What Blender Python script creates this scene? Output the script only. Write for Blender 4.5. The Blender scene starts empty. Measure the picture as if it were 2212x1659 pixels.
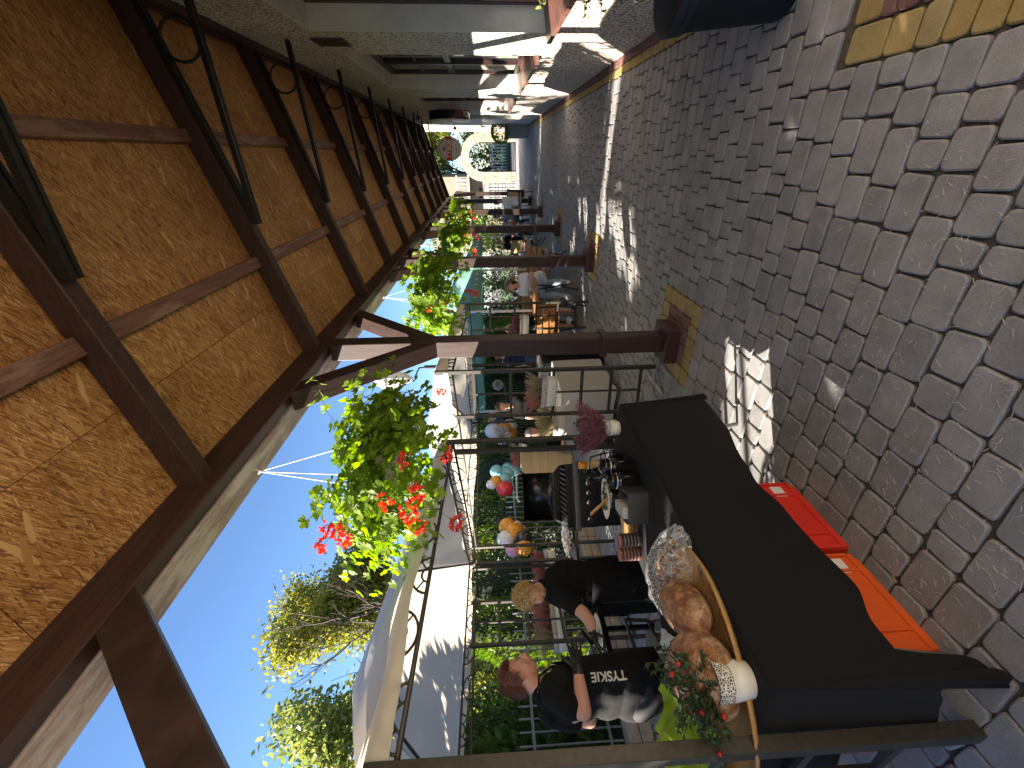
import bpy, bmesh, math, random
from mathutils import Vector, Matrix, Quaternion, noise
random.seed(11)
R = math.radians
S = bpy.context.scene
COL = S.collection

# ---------------------------------------------------------------- camera
# a phone held sideways: the picture lies on its side, world up points to the left
CM = ((-0.0042, -0.8797, -0.4756), (-0.0551, -0.4746, 0.8785), (-0.9985, 0.0299, -0.0465))
FPX, CX, CY, EYE = 915.9, 1106.0, 829.5, 1.6
cd = bpy.data.cameras.new('camera'); cam = bpy.data.objects.new('camera', cd); COL.objects.link(cam)
m = Matrix(((CM[0][0], -CM[0][1], -CM[0][2]), (CM[1][0], -CM[1][1], -CM[1][2]), (CM[2][0], -CM[2][1], -CM[2][2])))
mq = m.to_quaternion()
cam.matrix_world = Matrix.Translation((0, 0, EYE)) @ mq.to_matrix().to_4x4()
cd.sensor_width = 36.0; cd.lens = FPX / 2212 * 36; cd.clip_start = 0.02; cd.clip_end = 800
S.camera = cam

# ---------------------------------------------------------------- light
SUN = Vector((1.0, 0.61, -0.481)).normalized()          # the way sunlight travels
el = math.asin(-SUN.z); az = math.atan2(-SUN.x, -SUN.y)
w = bpy.data.worlds.new('World'); S.world = w; w.use_nodes = True
wn = w.node_tree.nodes; bg = wn['Background']
sky = wn.new('ShaderNodeTexSky'); sky.sky_type = 'NISHITA'; sky.sun_disc = False
sky.sun_elevation = el; sky.sun_rotation = az; sky.air_density = 1.0; sky.dust_density = 0.0; sky.ozone_density = 4.0; sky.altitude = 1500
w.node_tree.links.new(sky.outputs[0], bg.inputs[0]); bg.inputs[1].default_value = 0.047
sl = bpy.data.lights.new('sun', 'SUN'); so = bpy.data.objects.new('sun', sl); COL.objects.link(so)
sl.energy = 4.1; sl.angle = R(0.55); sl.color = (1.0, 0.9, 0.76)
so.rotation_mode = 'QUATERNION'; so.rotation_quaternion = SUN.to_track_quat('-Z', 'Y')
S.view_settings.view_transform = 'Standard'; S.view_settings.look = 'None'
S.view_settings.exposure = 2.7; S.view_settings.gamma = 1.0; S.view_settings.use_curve_mapping = False
S.render.engine = 'CYCLES'
S.cycles.max_bounces = 12; S.cycles.diffuse_bounces = 8; S.cycles.transparent_max_bounces = 12

# ---------------------------------------------------------------- pixel to place (pixels of the photograph at 2212 wide)
def ray(x, y):
    v = (x - CX, y - CY, FPX)
    return Vector([sum(CM[i][j] * v[j] for j in range(3)) for i in range(3)])
def on_z(x, y, z=0.0):
    r = ray(x, y); return Vector((0, 0, EYE)) + r * ((z - EYE) / r.z)
def on_x(x, y, X):
    r = ray(x, y); return Vector((0, 0, EYE)) + r * (X / r.x)
def on_y(x, y, Y):
    r = ray(x, y); return Vector((0, 0, EYE)) + r * (Y / r.y)
def crop(ox, oy, s):
    return lambda x, y: ((ox + x * s) / 1.8228, (oy + y * s) / 1.8228)

# ---------------------------------------------------------------- mesh helper
class MB:
    def __init__(s): s.v = []; s.f = []; s.smooth = False; s.at = None; s.mi = None
    def add(s, vs, fs):
        o = len(s.v); s.v += [Vector(v) for v in vs]; s.f += [tuple(i + o for i in f) for f in fs]; return s
    def box(s, c, d, rot=None):
        hx, hy, hz = d[0] / 2, d[1] / 2, d[2] / 2
        vs = [Vector((x, y, z)) for x in (-hx, hx) for y in (-hy, hy) for z in (-hz, hz)]
        if rot: vs = [rot @ v for v in vs]
        c = Vector(c)
        return s.add([v + c for v in vs], [(0, 1, 3, 2), (4, 6, 7, 5), (0, 4, 5, 1), (2, 3, 7, 6), (0, 2, 6, 4), (1, 5, 7, 3)])
    def ext(s, lo, hi):
        return s.box([(a + b) / 2 for a, b in zip(lo, hi)], [abs(b - a) for a, b in zip(lo, hi)])
    def cbox(s, lo, hi, ch):
        # box with chamfered edges
        lo = Vector(lo); hi = Vector(hi); c = (lo + hi) / 2; h = (hi - lo) / 2; vs = []
        idx = {}
        for sx in (-1, 1):
            for sy in (-1, 1):
                for sz in (-1, 1):
                    for a in range(3):
                        p = [sx * (h.x - ch), sy * (h.y - ch), sz * (h.z - ch)]
                        p[a] = (sx, sy, sz)[a] * h[a]
                        idx[(sx, sy, sz, a)] = len(vs); vs.append(c + Vector(p))
        fs = []
        for a in range(3):
            b1, b2 = [(1, 2), (0, 2), (0, 1)][a]
            for sg in (-1, 1):
                loop = []
                for (u, v_) in ((-1, -1), (1, -1), (1, 1), (-1, 1)):
                    k = [0, 0, 0]; k[a] = sg; k[b1] = u; k[b2] = v_
                    loop.append(idx[(k[0], k[1], k[2], a)])
                fs.append(tuple(loop))
        for a in range(3):
            b1, b2 = [(1, 2), (0, 2), (0, 1)][a]
            for u in (-1, 1):
                for v_ in (-1, 1):
                    k0 = [0, 0, 0]; k0[a] = -1; k0[b1] = u; k0[b2] = v_
                    k1 = list(k0); k1[a] = 1
                    fs.append((idx[(*k0, b1)], idx[(*k1, b1)], idx[(*k1, b2)], idx[(*k0, b2)]))
        for sx in (-1, 1):
            for sy in (-1, 1):
                for sz in (-1, 1):
                    fs.append(tuple(idx[(sx, sy, sz, a)] for a in range(3)))
        return s.add(vs, fs)
    def bar(s, p0, p1, w, h, up=(0, 0, 1)):
        p0 = Vector(p0); p1 = Vector(p1); d = (p1 - p0); L = d.length; d.normalize(); up = Vector(up)
        if abs(d.dot(up)) > 0.99: up = Vector((0, 1, 0))
        sd = d.cross(up).normalized(); u = sd.cross(d)
        vs = []
        for p in (p0, p1):
            for (a, b) in ((-1, -1), (1, -1), (1, 1), (-1, 1)): vs.append(p + sd * (a * w / 2) + u * (b * h / 2))
        return s.add(vs, [(0, 3, 2, 1), (4, 5, 6, 7), (0, 1, 5, 4), (1, 2, 6, 5), (2, 3, 7, 6), (3, 0, 4, 7)])
    def tube(s, pts, r, n=6, cap=True):
        pts = [Vector(p) for p in pts]; m_ = len(pts)
        rs = r if isinstance(r, (list, tuple)) else [r] * m_
        prev = None; vs = []
        for i, p in enumerate(pts):
            d = (pts[min(i + 1, m_ - 1)] - pts[max(i - 1, 0)])
            if d.length < 1e-9: d = Vector((0, 0, 1))
            d.normalize()
            if prev is None:
                a = Vector((0, 0, 1)) if abs(d.z) < 0.9 else Vector((1, 0, 0)); u = d.cross(a).normalized()
            else:
                u = (prev - d * prev.dot(d));
                u = u.normalized() if u.length > 1e-6 else d.orthogonal().normalized()
            prev = u; v_ = d.cross(u)
            for k in range(n):
                t = 2 * math.pi * k / n; vs.append(p + (u * math.cos(t) + v_ * math.sin(t)) * rs[i])
        fs = [(i * n + k, i * n + (k + 1) % n, (i + 1) * n + (k + 1) % n, (i + 1) * n + k) for i in range(m_ - 1) for k in range(n)]
        if cap: fs += [tuple(range(n))[::-1], tuple((m_ - 1) * n + k for k in range(n))]
        return s.add(vs, fs)
    def lathe(s, prof, c=(0, 0, 0), n=20, rot=None, sx=1, sy=1, cap=True):
        c = Vector(c); vs = []
        for (r, z) in prof:
            for k in range(n):
                t = 2 * math.pi * k / n; p = Vector((r * math.cos(t) * sx, r * math.sin(t) * sy, z))
                vs.append((rot @ p if rot else p) + c)
        m_ = len(prof)
        fs = [(i * n + k, i * n + (k + 1) % n, (i + 1) * n + (k + 1) % n, (i + 1) * n + k) for i in range(m_ - 1) for k in range(n)]
        if cap: fs += [tuple(range(n))[::-1], tuple((m_ - 1) * n + k for k in range(n))]
        return s.add(vs, fs)
    def ell(s, c, r, nu=12, nv=8, rot=None, fn=None):
        c = Vector(c); vs = [Vector((0, 0, -1))]
        for j in range(1, nv):
            ph = -math.pi / 2 + math.pi * j / nv
            for k in range(nu):
                t = 2 * math.pi * k / nu; vs.append(Vector((math.cos(ph) * math.cos(t), math.cos(ph) * math.sin(t), math.sin(ph))))
        vs.append(Vector((0, 0, 1))); out = []
        for p in vs:
            q = Vector((p.x * r[0], p.y * r[1], p.z * r[2]))
            if fn: q = fn(p, q)
            out.append((rot @ q if rot else q) + c)
        fs = [(0, 1 + (k + 1) % nu, 1 + k) for k in range(nu)]
        for j in range(nv - 2):
            for k in range(nu):
                a = 1 + j * nu + k; b = 1 + j * nu + (k + 1) % nu; fs.append((a, b, b + nu, a + nu))
        L = len(vs) - 1; o = 1 + (nv - 2) * nu
        fs += [(o + k, o + (k + 1) % nu, L) for k in range(nu)]
        return s.add(out, fs)
    def prism(s, poly, o, ax, ay, t):
        # polygon (2D) laid at o along ax, ay and pushed t along the normal
        o = Vector(o); ax = Vector(ax); ay = Vector(ay); nrm = ax.cross(ay).normalized() * t; n = len(poly)
        vs = [o + ax * p[0] + ay * p[1] for p in poly] + [o + ax * p[0] + ay * p[1] + nrm for p in poly]
        return s.add(vs, [tuple(range(n))[::-1], tuple(range(n, 2 * n))] + [(i, (i + 1) % n, n + (i + 1) % n, n + i) for i in range(n)])
    def grid(s, fn, nu, nv):
        o = [fn(i / nu, j / nv) for j in range(nv + 1) for i in range(nu + 1)]
        return s.add(o, [(j * (nu + 1) + i, j * (nu + 1) + i + 1, (j + 1) * (nu + 1) + i + 1, (j + 1) * (nu + 1) + i) for j in range(nv) for i in range(nu)])
    def mesh(s, name, mat=None, smooth=None, fix=False):
        me = bpy.data.meshes.new(name); me.from_pydata([tuple(v) for v in s.v], [], s.f)
        if mat:
            for q in (mat if isinstance(mat, (list, tuple)) else [mat]): me.materials.append(q)
        if s.mi: me.polygons.foreach_set('material_index', s.mi)
        if s.at:
            a_ = me.attributes.new('rnd', 'FLOAT', 'FACE'); a_.data.foreach_set('value', s.at)
        if fix:
            bm = bmesh.new(); bm.from_mesh(me); bmesh.ops.recalc_face_normals(bm, faces=bm.faces); bm.to_mesh(me); bm.free()
        if smooth if smooth is not None else s.smooth:
            me.polygons.foreach_set('use_smooth', [True] * len(me.polygons))
        me.update(); return me
    def build(s, name, mat=None, parent=None, smooth=None, loc=None, fix=True):
        ob = bpy.data.objects.new(name, s.mesh(name, mat, smooth, fix)); COL.objects.link(ob)
        if parent: ob.parent = parent
        if loc: ob.location = loc
        return ob

def bevel(ob, wd=0.004, seg=1, ang=40):
    md = ob.modifiers.new('bevel', 'BEVEL'); md.width = wd; md.segments = seg; md.limit_method = 'ANGLE'; md.angle_limit = R(ang); return ob
def tag(o, label=None, cat=None, group=None, kind=None):
    if label: o['label'] = label
    if cat: o['category'] = cat
    if group: o['group'] = group
    if kind: o['kind'] = kind
    return o
def empty(name, loc=(0, 0, 0), label=None, cat=None, group=None, rz=0):
    o = bpy.data.objects.new(name, None); COL.objects.link(o); o.location = loc; o.rotation_euler.z = rz
    o.empty_display_size = 0.05
    return tag(o, label, cat, group)
def copy_tree(o, parent=None):
    c_ = o.copy(); COL.objects.link(c_); c_.parent = parent
    for ch in list(o.children): copy_tree(ch, c_)
    return c_
def keep(ob, parent):
    # parent a part built in world coordinates under an Empty that was moved
    ob.parent = parent; ob.matrix_parent_inverse = Matrix.Translation(parent.location).inverted() if parent.rotation_euler.z == 0 else (Matrix.Translation(parent.location) @ parent.rotation_euler.to_matrix().to_4x4()).inverted(); return ob
def lerp(a, b, t): return a + (b - a) * t

# ---------------------------------------------------------------- materials
MT = {}
def nodes(name):
    mt = bpy.data.materials.new(name); mt.use_nodes = True; nt = mt.node_tree
    b = nt.nodes['Principled BSDF']; MT[name] = mt
    return mt, nt, b
def N(nt, kind, **kw):
    n = nt.nodes.new(kind)
    for k_, v_ in kw.items():
        if k_.startswith('i_'):
            n.inputs[int(k_[2:]) if k_[2:].isdigit() else k_[2:]].default_value = v_
        else: setattr(n, k_, v_)
    return n
def ramp(nt, stops, interp='LINEAR'):
    n = nt.nodes.new('ShaderNodeValToRGB'); n.color_ramp.interpolation = interp; e = n.color_ramp.elements
    while len(e) < len(stops): e.new(0.5)
    for q, (p, c_) in zip(e, stops): q.position = p; q.color = (*c_, 1) if len(c_) == 3 else c_
    return n
def coords(nt, scale=(1, 1, 1), rot=(0, 0, 0), kind='Object'):
    t = nt.nodes.new('ShaderNodeTexCoord'); mp = nt.nodes.new('ShaderNodeMapping')
    mp.inputs['Scale'].default_value = scale; mp.inputs['Rotation'].default_value = rot
    nt.links.new(t.outputs[kind], mp.inputs[0]); return mp
def plain(name, col, rough=0.6, var=0.25, scale=8.0, bump=0.0, bscale=None, metal=0.0, rnd=0.0, spec=0.5, stretch=(1, 1, 1), trans=0.0, sheen=0.0, coat=0.0, alpha=1.0, sss=0.0):
    mt, nt, b = nodes(name); L = nt.links.new
    mp = coords(nt, stretch)
    nz = N(nt, 'ShaderNodeTexNoise'); nz.inputs['Scale'].default_value = scale; nz.inputs['Detail'].default_value = 6; nz.inputs['Roughness'].default_value = 0.6
    L(mp.outputs[0], nz.inputs['Vector'])
    lo = tuple(max(0, c_ * (1 - var)) for c_ in col); hi = tuple(min(1, c_ * (1 + var)) for c_ in col)
    rp = ramp(nt, [(0.3, lo), (0.7, hi)]); L(nz.outputs[0], rp.inputs[0]); out = rp.outputs[0]
    if rnd:
        oi = N(nt, 'ShaderNodeObjectInfo'); at = N(nt, 'ShaderNodeAttribute'); at.attribute_name = 'rnd'
        ad = N(nt, 'ShaderNodeMath', operation='ADD'); L(oi.outputs['Random'], ad.inputs[0]); L(at.outputs['Fac'], ad.inputs[1])
        fr = N(nt, 'ShaderNodeMath', operation='FRACT'); L(ad.outputs[0], fr.inputs[0])
        mr = N(nt, 'ShaderNodeMapRange'); mr.inputs[3].default_value = 1 - rnd; mr.inputs[4].default_value = 1 + rnd; L(fr.outputs[0], mr.inputs[0])
        hs = N(nt, 'ShaderNodeHueSaturation'); L(mr.outputs[0], hs.inputs['Value']); L(out, hs.inputs['Color']); out = hs.outputs[0]
    L(out, b.inputs['Base Color'])
    b.inputs['Roughness'].default_value = rough; b.inputs['Metallic'].default_value = metal
    b.inputs['Specular IOR Level'].default_value = spec
    if trans: b.inputs['Transmission Weight'].default_value = trans
    if sheen: b.inputs['Sheen Weight'].default_value = sheen
    if coat: b.inputs['Coat Weight'].default_value = coat; b.inputs['Coat Roughness'].default_value = 0.2
    if sss: b.inputs['Subsurface Weight'].default_value = sss; b.inputs['Subsurface Radius'].default_value = (0.01, 0.004, 0.002)
    if alpha < 1: b.inputs['Alpha'].default_value = alpha
    if bump:
        nb = N(nt, 'ShaderNodeTexNoise'); nb.inputs['Scale'].default_value = bscale or scale * 4; nb.inputs['Detail'].default_value = 4
        L(mp.outputs[0], nb.inputs['Vector'])
        bp = N(nt, 'ShaderNodeBump'); bp.inputs['Strength'].default_value = bump; bp.inputs['Distance'].default_value = 0.01
        L(nb.outputs[0], bp.inputs['Height']); L(bp.outputs[0], b.inputs['Normal'])
    return mt
def leafy(name, col, col2, trans=0.35, rough=0.45, rnd=0.3):
    # thin leaf: diffuse plus light coming through
    mt, nt, b = nodes(name); L = nt.links.new
    oi = N(nt, 'ShaderNodeObjectInfo'); at = N(nt, 'ShaderNodeAttribute'); at.attribute_name = 'rnd'
    ad = N(nt, 'ShaderNodeMath', operation='ADD'); L(oi.outputs['Random'], ad.inputs[0]); L(at.outputs['Fac'], ad.inputs[1])
    fr = N(nt, 'ShaderNodeMath', operation='FRACT'); L(ad.outputs[0], fr.inputs[0])
    rp = ramp(nt, [(0.0, col), (1.0, col2)]); L(fr.outputs[0], rp.inputs[0])
    L(rp.outputs[0], b.inputs['Base Color']); b.inputs['Roughness'].default_value = rough; b.inputs['Specular IOR Level'].default_value = 0.35
    tr = N(nt, 'ShaderNodeBsdfTranslucent')
    hs = N(nt, 'ShaderNodeHueSaturation'); hs.inputs['Saturation'].default_value = 1.15; hs.inputs['Value'].default_value = 1.6; L(rp.outputs[0], hs.inputs['Color']); L(hs.outputs[0], tr.inputs[0])
    mx = N(nt, 'ShaderNodeMixShader'); mx.inputs[0].default_value = trans
    L(b.outputs[0], mx.inputs[1]); L(tr.outputs[0], mx.inputs[2]); L(mx.outputs[0], nt.nodes['Material Output'].inputs[0])
    return mt
def wood(name, col, rough=0.55, grain=(3, 60, 60), var=0.35, bump=0.25, wear=None, wearamt=0.55):
    mt, nt, b = nodes(name); L = nt.links.new
    oi = N(nt, 'ShaderNodeObjectInfo'); mp = coords(nt, grain)
    ml = N(nt, 'ShaderNodeVectorMath', operation='SCALE'); L(oi.outputs['Random'], ml.inputs['Scale']); ml.inputs[0].default_value = (37, 19, 53)
    av = N(nt, 'ShaderNodeVectorMath', operation='ADD'); L(mp.outputs[0], av.inputs[0]); L(ml.outputs[0], av.inputs[1])
    nz = N(nt, 'ShaderNodeTexNoise'); nz.inputs['Scale'].default_value = 1.0; nz.inputs['Detail'].default_value = 8; nz.inputs['Roughness'].default_value = 0.62; nz.inputs['Distortion'].default_value = 0.6
    L(av.outputs[0], nz.inputs['Vector'])
    rp = ramp(nt, [(0.3, tuple(c_ * (1 - var) for c_ in col)), (0.7, tuple(c_ * (1 + var) for c_ in col))]); L(nz.outputs[0], rp.inputs[0]); out = rp.outputs[0]
    if wear:
        mp2 = coords(nt, tuple(min(6, max(1.2, q * 0.12)) for q in grain)); n2 = N(nt, 'ShaderNodeTexNoise'); n2.inputs['Scale'].default_value = 2.0; n2.inputs['Detail'].default_value = 9; n2.inputs['Roughness'].default_value = 0.7
        L(mp2.outputs[0], n2.inputs['Vector'])
        r2 = ramp(nt, [(wearamt, (0, 0, 0)), (wearamt + 0.12, (1, 1, 1))]); L(n2.outputs[0], r2.inputs[0])
        mx = N(nt, 'ShaderNodeMix', data_type='RGBA'); L(r2.outputs[0], mx.inputs[0]); L(out, mx.inputs[6]); mx.inputs[7].default_value = (*wear, 1); out = mx.outputs[2]
    L(out, b.inputs['Base Color']); b.inputs['Roughness'].default_value = rough; b.inputs['Specular IOR Level'].default_value = 0.4
    bp = N(nt, 'ShaderNodeBump'); bp.inputs['Strength'].default_value = bump; bp.inputs['Distance'].default_value = 0.004
    L(nz.outputs[0], bp.inputs['Height']); L(bp.outputs[0], b.inputs['Normal'])
    return mt
# ================================================================ MATERIALS OF THE BUILDING
def make_osb():
    mt, nt, b = nodes('osb'); L = nt.links.new
    oi = N(nt, 'ShaderNodeObjectInfo')
    tc = N(nt, 'ShaderNodeTexCoord')
    ml = N(nt, 'ShaderNodeVectorMath', operation='SCALE'); L(oi.outputs['Random'], ml.inputs['Scale']); ml.inputs[0].default_value = (11, 17, 0)
    av = N(nt, 'ShaderNodeVectorMath', operation='ADD'); L(tc.outputs['Object'], av.inputs[0]); L(ml.outputs[0], av.inputs[1])
    # bend the strands so that they do not all run the same way
    wn_ = N(nt, 'ShaderNodeTexNoise'); wn_.inputs['Scale'].default_value = 5.0; wn_.inputs['Detail'].default_value = 2; L(av.outputs[0], wn_.inputs['Vector'])
    ws = N(nt, 'ShaderNodeVectorMath', operation='SCALE'); ws.inputs['Scale'].default_value = 0.05; L(wn_.outputs['Color'], ws.inputs[0])
    aw = N(nt, 'ShaderNodeVectorMath', operation='ADD'); L(av.outputs[0], aw.inputs[0]); L(ws.outputs[0], aw.inputs[1])
    layers = []
    for sc, rot in (((12, 115, 0), 0.10), ((20, 185, 0), -0.28), ((30, 250, 0), 0.42)):
        mp = N(nt, 'ShaderNodeMapping'); mp.inputs['Scale'].default_value = sc; L(aw.outputs[0], mp.inputs[0])
        r0 = N(nt, 'ShaderNodeVectorRotate', rotation_type='Z_AXIS'); r0.inputs['Angle'].default_value = rot; L(aw.outputs[0], r0.inputs[0]); L(r0.outputs[0], mp.inputs[0])
        vo = N(nt, 'ShaderNodeTexVoronoi'); vo.feature = 'F1'; vo.inputs['Scale'].default_value = 1.0; vo.inputs['Randomness'].default_value = 1.0; vo.voronoi_dimensions = '2D'
        L(mp.outputs[0], vo.inputs['Vector'])
        sp = N(nt, 'ShaderNodeSeparateColor'); L(vo.outputs['Color'], sp.inputs[0]); layers.append((sp.outputs[0], vo.outputs['Distance'], sp.outputs[1]))
    cols = [(0.0, (0.20, 0.080, 0.024)), (0.25, (0.40, 0.18, 0.058)), (0.6, (0.56, 0.285, 0.10)), (0.88, (0.68, 0.385, 0.15)), (1.0, (0.82, 0.55, 0.27))]
    o = None
    for i, (fac, dist, sel) in enumerate(layers):
        rp = ramp(nt, cols); L(fac, rp.inputs[0])
        if o is None: o = rp.outputs[0]
        else:
            gt = N(nt, 'ShaderNodeMath', operation='GREATER_THAN'); L(sel, gt.inputs[0]); gt.inputs[1].default_value = 0.42
            mx = N(nt, 'ShaderNodeMix', data_type='RGBA'); L(gt.outputs[0], mx.inputs[0]); L(o, mx.inputs[6]); L(rp.outputs[0], mx.inputs[7]); o = mx.outputs[2]
    # a few wide pale flakes
    for ang_, sc_ in ((0.2, (4.5, 30, 0)), (-.5, (6, 36, 0))):
        r0 = N(nt, 'ShaderNodeVectorRotate', rotation_type='Z_AXIS'); r0.inputs['Angle'].default_value = ang_; L(aw.outputs[0], r0.inputs[0])
        mp = N(nt, 'ShaderNodeMapping'); mp.inputs['Scale'].default_value = sc_; L(r0.outputs[0], mp.inputs[0])
        vo = N(nt, 'ShaderNodeTexVoronoi'); vo.feature = 'F1'; vo.voronoi_dimensions = '2D'; vo.inputs['Scale'].default_value = 1.0; L(mp.outputs[0], vo.inputs['Vector'])
        sp = N(nt, 'ShaderNodeSeparateColor'); L(vo.outputs['Color'], sp.inputs[0]); gt = N(nt, 'ShaderNodeMath', operation='GREATER_THAN'); L(sp.outputs[1], gt.inputs[0]); gt.inputs[1].default_value = 0.968
        ls = N(nt, 'ShaderNodeMath', operation='LESS_THAN'); L(vo.outputs['Distance'], ls.inputs[0]); ls.inputs[1].default_value = 0.42; ml_ = N(nt, 'ShaderNodeMath', operation='MULTIPLY'); L(gt.outputs[0], ml_.inputs[0]); L(ls.outputs[0], ml_.inputs[1])
        rp = ramp(nt, [(0.0, (0.5, 0.24, 0.07)), (1.0, (0.86, 0.56, 0.25))]); L(sp.outputs[0], rp.inputs[0])
        mx = N(nt, 'ShaderNodeMix', data_type='RGBA'); L(ml_.outputs[0], mx.inputs[0]); L(o, mx.inputs[6]); L(rp.outputs[0], mx.inputs[7]); o = mx.outputs[2]
    # weathered, darker areas with a shape of their own
    st = N(nt, 'ShaderNodeTexNoise'); st.inputs['Scale'].default_value = 1.4; st.inputs['Detail'].default_value = 6; L(av.outputs[0], st.inputs['Vector'])
    sr = ramp(nt, [(0.35, (0.72, 0.66, 0.6)), (0.6, (1, 1, 1))]); L(st.outputs[0], sr.inputs[0])
    mu = N(nt, 'ShaderNodeMix', data_type='RGBA', blend_type='MULTIPLY'); mu.inputs[0].default_value = 1; L(o, mu.inputs[6]); L(sr.outputs[0], mu.inputs[7])
    L(mu.outputs[2], b.inputs['Base Color']); b.inputs['Roughness'].default_value = 0.62; b.inputs['Specular IOR Level'].default_value = 0.3
    bp = N(nt, 'ShaderNodeBump'); bp.inputs['Strength'].default_value = 0.35; bp.inputs['Distance'].default_value = 0.004
    L(layers[1][0], bp.inputs['Height']); L(bp.outputs[0], b.inputs['Normal'])
make_osb()
def make_pebble(name, stops, scale=95.0, bump=0.9):
    mt, nt, b = nodes(name); L = nt.links.new
    mp = coords(nt)
    vo = N(nt, 'ShaderNodeTexVoronoi'); vo.inputs['Scale'].default_value = scale; L(mp.outputs[0], vo.inputs['Vector'])
    sp = N(nt, 'ShaderNodeSeparateColor'); L(vo.outputs['Color'], sp.inputs[0])
    rp = ramp(nt, stops); L(sp.outputs[0], rp.inputs[0])
    dk = ramp(nt, [(0.45, (1, 1, 1)), (0.8, (0.35, 0.33, 0.3))]); L(vo.outputs['Distance'], dk.inputs[0])
    nz = N(nt, 'ShaderNodeTexNoise'); nz.inputs['Scale'].default_value = 1.3; nz.inputs['Detail'].default_value = 7; L(mp.outputs[0], nz.inputs['Vector'])
    nr = ramp(nt, [(0.3, (0.82, 0.8, 0.77)), (0.7, (1.08, 1.06, 1.03))]); L(nz.outputs[0], nr.inputs[0])
    m1 = N(nt, 'ShaderNodeMix', data_type='RGBA', blend_type='MULTIPLY'); m1.inputs[0].default_value = 1; L(rp.outputs[0], m1.inputs[6]); L(dk.outputs[0], m1.inputs[7])
    m2 = N(nt, 'ShaderNodeMix', data_type='RGBA', blend_type='MULTIPLY'); m2.inputs[0].default_value = 1; L(m1.outputs[2], m2.inputs[6]); L(nr.outputs[0], m2.inputs[7])
    L(m2.outputs[2], b.inputs['Base Color']); b.inputs['Roughness'].default_value = 0.85
    bp = N(nt, 'ShaderNodeBump'); bp.inputs['Strength'].default_value = bump; bp.inputs['Distance'].default_value = 0.006; bp.invert = True
    L(vo.outputs['Distance'], bp.inputs['Height']); L(bp.outputs[0], b.inputs['Normal'])
    return mt
make_pebble('pebble_wall', [(0.0, (0.30, 0.275, 0.22)), (0.25, (0.56, 0.53, 0.44)), (0.6, (0.72, 0.69, 0.59)), (1.0, (0.86, 0.83, 0.74))], 62)
make_pebble('pebble_plinth', [(0.0, (0.18, 0.155, 0.14)), (0.3, (0.42, 0.36, 0.32)), (0.6, (0.60, 0.52, 0.46)), (1.0, (0.78, 0.72, 0.64))], 60)
plain('plaster', (0.66, 0.64, 0.56), 0.9, 0.14, 3, 0.35, 120)
wood('beam_along_y', (0.052, 0.025, 0.020), grain=(60, 3, 60), var=0.45)
wood('beam_along_x', (0.052, 0.025, 0.020), grain=(3, 60, 60), var=0.45)
wood('beam_along_z', (0.040, 0.021, 0.017), grain=(55, 55, 3), var=0.5, wear=(0.20, 0.13, 0.11), wearamt=0.66)
wood('brace_wood', (0.040, 0.021, 0.017), grain=(50, 7, 7), var=0.5, wear=(0.2, 0.13, 0.11), wearamt=0.68)
wood('lit_plate_wood', (0.34, 0.25, 0.23), grain=(60, 3, 60), var=0.25, wear=(0.55, 0.50, 0.46), wearamt=0.45)  # pale tone stands for light bounced onto the plate's underside
wood('batten_wood', (0.20, 0.095, 0.07), grain=(60, 4, 60), var=0.4, wear=(0.34, 0.21, 0.16), wearamt=0.5)
plain('black_steel', (0.012, 0.011, 0.010), 0.45, 0.4, 30, 0.1, metal=0.2)
plain('dark_frame', (0.035, 0.015, 0.012), 0.4, 0.3, 30)
plain('sill_tile', (0.13, 0.06, 0.045), 0.35, 0.25, 12, rnd=0.15)
plain('grout', (0.12, 0.07, 0.05), 0.9)
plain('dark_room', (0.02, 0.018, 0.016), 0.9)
mt, nt, b = nodes('window_glass'); b.inputs['Base Color'].default_value = (0.02, 0.022, 0.022, 1); b.inputs['Roughness'].default_value = 0.04; b.inputs['Specular IOR Level'].default_value = 0.7
plain('plaque_tile', (0.045, 0.03, 0.026), 0.5, 0.3, 40)
plain('white_paint', (0.72, 0.70, 0.66), 0.5, 0.08, 20)

# ================================================================ ROOF OVER THE PATH
XE, XW = -1.40, 1.0                 # inner face of the wall plate, face of the house wall
ZE, ZW = 3.035, 3.86                # underside of the rafters there
SK = 0.34                           # the rafters are not quite square to the wall
SLOPE = (ZW - ZE) / (XW - XE)
Y0R, DYR = 3.36, 1.63
def zr(x): return ZE + SLOPE * (x - XE)
def yr(k_, x): return Y0R + DYR * k_ + SK * (x - XE) / (XW - XE)
roof = empty('lean_to_roof', (0, 3.4, 0), 'lean-to timber roof with chipboard ceiling over the paved path', 'roof')
RD = 0.13                            # rafter depth
K0, K1 = -3, 9
nrm = Vector((-SLOPE, 0, 1)).normalized()
def roof_pt(k_, x, up): return Vector((x, yr(k_, x), zr(x) + up * math.sqrt(1 + SLOPE * SLOPE)))
for k_ in range(K0, K1 + 1):
    mb = MB(); wd = 0.045
    for x in (-1.615, XW + 0.0):
        for (dy_, up) in ((-wd, 0), (wd, 0), (wd, RD), (-wd, RD)):
            p = roof_pt(k_, x, up); p.y += dy_; mb.v.append(p)
    mb.f = [(0, 1, 2, 3), (7, 6, 5, 4), (0, 4, 5, 1), (1, 5, 6, 2), (2, 6, 7, 3), (3, 7, 4, 0)]
    o = mb.build('rafter', MT['beam_along_x']); bevel(o, 0.005); keep(o, roof)
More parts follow.
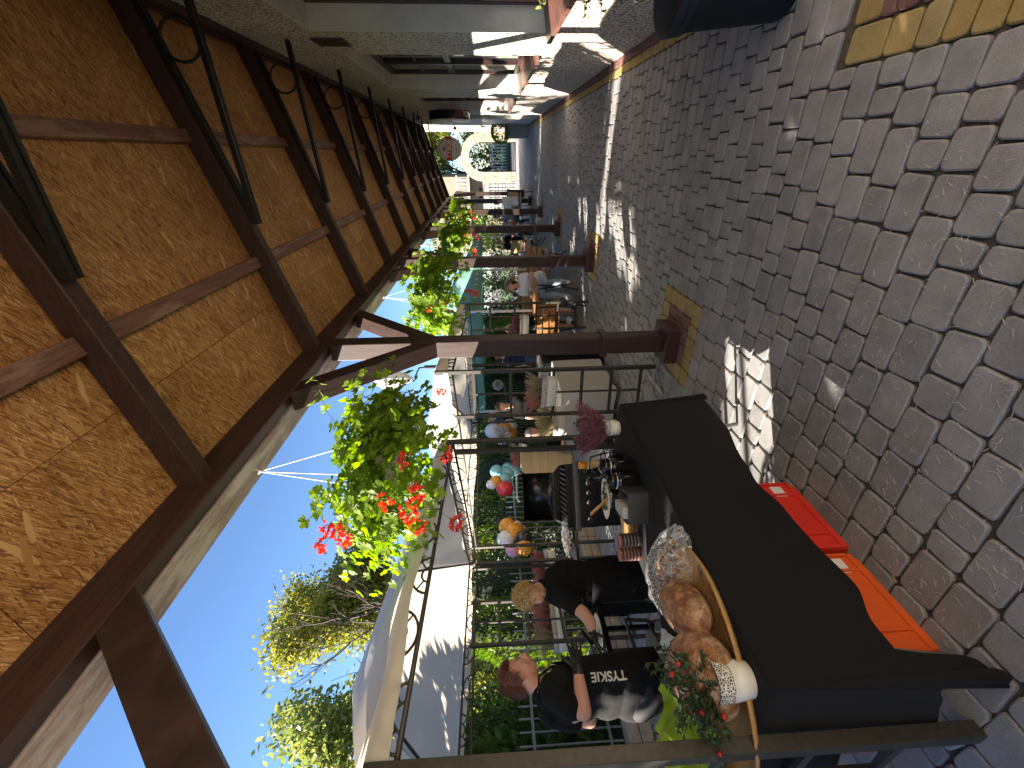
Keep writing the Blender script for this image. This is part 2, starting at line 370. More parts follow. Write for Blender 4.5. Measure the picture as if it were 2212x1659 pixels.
# chipboard panels: each bay two rows of boards, butted with an open seam
cuts = [-1.60, -1.02, 0.10, XW - 0.01]
for k_ in range(K0, K1):
    edges = [0.0, 1.0]
    for j in range(3):
        xa, xb = cuts[j] + 0.002, cuts[j + 1] - 0.002
        sp = 0.42 + 0.16 * random.random() if (k_ + j) % 2 == 0 else None
        segs = [(0.0, 1.0)] if sp is None else [(0.0, sp - 0.0016), (sp + 0.0016, 1.0)]
        for (t0, t1) in segs:
            mb = MB(); jz = random.uniform(0, 0.004)
            for up in (RD + 0.001 + jz, RD + 0.016 + jz):
                for (x, t) in ((xa, t0), (xb, t0), (xb, t1), (xa, t1)):
                    p0 = roof_pt(k_, x, up); p1 = roof_pt(k_ + 1, x, up); mb.v.append(p0.lerp(p1, t))
            mb.f = [(0, 1, 2, 3), (7, 6, 5, 4), (0, 4, 5, 1), (1, 5, 6, 2), (2, 6, 7, 3), (3, 7, 4, 0)]
            c0 = sum(mb.v, Vector()) / 8
            mb.v = [p - c0 for p in mb.v]
            o = mb.build('ceiling_board', MT['osb'], loc=c0); keep(o, roof)
# battens between the rafters under the boards
for k_ in range(K0, K1):
    for xb in (0.12, -0.72):
        mb = MB()
        a_ = roof_pt(k_, xb, RD - 0.025); b_ = roof_pt(k_ + 1, xb, RD - 0.025); d_ = (b_ - a_).normalized()
        mb.bar(a_ + d_ * 0.047, b_ - d_ * 0.047, 0.085, 0.05, up=nrm)
        o = mb.build('batten', MT['batten_wood']); bevel(o, 0.004); keep(o, roof)
# covering on top so that no light comes through
mb = MB()
for up in (0.152, 0.19):
    for (k_, x) in ((K0, -1.62), (K0, XW + 0.12), (K1, XW + 0.12), (K1, -1.62)): mb.v.append(roof_pt(k_, x, up))
mb.f = [(3, 2, 1, 0), (4, 5, 6, 7), (0, 1, 5, 4), (1, 2, 6, 5), (2, 3, 7, 6), (3, 0, 4, 7)]
plain('roof_felt', (0.05, 0.05, 0.05), 0.9)
keep(mb.build('roof_covering', MT['roof_felt']), roof)
YA, YB = yr(K0, -1.5) - 0.1, yr(K1, -1.5) + 0.1
mb = MB(); mb.ext((XW - 0.055, YA, ZW - 0.02), (XW - 0.002, YB, ZW + 0.10))
o = mb.build('wall_board', MT['beam_along_y']); bevel(o, 0.004); keep(o, roof)
mb = MB(); mb.ext((XW - 0.085, YA, ZW + 0.055), (XW - 0.056, YB, ZW + 0.085))
o = mb.build('wall_trim', MT['beam_along_y']); keep(o, roof)
# wall plate: a darker inner beam and an outer one painted pale for bounce light
mb = MB(); mb.ext((-1.475, YA, 2.955), (-1.40, YB, 3.035))
o = mb.build('wall_plate', MT['beam_along_y']); bevel(o, 0.006); keep(o, roof)
mb = MB(); mb.ext((-1.625, YA, 2.945), (-1.477, YB, 3.04))
o = mb.build('outer_plate', MT['lit_plate_wood']); bevel(o, 0.006); keep(o, roof)
for k_ in range(K0, K1):        # blocking boards between the rafter feet
    mb = MB(); mb.ext((-1.46, yr(k_, -1.42) + 0.05, 3.037), (-1.425, yr(k_ + 1, -1.42) - 0.05, 3.16))
    keep(mb.build('blocking_board', MT['beam_along_y']), roof)
# steel brackets: a bar along the rafter, a lower bar to the wall, a ring between them
def bracket(k_):
    t = empty('roof_bracket', (XW, yr(k_, XW), 3.5))
    off = Vector((0, -0.045, 0))
    def L_(p): return p - t.location
    tip = roof_pt(k_, -0.45, -0.03); wtop = roof_pt(k_, XW - 0.09, -0.022); wlow = Vector((XW - 0.01, yr(k_, XW), 3.49))
    for nm, (p, q) in dict(upper_bar=(wtop, roof_pt(k_, -0.44, -0.022)), lower_bar=(wlow, tip)).items():
        mb = MB()
        for dy_ in (-0.021, 0.021): mb.bar(L_(p) + Vector((0, dy_, 0)), L_(q) + Vector((0, dy_, 0)), 0.020, 0.036)
        mb.bar(L_(p), L_(q), 0.03, 0.026)
        mb.build(nm, MT['black_steel'], t)
    u_ = (wtop - tip).normalized(); v_ = (wlow - tip).normalized(); bis = (u_ + v_).normalized()
    hang = math.acos(max(-1, min(1, u_.dot(v_)))) / 2
    dist = (XW - 0.32 + 0.45) / bis.x; cc = tip + bis * dist; rad = dist * math.sin(hang) - 0.004
    ay = (u_ - v_).normalized(); ax = bis
    pts = [L_(cc) + ax * (rad * math.cos(2 * math.pi * i / 20)) + ay * (rad * math.sin(2 * math.pi * i / 20)) for i in range(21)]
    MB().tube(pts, 0.011, 5, cap=False).build('ring', MT['black_steel'], t, smooth=True)
    return t
for k_ in range(-2, K1):
    t = bracket(k_)
    o_ = {-1: 'nearest black steel roof bracket, cut by the picture edge', 0: 'second black steel roof bracket, its ring in view above the wall'}.get(k_)
    if k_ == -2: lab = 'black steel roof bracket out of sight behind the viewer'
    elif k_ == -1: lab = 'nearest black steel roof bracket with twin bars, cut by the picture edge'
    elif k_ == 0: lab = 'largest roof bracket whose whole ring shows, where ceiling meets wall'
    else: lab = '%s black steel ring bracket from the viewer, under the chipboard ceiling' % ['third', 'fourth', 'fifth', 'sixth', 'seventh', 'eighth', 'ninth', 'tenth'][k_ - 1]
    tag(t, lab, 'bracket', 'steel brackets under the roof')

# posts with braces, collar and plinth
XP, YP0, DYP = -1.455, 3.40, 3.28
def post(j):
    y = YP0 + DYP * j + (.10 if j < 0 else 0); t = empty('timber_post', (XP, y, 0)); hw = 0.075
    MB().ext((-0.152, -0.152, 0.0), (0.152, 0.152, 0.115)).build('plinth', MT['beam_along_x'], t)
    bevel(t.children[0], 0.01, 2)
    o = MB().ext((-hw, -hw, 0.117), (hw, hw, 2.943)).build('shaft', MT['beam_along_z'], t); bevel(o, 0.008, 2)
    mb = MB()
    for s_ in (-1, 1):
        mb.ext((-hw - 0.018, s_ * (hw + 0.010) - 0.008, 0.60), (hw + 0.018, s_ * (hw + 0.010) + 0.008, 0.655))
        mb.ext((s_ * (hw + 0.010) - 0.008, -hw - 0.0015, 0.60), (s_ * (hw + 0.010) + 0.008, hw + 0.0015, 0.655))
    mb.build('collar', MT['beam_along_x'], t)
    for s_ in (-1, 1):
        mb = MB(); q = Vector((0, s_ * 0.045, 2.16)); p = Vector((0, s_ * 0.80, 2.955))
        # brace with ends cut level and plumb
        th = 0.085
        prof = [(s_ * 0.076, 2.06), (s_ * 0.076, 2.06 + 0.19), (s_ * 0.70, 2.942), (s_ * 0.885, 2.942)]
        for x in (-0.068, 0.068): mb.v += [Vector((x, a_, b_)) for a_, b_ in prof]
        mb.f = [(0, 1, 2, 3), (7, 6, 5, 4), (0, 4, 5, 1), (1, 5, 6, 2), (2, 6, 7, 3), (3, 7, 4, 0)]
        o = mb.build('brace', MT['brace_wood'], t); bevel(o, 0.006)
    return t
pl = ['second', 'third', 'fourth', 'fifth']
for j in range(-1, 6):
    t = post(j)
    if j == -1: lab = 'dark brown post at the picture edge, only its upper brace against the sky'
    elif j == 0: lab = 'nearest full dark brown timber post with diagonal braces and wooden plinth'
    elif j == 1: lab = 'second full timber post, beside the woman in a white top'
    else: lab = '%s timber post from the viewer in the row along the path' % ['', '', 'third', 'fourth', 'fifth', 'farthest'][j]
    tag(t, lab, 'post', 'timber posts along the path')

# ================================================================ HOUSE WALL ON THE RIGHT
house = empty('house', (XW, 4, 0), 'pebble-dashed house wall with deep brown-framed windows beside the path', 'house')
WX2 = XW + 0.42; YN, YF, ZT = -2.6, 24.0, 4.6
opens = [(2.35, 5.0, 1.0, 3.16), (6.02, 8.78, 1.0, 3.13), (10.15, 12.75, 1.0, 3.10), (14.2, 15.6, 0.35, 2.9), (19.2, 20.6, 1.0, 3.0)]
ys = [YN] + [q for o_ in opens for q in o_[:2]] + [YF]
mb = MB()
for i in range(0, len(ys), 2): mb.ext((XW, ys[i], 1.0), (WX2, ys[i + 1], ZT))
for (y0, y1, z0, z1) in opens:
    mb.ext((XW, y0, z1), (WX2, y1, ZT))
    if z0 > 1.0: mb.ext((XW, y0, 1.0), (WX2, y1, z0))
keep(mb.build('wall', MT['pebble_wall']), house)
mb = MB()
seg = [YN] + [14.2, 15.6] + [YF]
for i in range(0, len(seg), 2): mb.ext((XW - 0.004, seg[i], -0.1), (WX2, seg[i + 1], 0.998))
keep(mb.build('plinth_wall', MT['pebble_plinth']), house)
for n_, (y0, y1, z0, z1) in enumerate(opens):
    # smooth plaster reveal lining
    mb = MB()
    mb.ext((XW - 0.0015, y1 - 0.004, z0), (XW + 0.23, y1 + 0.02, z1)); mb.ext((XW - 0.0015, y0 - 0.02, z0), (XW + 0.23, y0 + 0.004, z1)); mb.ext((XW - 0.001, y0 + 0.004, z1 - 0.004), (XW + 0.23, y1 - 0.004, z1 + 0.02))
    keep(mb.build('reveal', MT['plaster']), house)
    win = MB(); fx0, fx1 = XW + 0.19, XW + 0.25; fw = 0.085
    win.ext((fx0, y0 + 0.004, z0 + 0.0), (fx1, y0 + fw, z1 - 0.004)); win.ext((fx0, y1 - fw, z0), (fx1, y1 - 0.004, z1 - 0.004)); win.ext((fx0, y0 + fw, z1 - fw), (fx1, y1 - fw, z1 - 0.004)); win.ext((fx0, y0 + fw, z0), (fx1, y1 - fw, z0 + fw))
    wo = win.build('window', MT['dark_frame']); bevel(wo, 0.006); keep(wo, house)
    npan = 3 if y1 - y0 > 2 else 2; pw = (y1 - y0 - 2 * fw) / npan; mid = z0 + (z1 - z0) * 0.52
    def sub(mb_, nm, mtl):
        o_ = mb_.build(nm, MT[mtl]); o_.parent = wo; o_.matrix_parent_inverse = (Matrix.Translation(house.location)).inverted() @ Matrix.Translation(house.location); return o_
    for i in range(npan):
        a_ = y0 + fw + i * pw; c_ = a_ + pw
        if i: sub(MB().ext((fx0 - 0.008, a_ - 0.04, z0 + fw), (fx1 - 0.004, a_ + 0.04, z1 - fw)), 'mullion', 'dark_frame')
        mb = MB(); mb.ext((fx0 + 0.006, a_ + (0.041 if i else 0.0), mid - 0.045), (fx1 - 0.006, c_ - (0.041 if i < npan - 1 else 0), mid + 0.045))
        sub(mb, 'transom', 'dark_frame'); mb = MB()
        for zz in (lerp(mid, z1 - fw, 0.5),): mb.ext((fx0 + 0.02, a_ + (0.041 if i else 0.0), zz - 0.014), (fx1 - 0.02, c_ - (0.041 if i < npan - 1 else 0), zz + 0.014))
        sub(mb, 'glazing_bar', 'dark_frame')
        for (p, q) in ((z0 + fw, mid - 0.046), (mid + 0.046, z1 - fw)):
            mb = MB(); mb.ext((fx0 + 0.03, a_ + 0.004, p), (fx0 + 0.036, c_ - 0.004, q)); sub(mb, 'pane', 'window_glass')
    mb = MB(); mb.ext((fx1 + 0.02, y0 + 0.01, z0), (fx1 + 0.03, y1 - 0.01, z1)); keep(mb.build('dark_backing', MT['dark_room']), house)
    # sloping sill of brown tiles
    if z0 < 0.9: continue
    mb = MB(); mb.v = [Vector(p) for yy in (y0 - 0.03, y1 + 0.03) for p in ((XW - 0.075, yy, z0 - 0.045), (XW - 0.075, yy, z0 - 0.012), (XW + 0.189, yy, z0 + 0.028), (XW + 0.189, yy, z0 - 0.045))]
    mb.f = [(0, 1, 2, 3), (7, 6, 5, 4), (0, 4, 5, 1), (1, 5, 6, 2), (2, 6, 7, 3), (3, 7, 4, 0)]
    so_ = keep(mb.build('sill', MT['grout']), house)
    nt_ = int((y1 - y0) / 0.155)
    for i in range(nt_):
        a_ = y0 - 0.028 + (y1 - y0 + 0.056) * i / nt_; c_ = y0 - 0.028 + (y1 - y0 + 0.056) * (i + 1) / nt_ - 0.006
        mb = MB(); mb.v = [Vector(p) for yy in (a_, c_) for p in ((XW - 0.082, yy, z0 - 0.05), (XW - 0.082, yy, z0 - 0.008), (XW + 0.188, yy, z0 + 0.034), (XW + 0.188, yy, z0 + 0.029), (XW - 0.0765, yy, z0 - 0.0115), (XW - 0.0765, yy, z0 - 0.05))]
        mb.f = [(0, 1, 2, 3, 4, 5), (11, 10, 9, 8, 7, 6)] + [(q, 6 + q, 6 + (q + 1) % 6, (q + 1) % 6) for q in range(6)]
        o_ = mb.build('sill_tile', MT['sill_tile']); o_.parent = so_
mb = MB(); mb.ext((XW - 0.018, 5.26, 2.94), (XW - 0.0005, 5.56, 3.25))
pq = mb.build('wall_plaque', MT['plaque_tile'], fix=True); bevel(pq, 0.003)
tag(pq, 'dark square vent plate on the pebble-dashed wall under the ceiling', 'vent')
# ================================================================ GROUND AND PAVING
def make_paver(name, col, tint, rnd=0.2):
    mt, nt, b = nodes(name); L = nt.links.new
    mp = coords(nt); oi = N(nt, 'ShaderNodeObjectInfo'); at = N(nt, 'ShaderNodeAttribute'); at.attribute_name = 'rnd'
    ad = N(nt, 'ShaderNodeMath', operation='ADD'); L(oi.outputs['Random'], ad.inputs[0]); L(at.outputs['Fac'], ad.inputs[1])
    fr = N(nt, 'ShaderNodeMath', operation='FRACT'); L(ad.outputs[0], fr.inputs[0])
    geo = N(nt, 'ShaderNodeNewGeometry')
    nz = N(nt, 'ShaderNodeTexNoise'); nz.inputs['Scale'].default_value = 7; nz.inputs['Detail'].default_value = 8; nz.inputs['Roughness'].default_value = 0.68; L(geo.outputs['Position'], nz.inputs['Vector'])
    n2 = N(nt, 'ShaderNodeTexNoise'); n2.inputs['Scale'].default_value = 260; n2.inputs['Detail'].default_value = 3; L(geo.outputs['Position'], n2.inputs['Vector'])
    n3 = N(nt, 'ShaderNodeTexNoise'); n3.inputs['Scale'].default_value = 0.9; n3.inputs['Detail'].default_value = 4; L(geo.outputs['Position'], n3.inputs['Vector'])
    base = ramp(nt, [(0.0, tuple(c_ * (1 - rnd) for c_ in col)), (0.5, col), (0.8, tuple(lerp(a_, t_, 0.5) for a_, t_ in zip(col, tint))), (1.0, tint)]); L(fr.outputs[0], base.inputs[0])
    out = base.outputs[0]
    for src, lo, hi, p0, p1 in ((nz.outputs[0], 0.78, 1.16, 0.3, 0.7), (n2.outputs[0], 0.80, 1.18, 0.3, 0.7), (n3.outputs[0], 0.85, 1.1, 0.3, 0.7)):
        rp = ramp(nt, [(p0, (lo,) * 3), (p1, (hi,) * 3)]); L(src, rp.inputs[0])
        mx = N(nt, 'ShaderNodeMix', data_type='RGBA', blend_type='MULTIPLY'); mx.inputs[0].default_value = 1; L(out, mx.inputs[6]); L(rp.outputs[0], mx.inputs[7]); out = mx.outputs[2]
    L(out, b.inputs['Base Color']); b.inputs['Roughness'].default_value = 0.88; b.inputs['Specular IOR Level'].default_value = 0.2
    bp = N(nt, 'ShaderNodeBump'); bp.inputs['Strength'].default_value = 0.35; bp.inputs['Distance'].default_value = 0.002
    L(n2.outputs[0], bp.inputs['Height']); L(bp.outputs[0], b.inputs['Normal'])
    return mt
make_paver('paver_grey', (0.275, 0.274, 0.278), (0.25, 0.237, 0.236), 0.2)
make_paver('paver_yellow', (0.36, 0.265, 0.105), (0.30, 0.245, 0.12), 0.18)
make_paver('paver_red', (0.20, 0.105, 0.095), (0.17, 0.10, 0.10), 0.2)
plain('joint_sand', (0.075, 0.068, 0.055), 0.95, 0.35, 40, 0.6, 200)
plain('moss', (0.10, 0.13, 0.03), 0.95, 0.5, 60, 0.8, 300)
plain('far_ground', (0.16, 0.15, 0.13), 0.95, 0.2, 1.5)
ground = MB().ext((-300, -300, -0.16), (300, 300, -0.06)).build('ground', MT['far_ground']); tag(ground, kind='structure')
bed = MB().ext((-7.4, -2.2, -0.055), (1.0, 25.6, -0.016)).build('paving', MT['joint_sand']); tag(bed, kind='structure')

def paver_shape(mb, x0, y0, x1, y1, rn, dz=0.0, gap=0.0032, hi=True, yellow=None):
    x0 += gap; y0 += gap; x1 -= gap; y1 -= gap
    r_ = min(0.022 if hi else 0.022, (x1 - x0) * 0.3, (y1 - y0) * 0.3); out = []
    n = 3 if hi else 2
    cs = ((x1 - r_, y1 - r_, 0), (x0 + r_, y1 - r_, 90), (x0 + r_, y0 + r_, 180), (x1 - r_, y0 + r_, 270))
    for (cx_, cy_, a0) in cs:
        rr = r_ * random.uniform(0.75, 1.15); jx = random.uniform(-0.0018, 0.0018); jy = random.uniform(-0.0018, 0.0018)
        for i in range(n):
            t = R(a0 + 90 * i / (n - 1)); out.append((cx_ + rr * math.cos(t) + jx, cy_ + rr * math.sin(t) + jy))
    m_ = len(out); mx_ = (x0 + x1) / 2; my_ = (y0 + y1) / 2; o = len(mb.v); tl = random.uniform(-0.0016, 0.0016); tm = random.uniform(-0.0016, 0.0016)
    def hz(p): return dz + tl * (p[0] - mx_) * 12 + tm * (p[1] - my_) * 12
    ins = 0.006
    for (k_, zz) in ((1, -0.028), (1, -0.005), (0, 0.0)):
        for p in out:
            q = p
            if k_ == 0:
                dx_ = p[0] - mx_; dy_ = p[1] - my_; q = (mx_ + dx_ * (1 - ins / max(0.02, (x1 - x0) / 2)), my_ + dy_ * (1 - ins / max(0.02, (y1 - y0) / 2)))
            mb.v.append(Vector((q[0], q[1], zz + hz(q))))
    fs = [tuple(o + 2 * m_ + i for i in range(m_))]
    for rg in range(2):
        for i in range(m_): fs.append((o + rg * m_ + i, o + rg * m_ + (i + 1) % m_, o + (rg + 1) * m_ + (i + 1) % m_, o + (rg + 1) * m_ + i))
    mb.f += fs
    if mb.at is None: mb.at = []
    mb.at += [rn] * len(fs)

PW = 0.141
squares = [(-1.38, 3.365 + DYP * j) for j in range(-1, 6)]
pav = []                       # (x0, y0, x1, y1, material)
def in_sq(x, y):
    for (sx, sy) in squares:
        if abs(x - sx) < 0.3525 - 1e-4 and abs(y - sy) < 0.3525 - 1e-4: return (sx, sy)
    return None
# decorated squares round the posts: yellow ring, red inside
for (sx, sy) in squares:
    x0, y0 = sx - 0.3525, sy - 0.3525
    for i in range(5):
        xs = x0; row = []
        lens = {0: [1, .75, 1.25, .75, 1.25], 4: [1.25, .75, 1, 1, 1]}.get(i, [1, 1.25, 1, .75, 1])
        for ci, l_ in enumerate(lens):
            edge = i in (0, 4) or ci in (0, 4)
            row.append((xs, y0 + i * PW, xs + l_ * PW, y0 + (i + 1) * PW, 1 if edge else 2)); xs += l_ * PW
        pav += row
# a second frame of yellow and red near the viewer by the wall
FX0, FY1 = 0.335, 2.26
XRI = 0.905 - 0.095
# edge bands along the wall
y = 2.75
def band(xa, xb, ya, yb, mtl, ch=(0.07, 0.105, 0.14, 0.09)):
    y_ = ya
    while y_ < yb - 0.02:
        l_ = random.choice(ch); l_ = min(l_, yb - y_); pav.append((xa, y_, xb, y_ + l_, mtl)); y_ += l_
band(0.905, 0.998, 3.95, 18.5, 2); band(0.81, 0.905, 3.95, 18.5, 1)
band(FX0, FX0 + PW, 2.26 - 2.7, FY1, 1, (.14, .105, .21, .175))
pav.append((FX0 + PW, FY1 - PW, FX0 + PW + 0.175, FY1, 1)); pav.append((FX0 + PW + 0.175, FY1 - PW, FX0 + 2 * PW + 0.2, FY1, 1)); pav.append((FX0 + 2 * PW + 0.2, FY1 - PW, 0.81, FY1, 1))
band(FX0 + PW, FX0 + PW + 0.17, -0.5, FY1 - PW, 2); band(FX0 + PW + 0.17, 0.81, -0.5, FY1 - PW, 2)
band(0.81, 0.998, -0.5, 3.95, 0)
def blocked(xa, xb, ya, yb):
    xm = (xa + xb) / 2; ym = (ya + yb) / 2
    return ym < FY1 and xm > FX0
row = 0; yy = -0.5 + (3.0125 + 0.5) % PW
yy = 3.0125 - PW * 25
while yy < 25.3:
    # courses run across the path
    xmax = 0.81 if yy < 18.4 else 0.998
    xs = -7.3 + random.uniform(0, 0.1)
    stops = []
    for (sx, sy) in squares:
        if abs(yy + PW / 2 - sy) < 0.3525: stops.append((sx - 0.3525, sx + 0.3525))
    if yy + PW / 2 < FY1: stops.append((FX0, 9))
    stops.sort()
    def fill(a_, b_):
        x_ = a_
        while x_ < b_ - 0.001:
            l_ = random.choice((0.105, 0.14, 0.14, 0.175, 0.21, 0.21))
            if b_ - x_ - l_ < 0.07: l_ = b_ - x_ if b_ - x_ < 0.24 else (b_ - x_) / 2
            pav.append((x_, yy, x_ + l_, yy + PW, 0)); x_ += l_
    a_ = xs
    for (p, q) in stops:
        if p < xmax: fill(a_, p); a_ = q
    if a_ < xmax: fill(a_, xmax)
    yy += PW
def vis(p):
    v = Vector(((p[0] + p[2]) / 2, (p[1] + p[3]) / 2, -EYE)); q = [sum(CM[i][j] * v[i] for i in range(3)) for j in range(3)]
    if q[2] <= 0.05: return None
    px = CX + FPX * q[0] / q[2]; py = CY + FPX * q[1] / q[2]
    if not (-120 < px < 2330 and -120 < py < 1780): return None
    return q[2]
near = []
for p in pav:
    dd = vis(p)
    # not those hidden under the long black tablecloth
    hid = -2.1 < (p[0] + p[2]) / 2 < -1.6 and 0.75 < (p[1] + p[3]) / 2 < 2.4
    near.append((dd if dd is not None and not hid else 1e9, p))
near.sort(key=lambda t: t[0])
mats = [MT['paver_grey'], MT['paver_yellow'], MT['paver_red']]
field = [MB(), MB(), MB()]
for i, (dd, p) in enumerate(near):
    x0, y0, x1, y1, mi = p
    y_m = (y0 + y1) / 2
    if dd > 1e8 and not (-7.4 < x0 and y_m > -2.2): continue
    if i < 300:
        mb = MB(); cx_, cy_ = (x0 + x1) / 2, (y0 + y1) / 2
        paver_shape(mb, x0 - cx_, y0 - cy_, x1 - cx_, y1 - cy_, 0.0, random.uniform(-0.0022, 0.0022))
        mb.build('paver', mats[mi], bed, loc=(cx_, cy_, 0), fix=False)
    else:
        paver_shape(field[mi], x0, y0, x1, y1, random.random(), random.uniform(-0.002, 0.002), hi=dd < 5)
for nm, mb, mtl in zip(('grey_paver_field', 'yellow_paver_field', 'red_paver_field'), field, mats):
    o = mb.build(nm, mtl, bed, fix=False); o['kind'] = 'stuff'
# tufts of moss in the joints
mb = MB(); mb.at = []
for i in range(1500):
    p = random.choice(near[:1400])[1]
    if random.random() < 0.45 or not (-3.0 < p[0] < -0.2 and p[1] > 1.0):
        if random.random() < 0.75: continue
    ex = random.random() < 0.5
    px = random.uniform(p[0], p[2]) if ex else p[0]; py = p[1] if ex else random.uniform(p[1], p[3])
    for q in range(random.randint(3, 7)):
        a_ = random.uniform(0, 6.28); sx = px + random.gauss(0, 0.004 if not ex else 0.012); sy = py + random.gauss(0, 0.004 if ex else 0.012); hh = random.uniform(0.003, 0.009); ww = random.uniform(0.002, 0.004)
        mb.add([(sx - ww * math.cos(a_), sy - ww * math.sin(a_), -0.014), (sx + ww * math.cos(a_), sy + ww * math.sin(a_), -0.014), (sx + random.gauss(0, 0.003), sy + random.gauss(0, 0.003), hh - 0.008)], [(0, 1, 2)]); mb.at.append(random.random())
leafy('moss_leaf', (0.06, 0.09, 0.015), (0.16, 0.19, 0.05), 0.2)
o = mb.build('moss', MT['moss_leaf'], fix=False); tag(o, 'green moss tufts growing in the paving joints', 'moss', kind='stuff')
# short dry pine needles lying about near the viewer
mb = MB()
for i in range(1500):
    x = random.uniform(-1.55, 0.1); y = random.uniform(0.75, 2.6)
    if random.random() > (1.45 - 0.62 * y - .35 * max(0, x + .6)): continue
    a_ = random.uniform(0, 6.28); l_ = random.uniform(0.006, 0.016); dx_ = math.cos(a_) * l_; dy_ = math.sin(a_) * l_
    mb.bar((x - dx_, y - dy_, 0.0055), (x + dx_, y + dy_, 0.0055), 0.0015, 0.001)
plain('needle', (0.55, 0.48, 0.38), 0.8)
o = mb.build('pine_needles', MT['needle'], fix=False); tag(o, 'pale dry needles scattered on the dark paving', 'needles', kind='stuff')
# ================================================================ COURTYARD: GAZEBOS, HEDGE, FENCE, TREES
k_c = crop(900, 2200, .4973); a_c = crop(1700, 1380, 600 / 2212); b_c = crop(2150, 1350, 800 / 2212); c_c = crop(1850, 1700, 700 / 2212)
d_c = crop(1850, 2150, 800 / 2212); e_c = crop(1900, 2424, 800 / 2212); h_c = crop(3200, 2424, 832 / 2212); c6_c = crop(1100, 1400, .4973)
r7_c = crop(1750, 750, 600 / 2212); r8_c = crop(1750, 1150, 600 / 2212); g6_c = crop(1600, 400, 600 / 2212); s7_c = crop(1500, 400, 500 / 2212); c5_c = crop(1000, 800, .4973)
plain('bronze_metal', (0.062, 0.056, 0.048), 0.45, 0.2, 40, metal=0.35)
plain('zinc_metal', (0.33, 0.33, 0.33), 0.4, 0.2, 25, metal=0.5)
def cloth(name, col, trans=0.3, var=0.06):
    mt, nt, b = nodes(name); L = nt.links.new
    mp = coords(nt); nz = N(nt, 'ShaderNodeTexNoise'); nz.inputs['Scale'].default_value = 2.2; nz.inputs['Detail'].default_value = 5; L(mp.outputs[0], nz.inputs['Vector'])
    rp = ramp(nt, [(0.3, tuple(c_ * (1 - var) for c_ in col)), (0.7, tuple(min(1, c_ * (1 + var)) for c_ in col))]); L(nz.outputs[0], rp.inputs[0]); L(rp.outputs[0], b.inputs['Base Color']); b.inputs['Roughness'].default_value = 0.75; b.inputs['Specular IOR Level'].default_value = 0.25
    tr = N(nt, 'ShaderNodeBsdfTranslucent'); hs = N(nt, 'ShaderNodeMix', data_type='RGBA', blend_type='MULTIPLY'); hs.inputs[0].default_value = 1; L(rp.outputs[0], hs.inputs[6]); hs.inputs[7].default_value = (1.0, 0.93, 0.82, 1); L(hs.outputs[2], tr.inputs[0])
    mx = N(nt, 'ShaderNodeMixShader'); mx.inputs[0].default_value = trans; L(b.outputs[0], mx.inputs[1]); L(tr.outputs[0], mx.inputs[2]); L(mx.outputs[0], nt.nodes['Material Output'].inputs[0])
    bp = N(nt, 'ShaderNodeBump'); bp.inputs['Strength'].default_value = 0.3; bp.inputs['Distance'].default_value = 0.03
    mp2 = coords(nt, (3, 3, 1.2)); n2 = N(nt, 'ShaderNodeTexNoise'); n2.inputs['Scale'].default_value = 2.0; n2.inputs['Detail'].default_value = 3; n2.inputs['Distortion'].default_value = 1.0; L(mp2.outputs[0], n2.inputs['Vector'])
    L(n2.outputs[0], bp.inputs['Height']); L(bp.outputs[0], b.inputs['Normal'])
    return mt
cloth('canopy_white', (0.74, 0.71, 0.64), 0.38); cloth('canopy_green', (0.17, 0.34, 0.27), 0.3)

def ladder(t, p, q, z0, z1, rails, name='trellis'):
    # trellis panel: two uprights, a middle bar and cross rails, one part each
    p = Vector(p); q = Vector(q); mid = (p + q) / 2
    for r_ in (p, q):
        o = MB().bar((r_.x, r_.y, z0), (r_.x, r_.y, z1), 0.03, 0.03, up=(q - p).normalized()).build('trellis_upright', MT['bronze_metal'], fix=True); keep(o, t)
    for z in rails:
        o = MB().bar((p.x, p.y, z), (q.x, q.y, z), 0.018, 0.03).build('trellis_rail', MT['bronze_metal']); keep(o, t)
    for a_, c_ in zip(rails[:-1], rails[1:]):
        o = MB().bar((mid.x, mid.y, a_ + 0.016), (mid.x, mid.y, c_ - 0.016), 0.016, 0.016).build('trellis_bar', MT['bronze_metal']); keep(o, t)
def truss(t, p, q, zp, zq, hgt, arcs):
    # beam between two posts: lower rail, upper rail and bent-iron arcs
    p = Vector(p); q = Vector(q)
    lo0 = Vector((p.x, p.y, zp)); lo1 = Vector((q.x, q.y, zq)); up = Vector((0, 0, hgt))
    for nm, a_, b_ in (('lower_rail', lo0, lo1), ('upper_rail', lo0 + up, lo1 + up)):
        keep(MB().tube([a_, b_], 0.011, 6).build(nm, MT['bronze_metal'], smooth=True), t)
    dr = (lo1 - lo0); n = arcs
    for i in range(n):
        c0 = lo0 + dr * ((i + 0.5) / n); ux = dr / n * 0.36; low = i % 2 == 0
        pts = []
        for j in range(13):
            th = math.pi * j / 12; s_ = math.sin(th) * 0.92
            pts.append(c0 + ux * math.cos(th) + (up * s_ if low else up * (1 - s_)))
        keep(MB().tube(pts, 0.0065, 5).build('iron_arc', MT['bronze_metal'], smooth=True), t)
        pts2 = [c0 + ux * 0.42 * math.cos(math.pi * j / 8) + (up * math.sin(math.pi * j / 8) * 0.42 if low else up * (1 - math.sin(math.pi * j / 8) * 0.42)) for j in range(9)]
        mb = MB().tube(pts2, 0.006, 4)
        for th in (0.62, 2.52):
            f_ = lambda k_: c0 + ux * k_ * math.cos(th) + (up * math.sin(th) * k_ if low else up * (1 - math.sin(th) * k_))
            mb.tube([f_(0.42), f_(0.93)], 0.005, 4)
        keep(mb.build('iron_spray', MT['bronze_metal'], smooth=True), t)
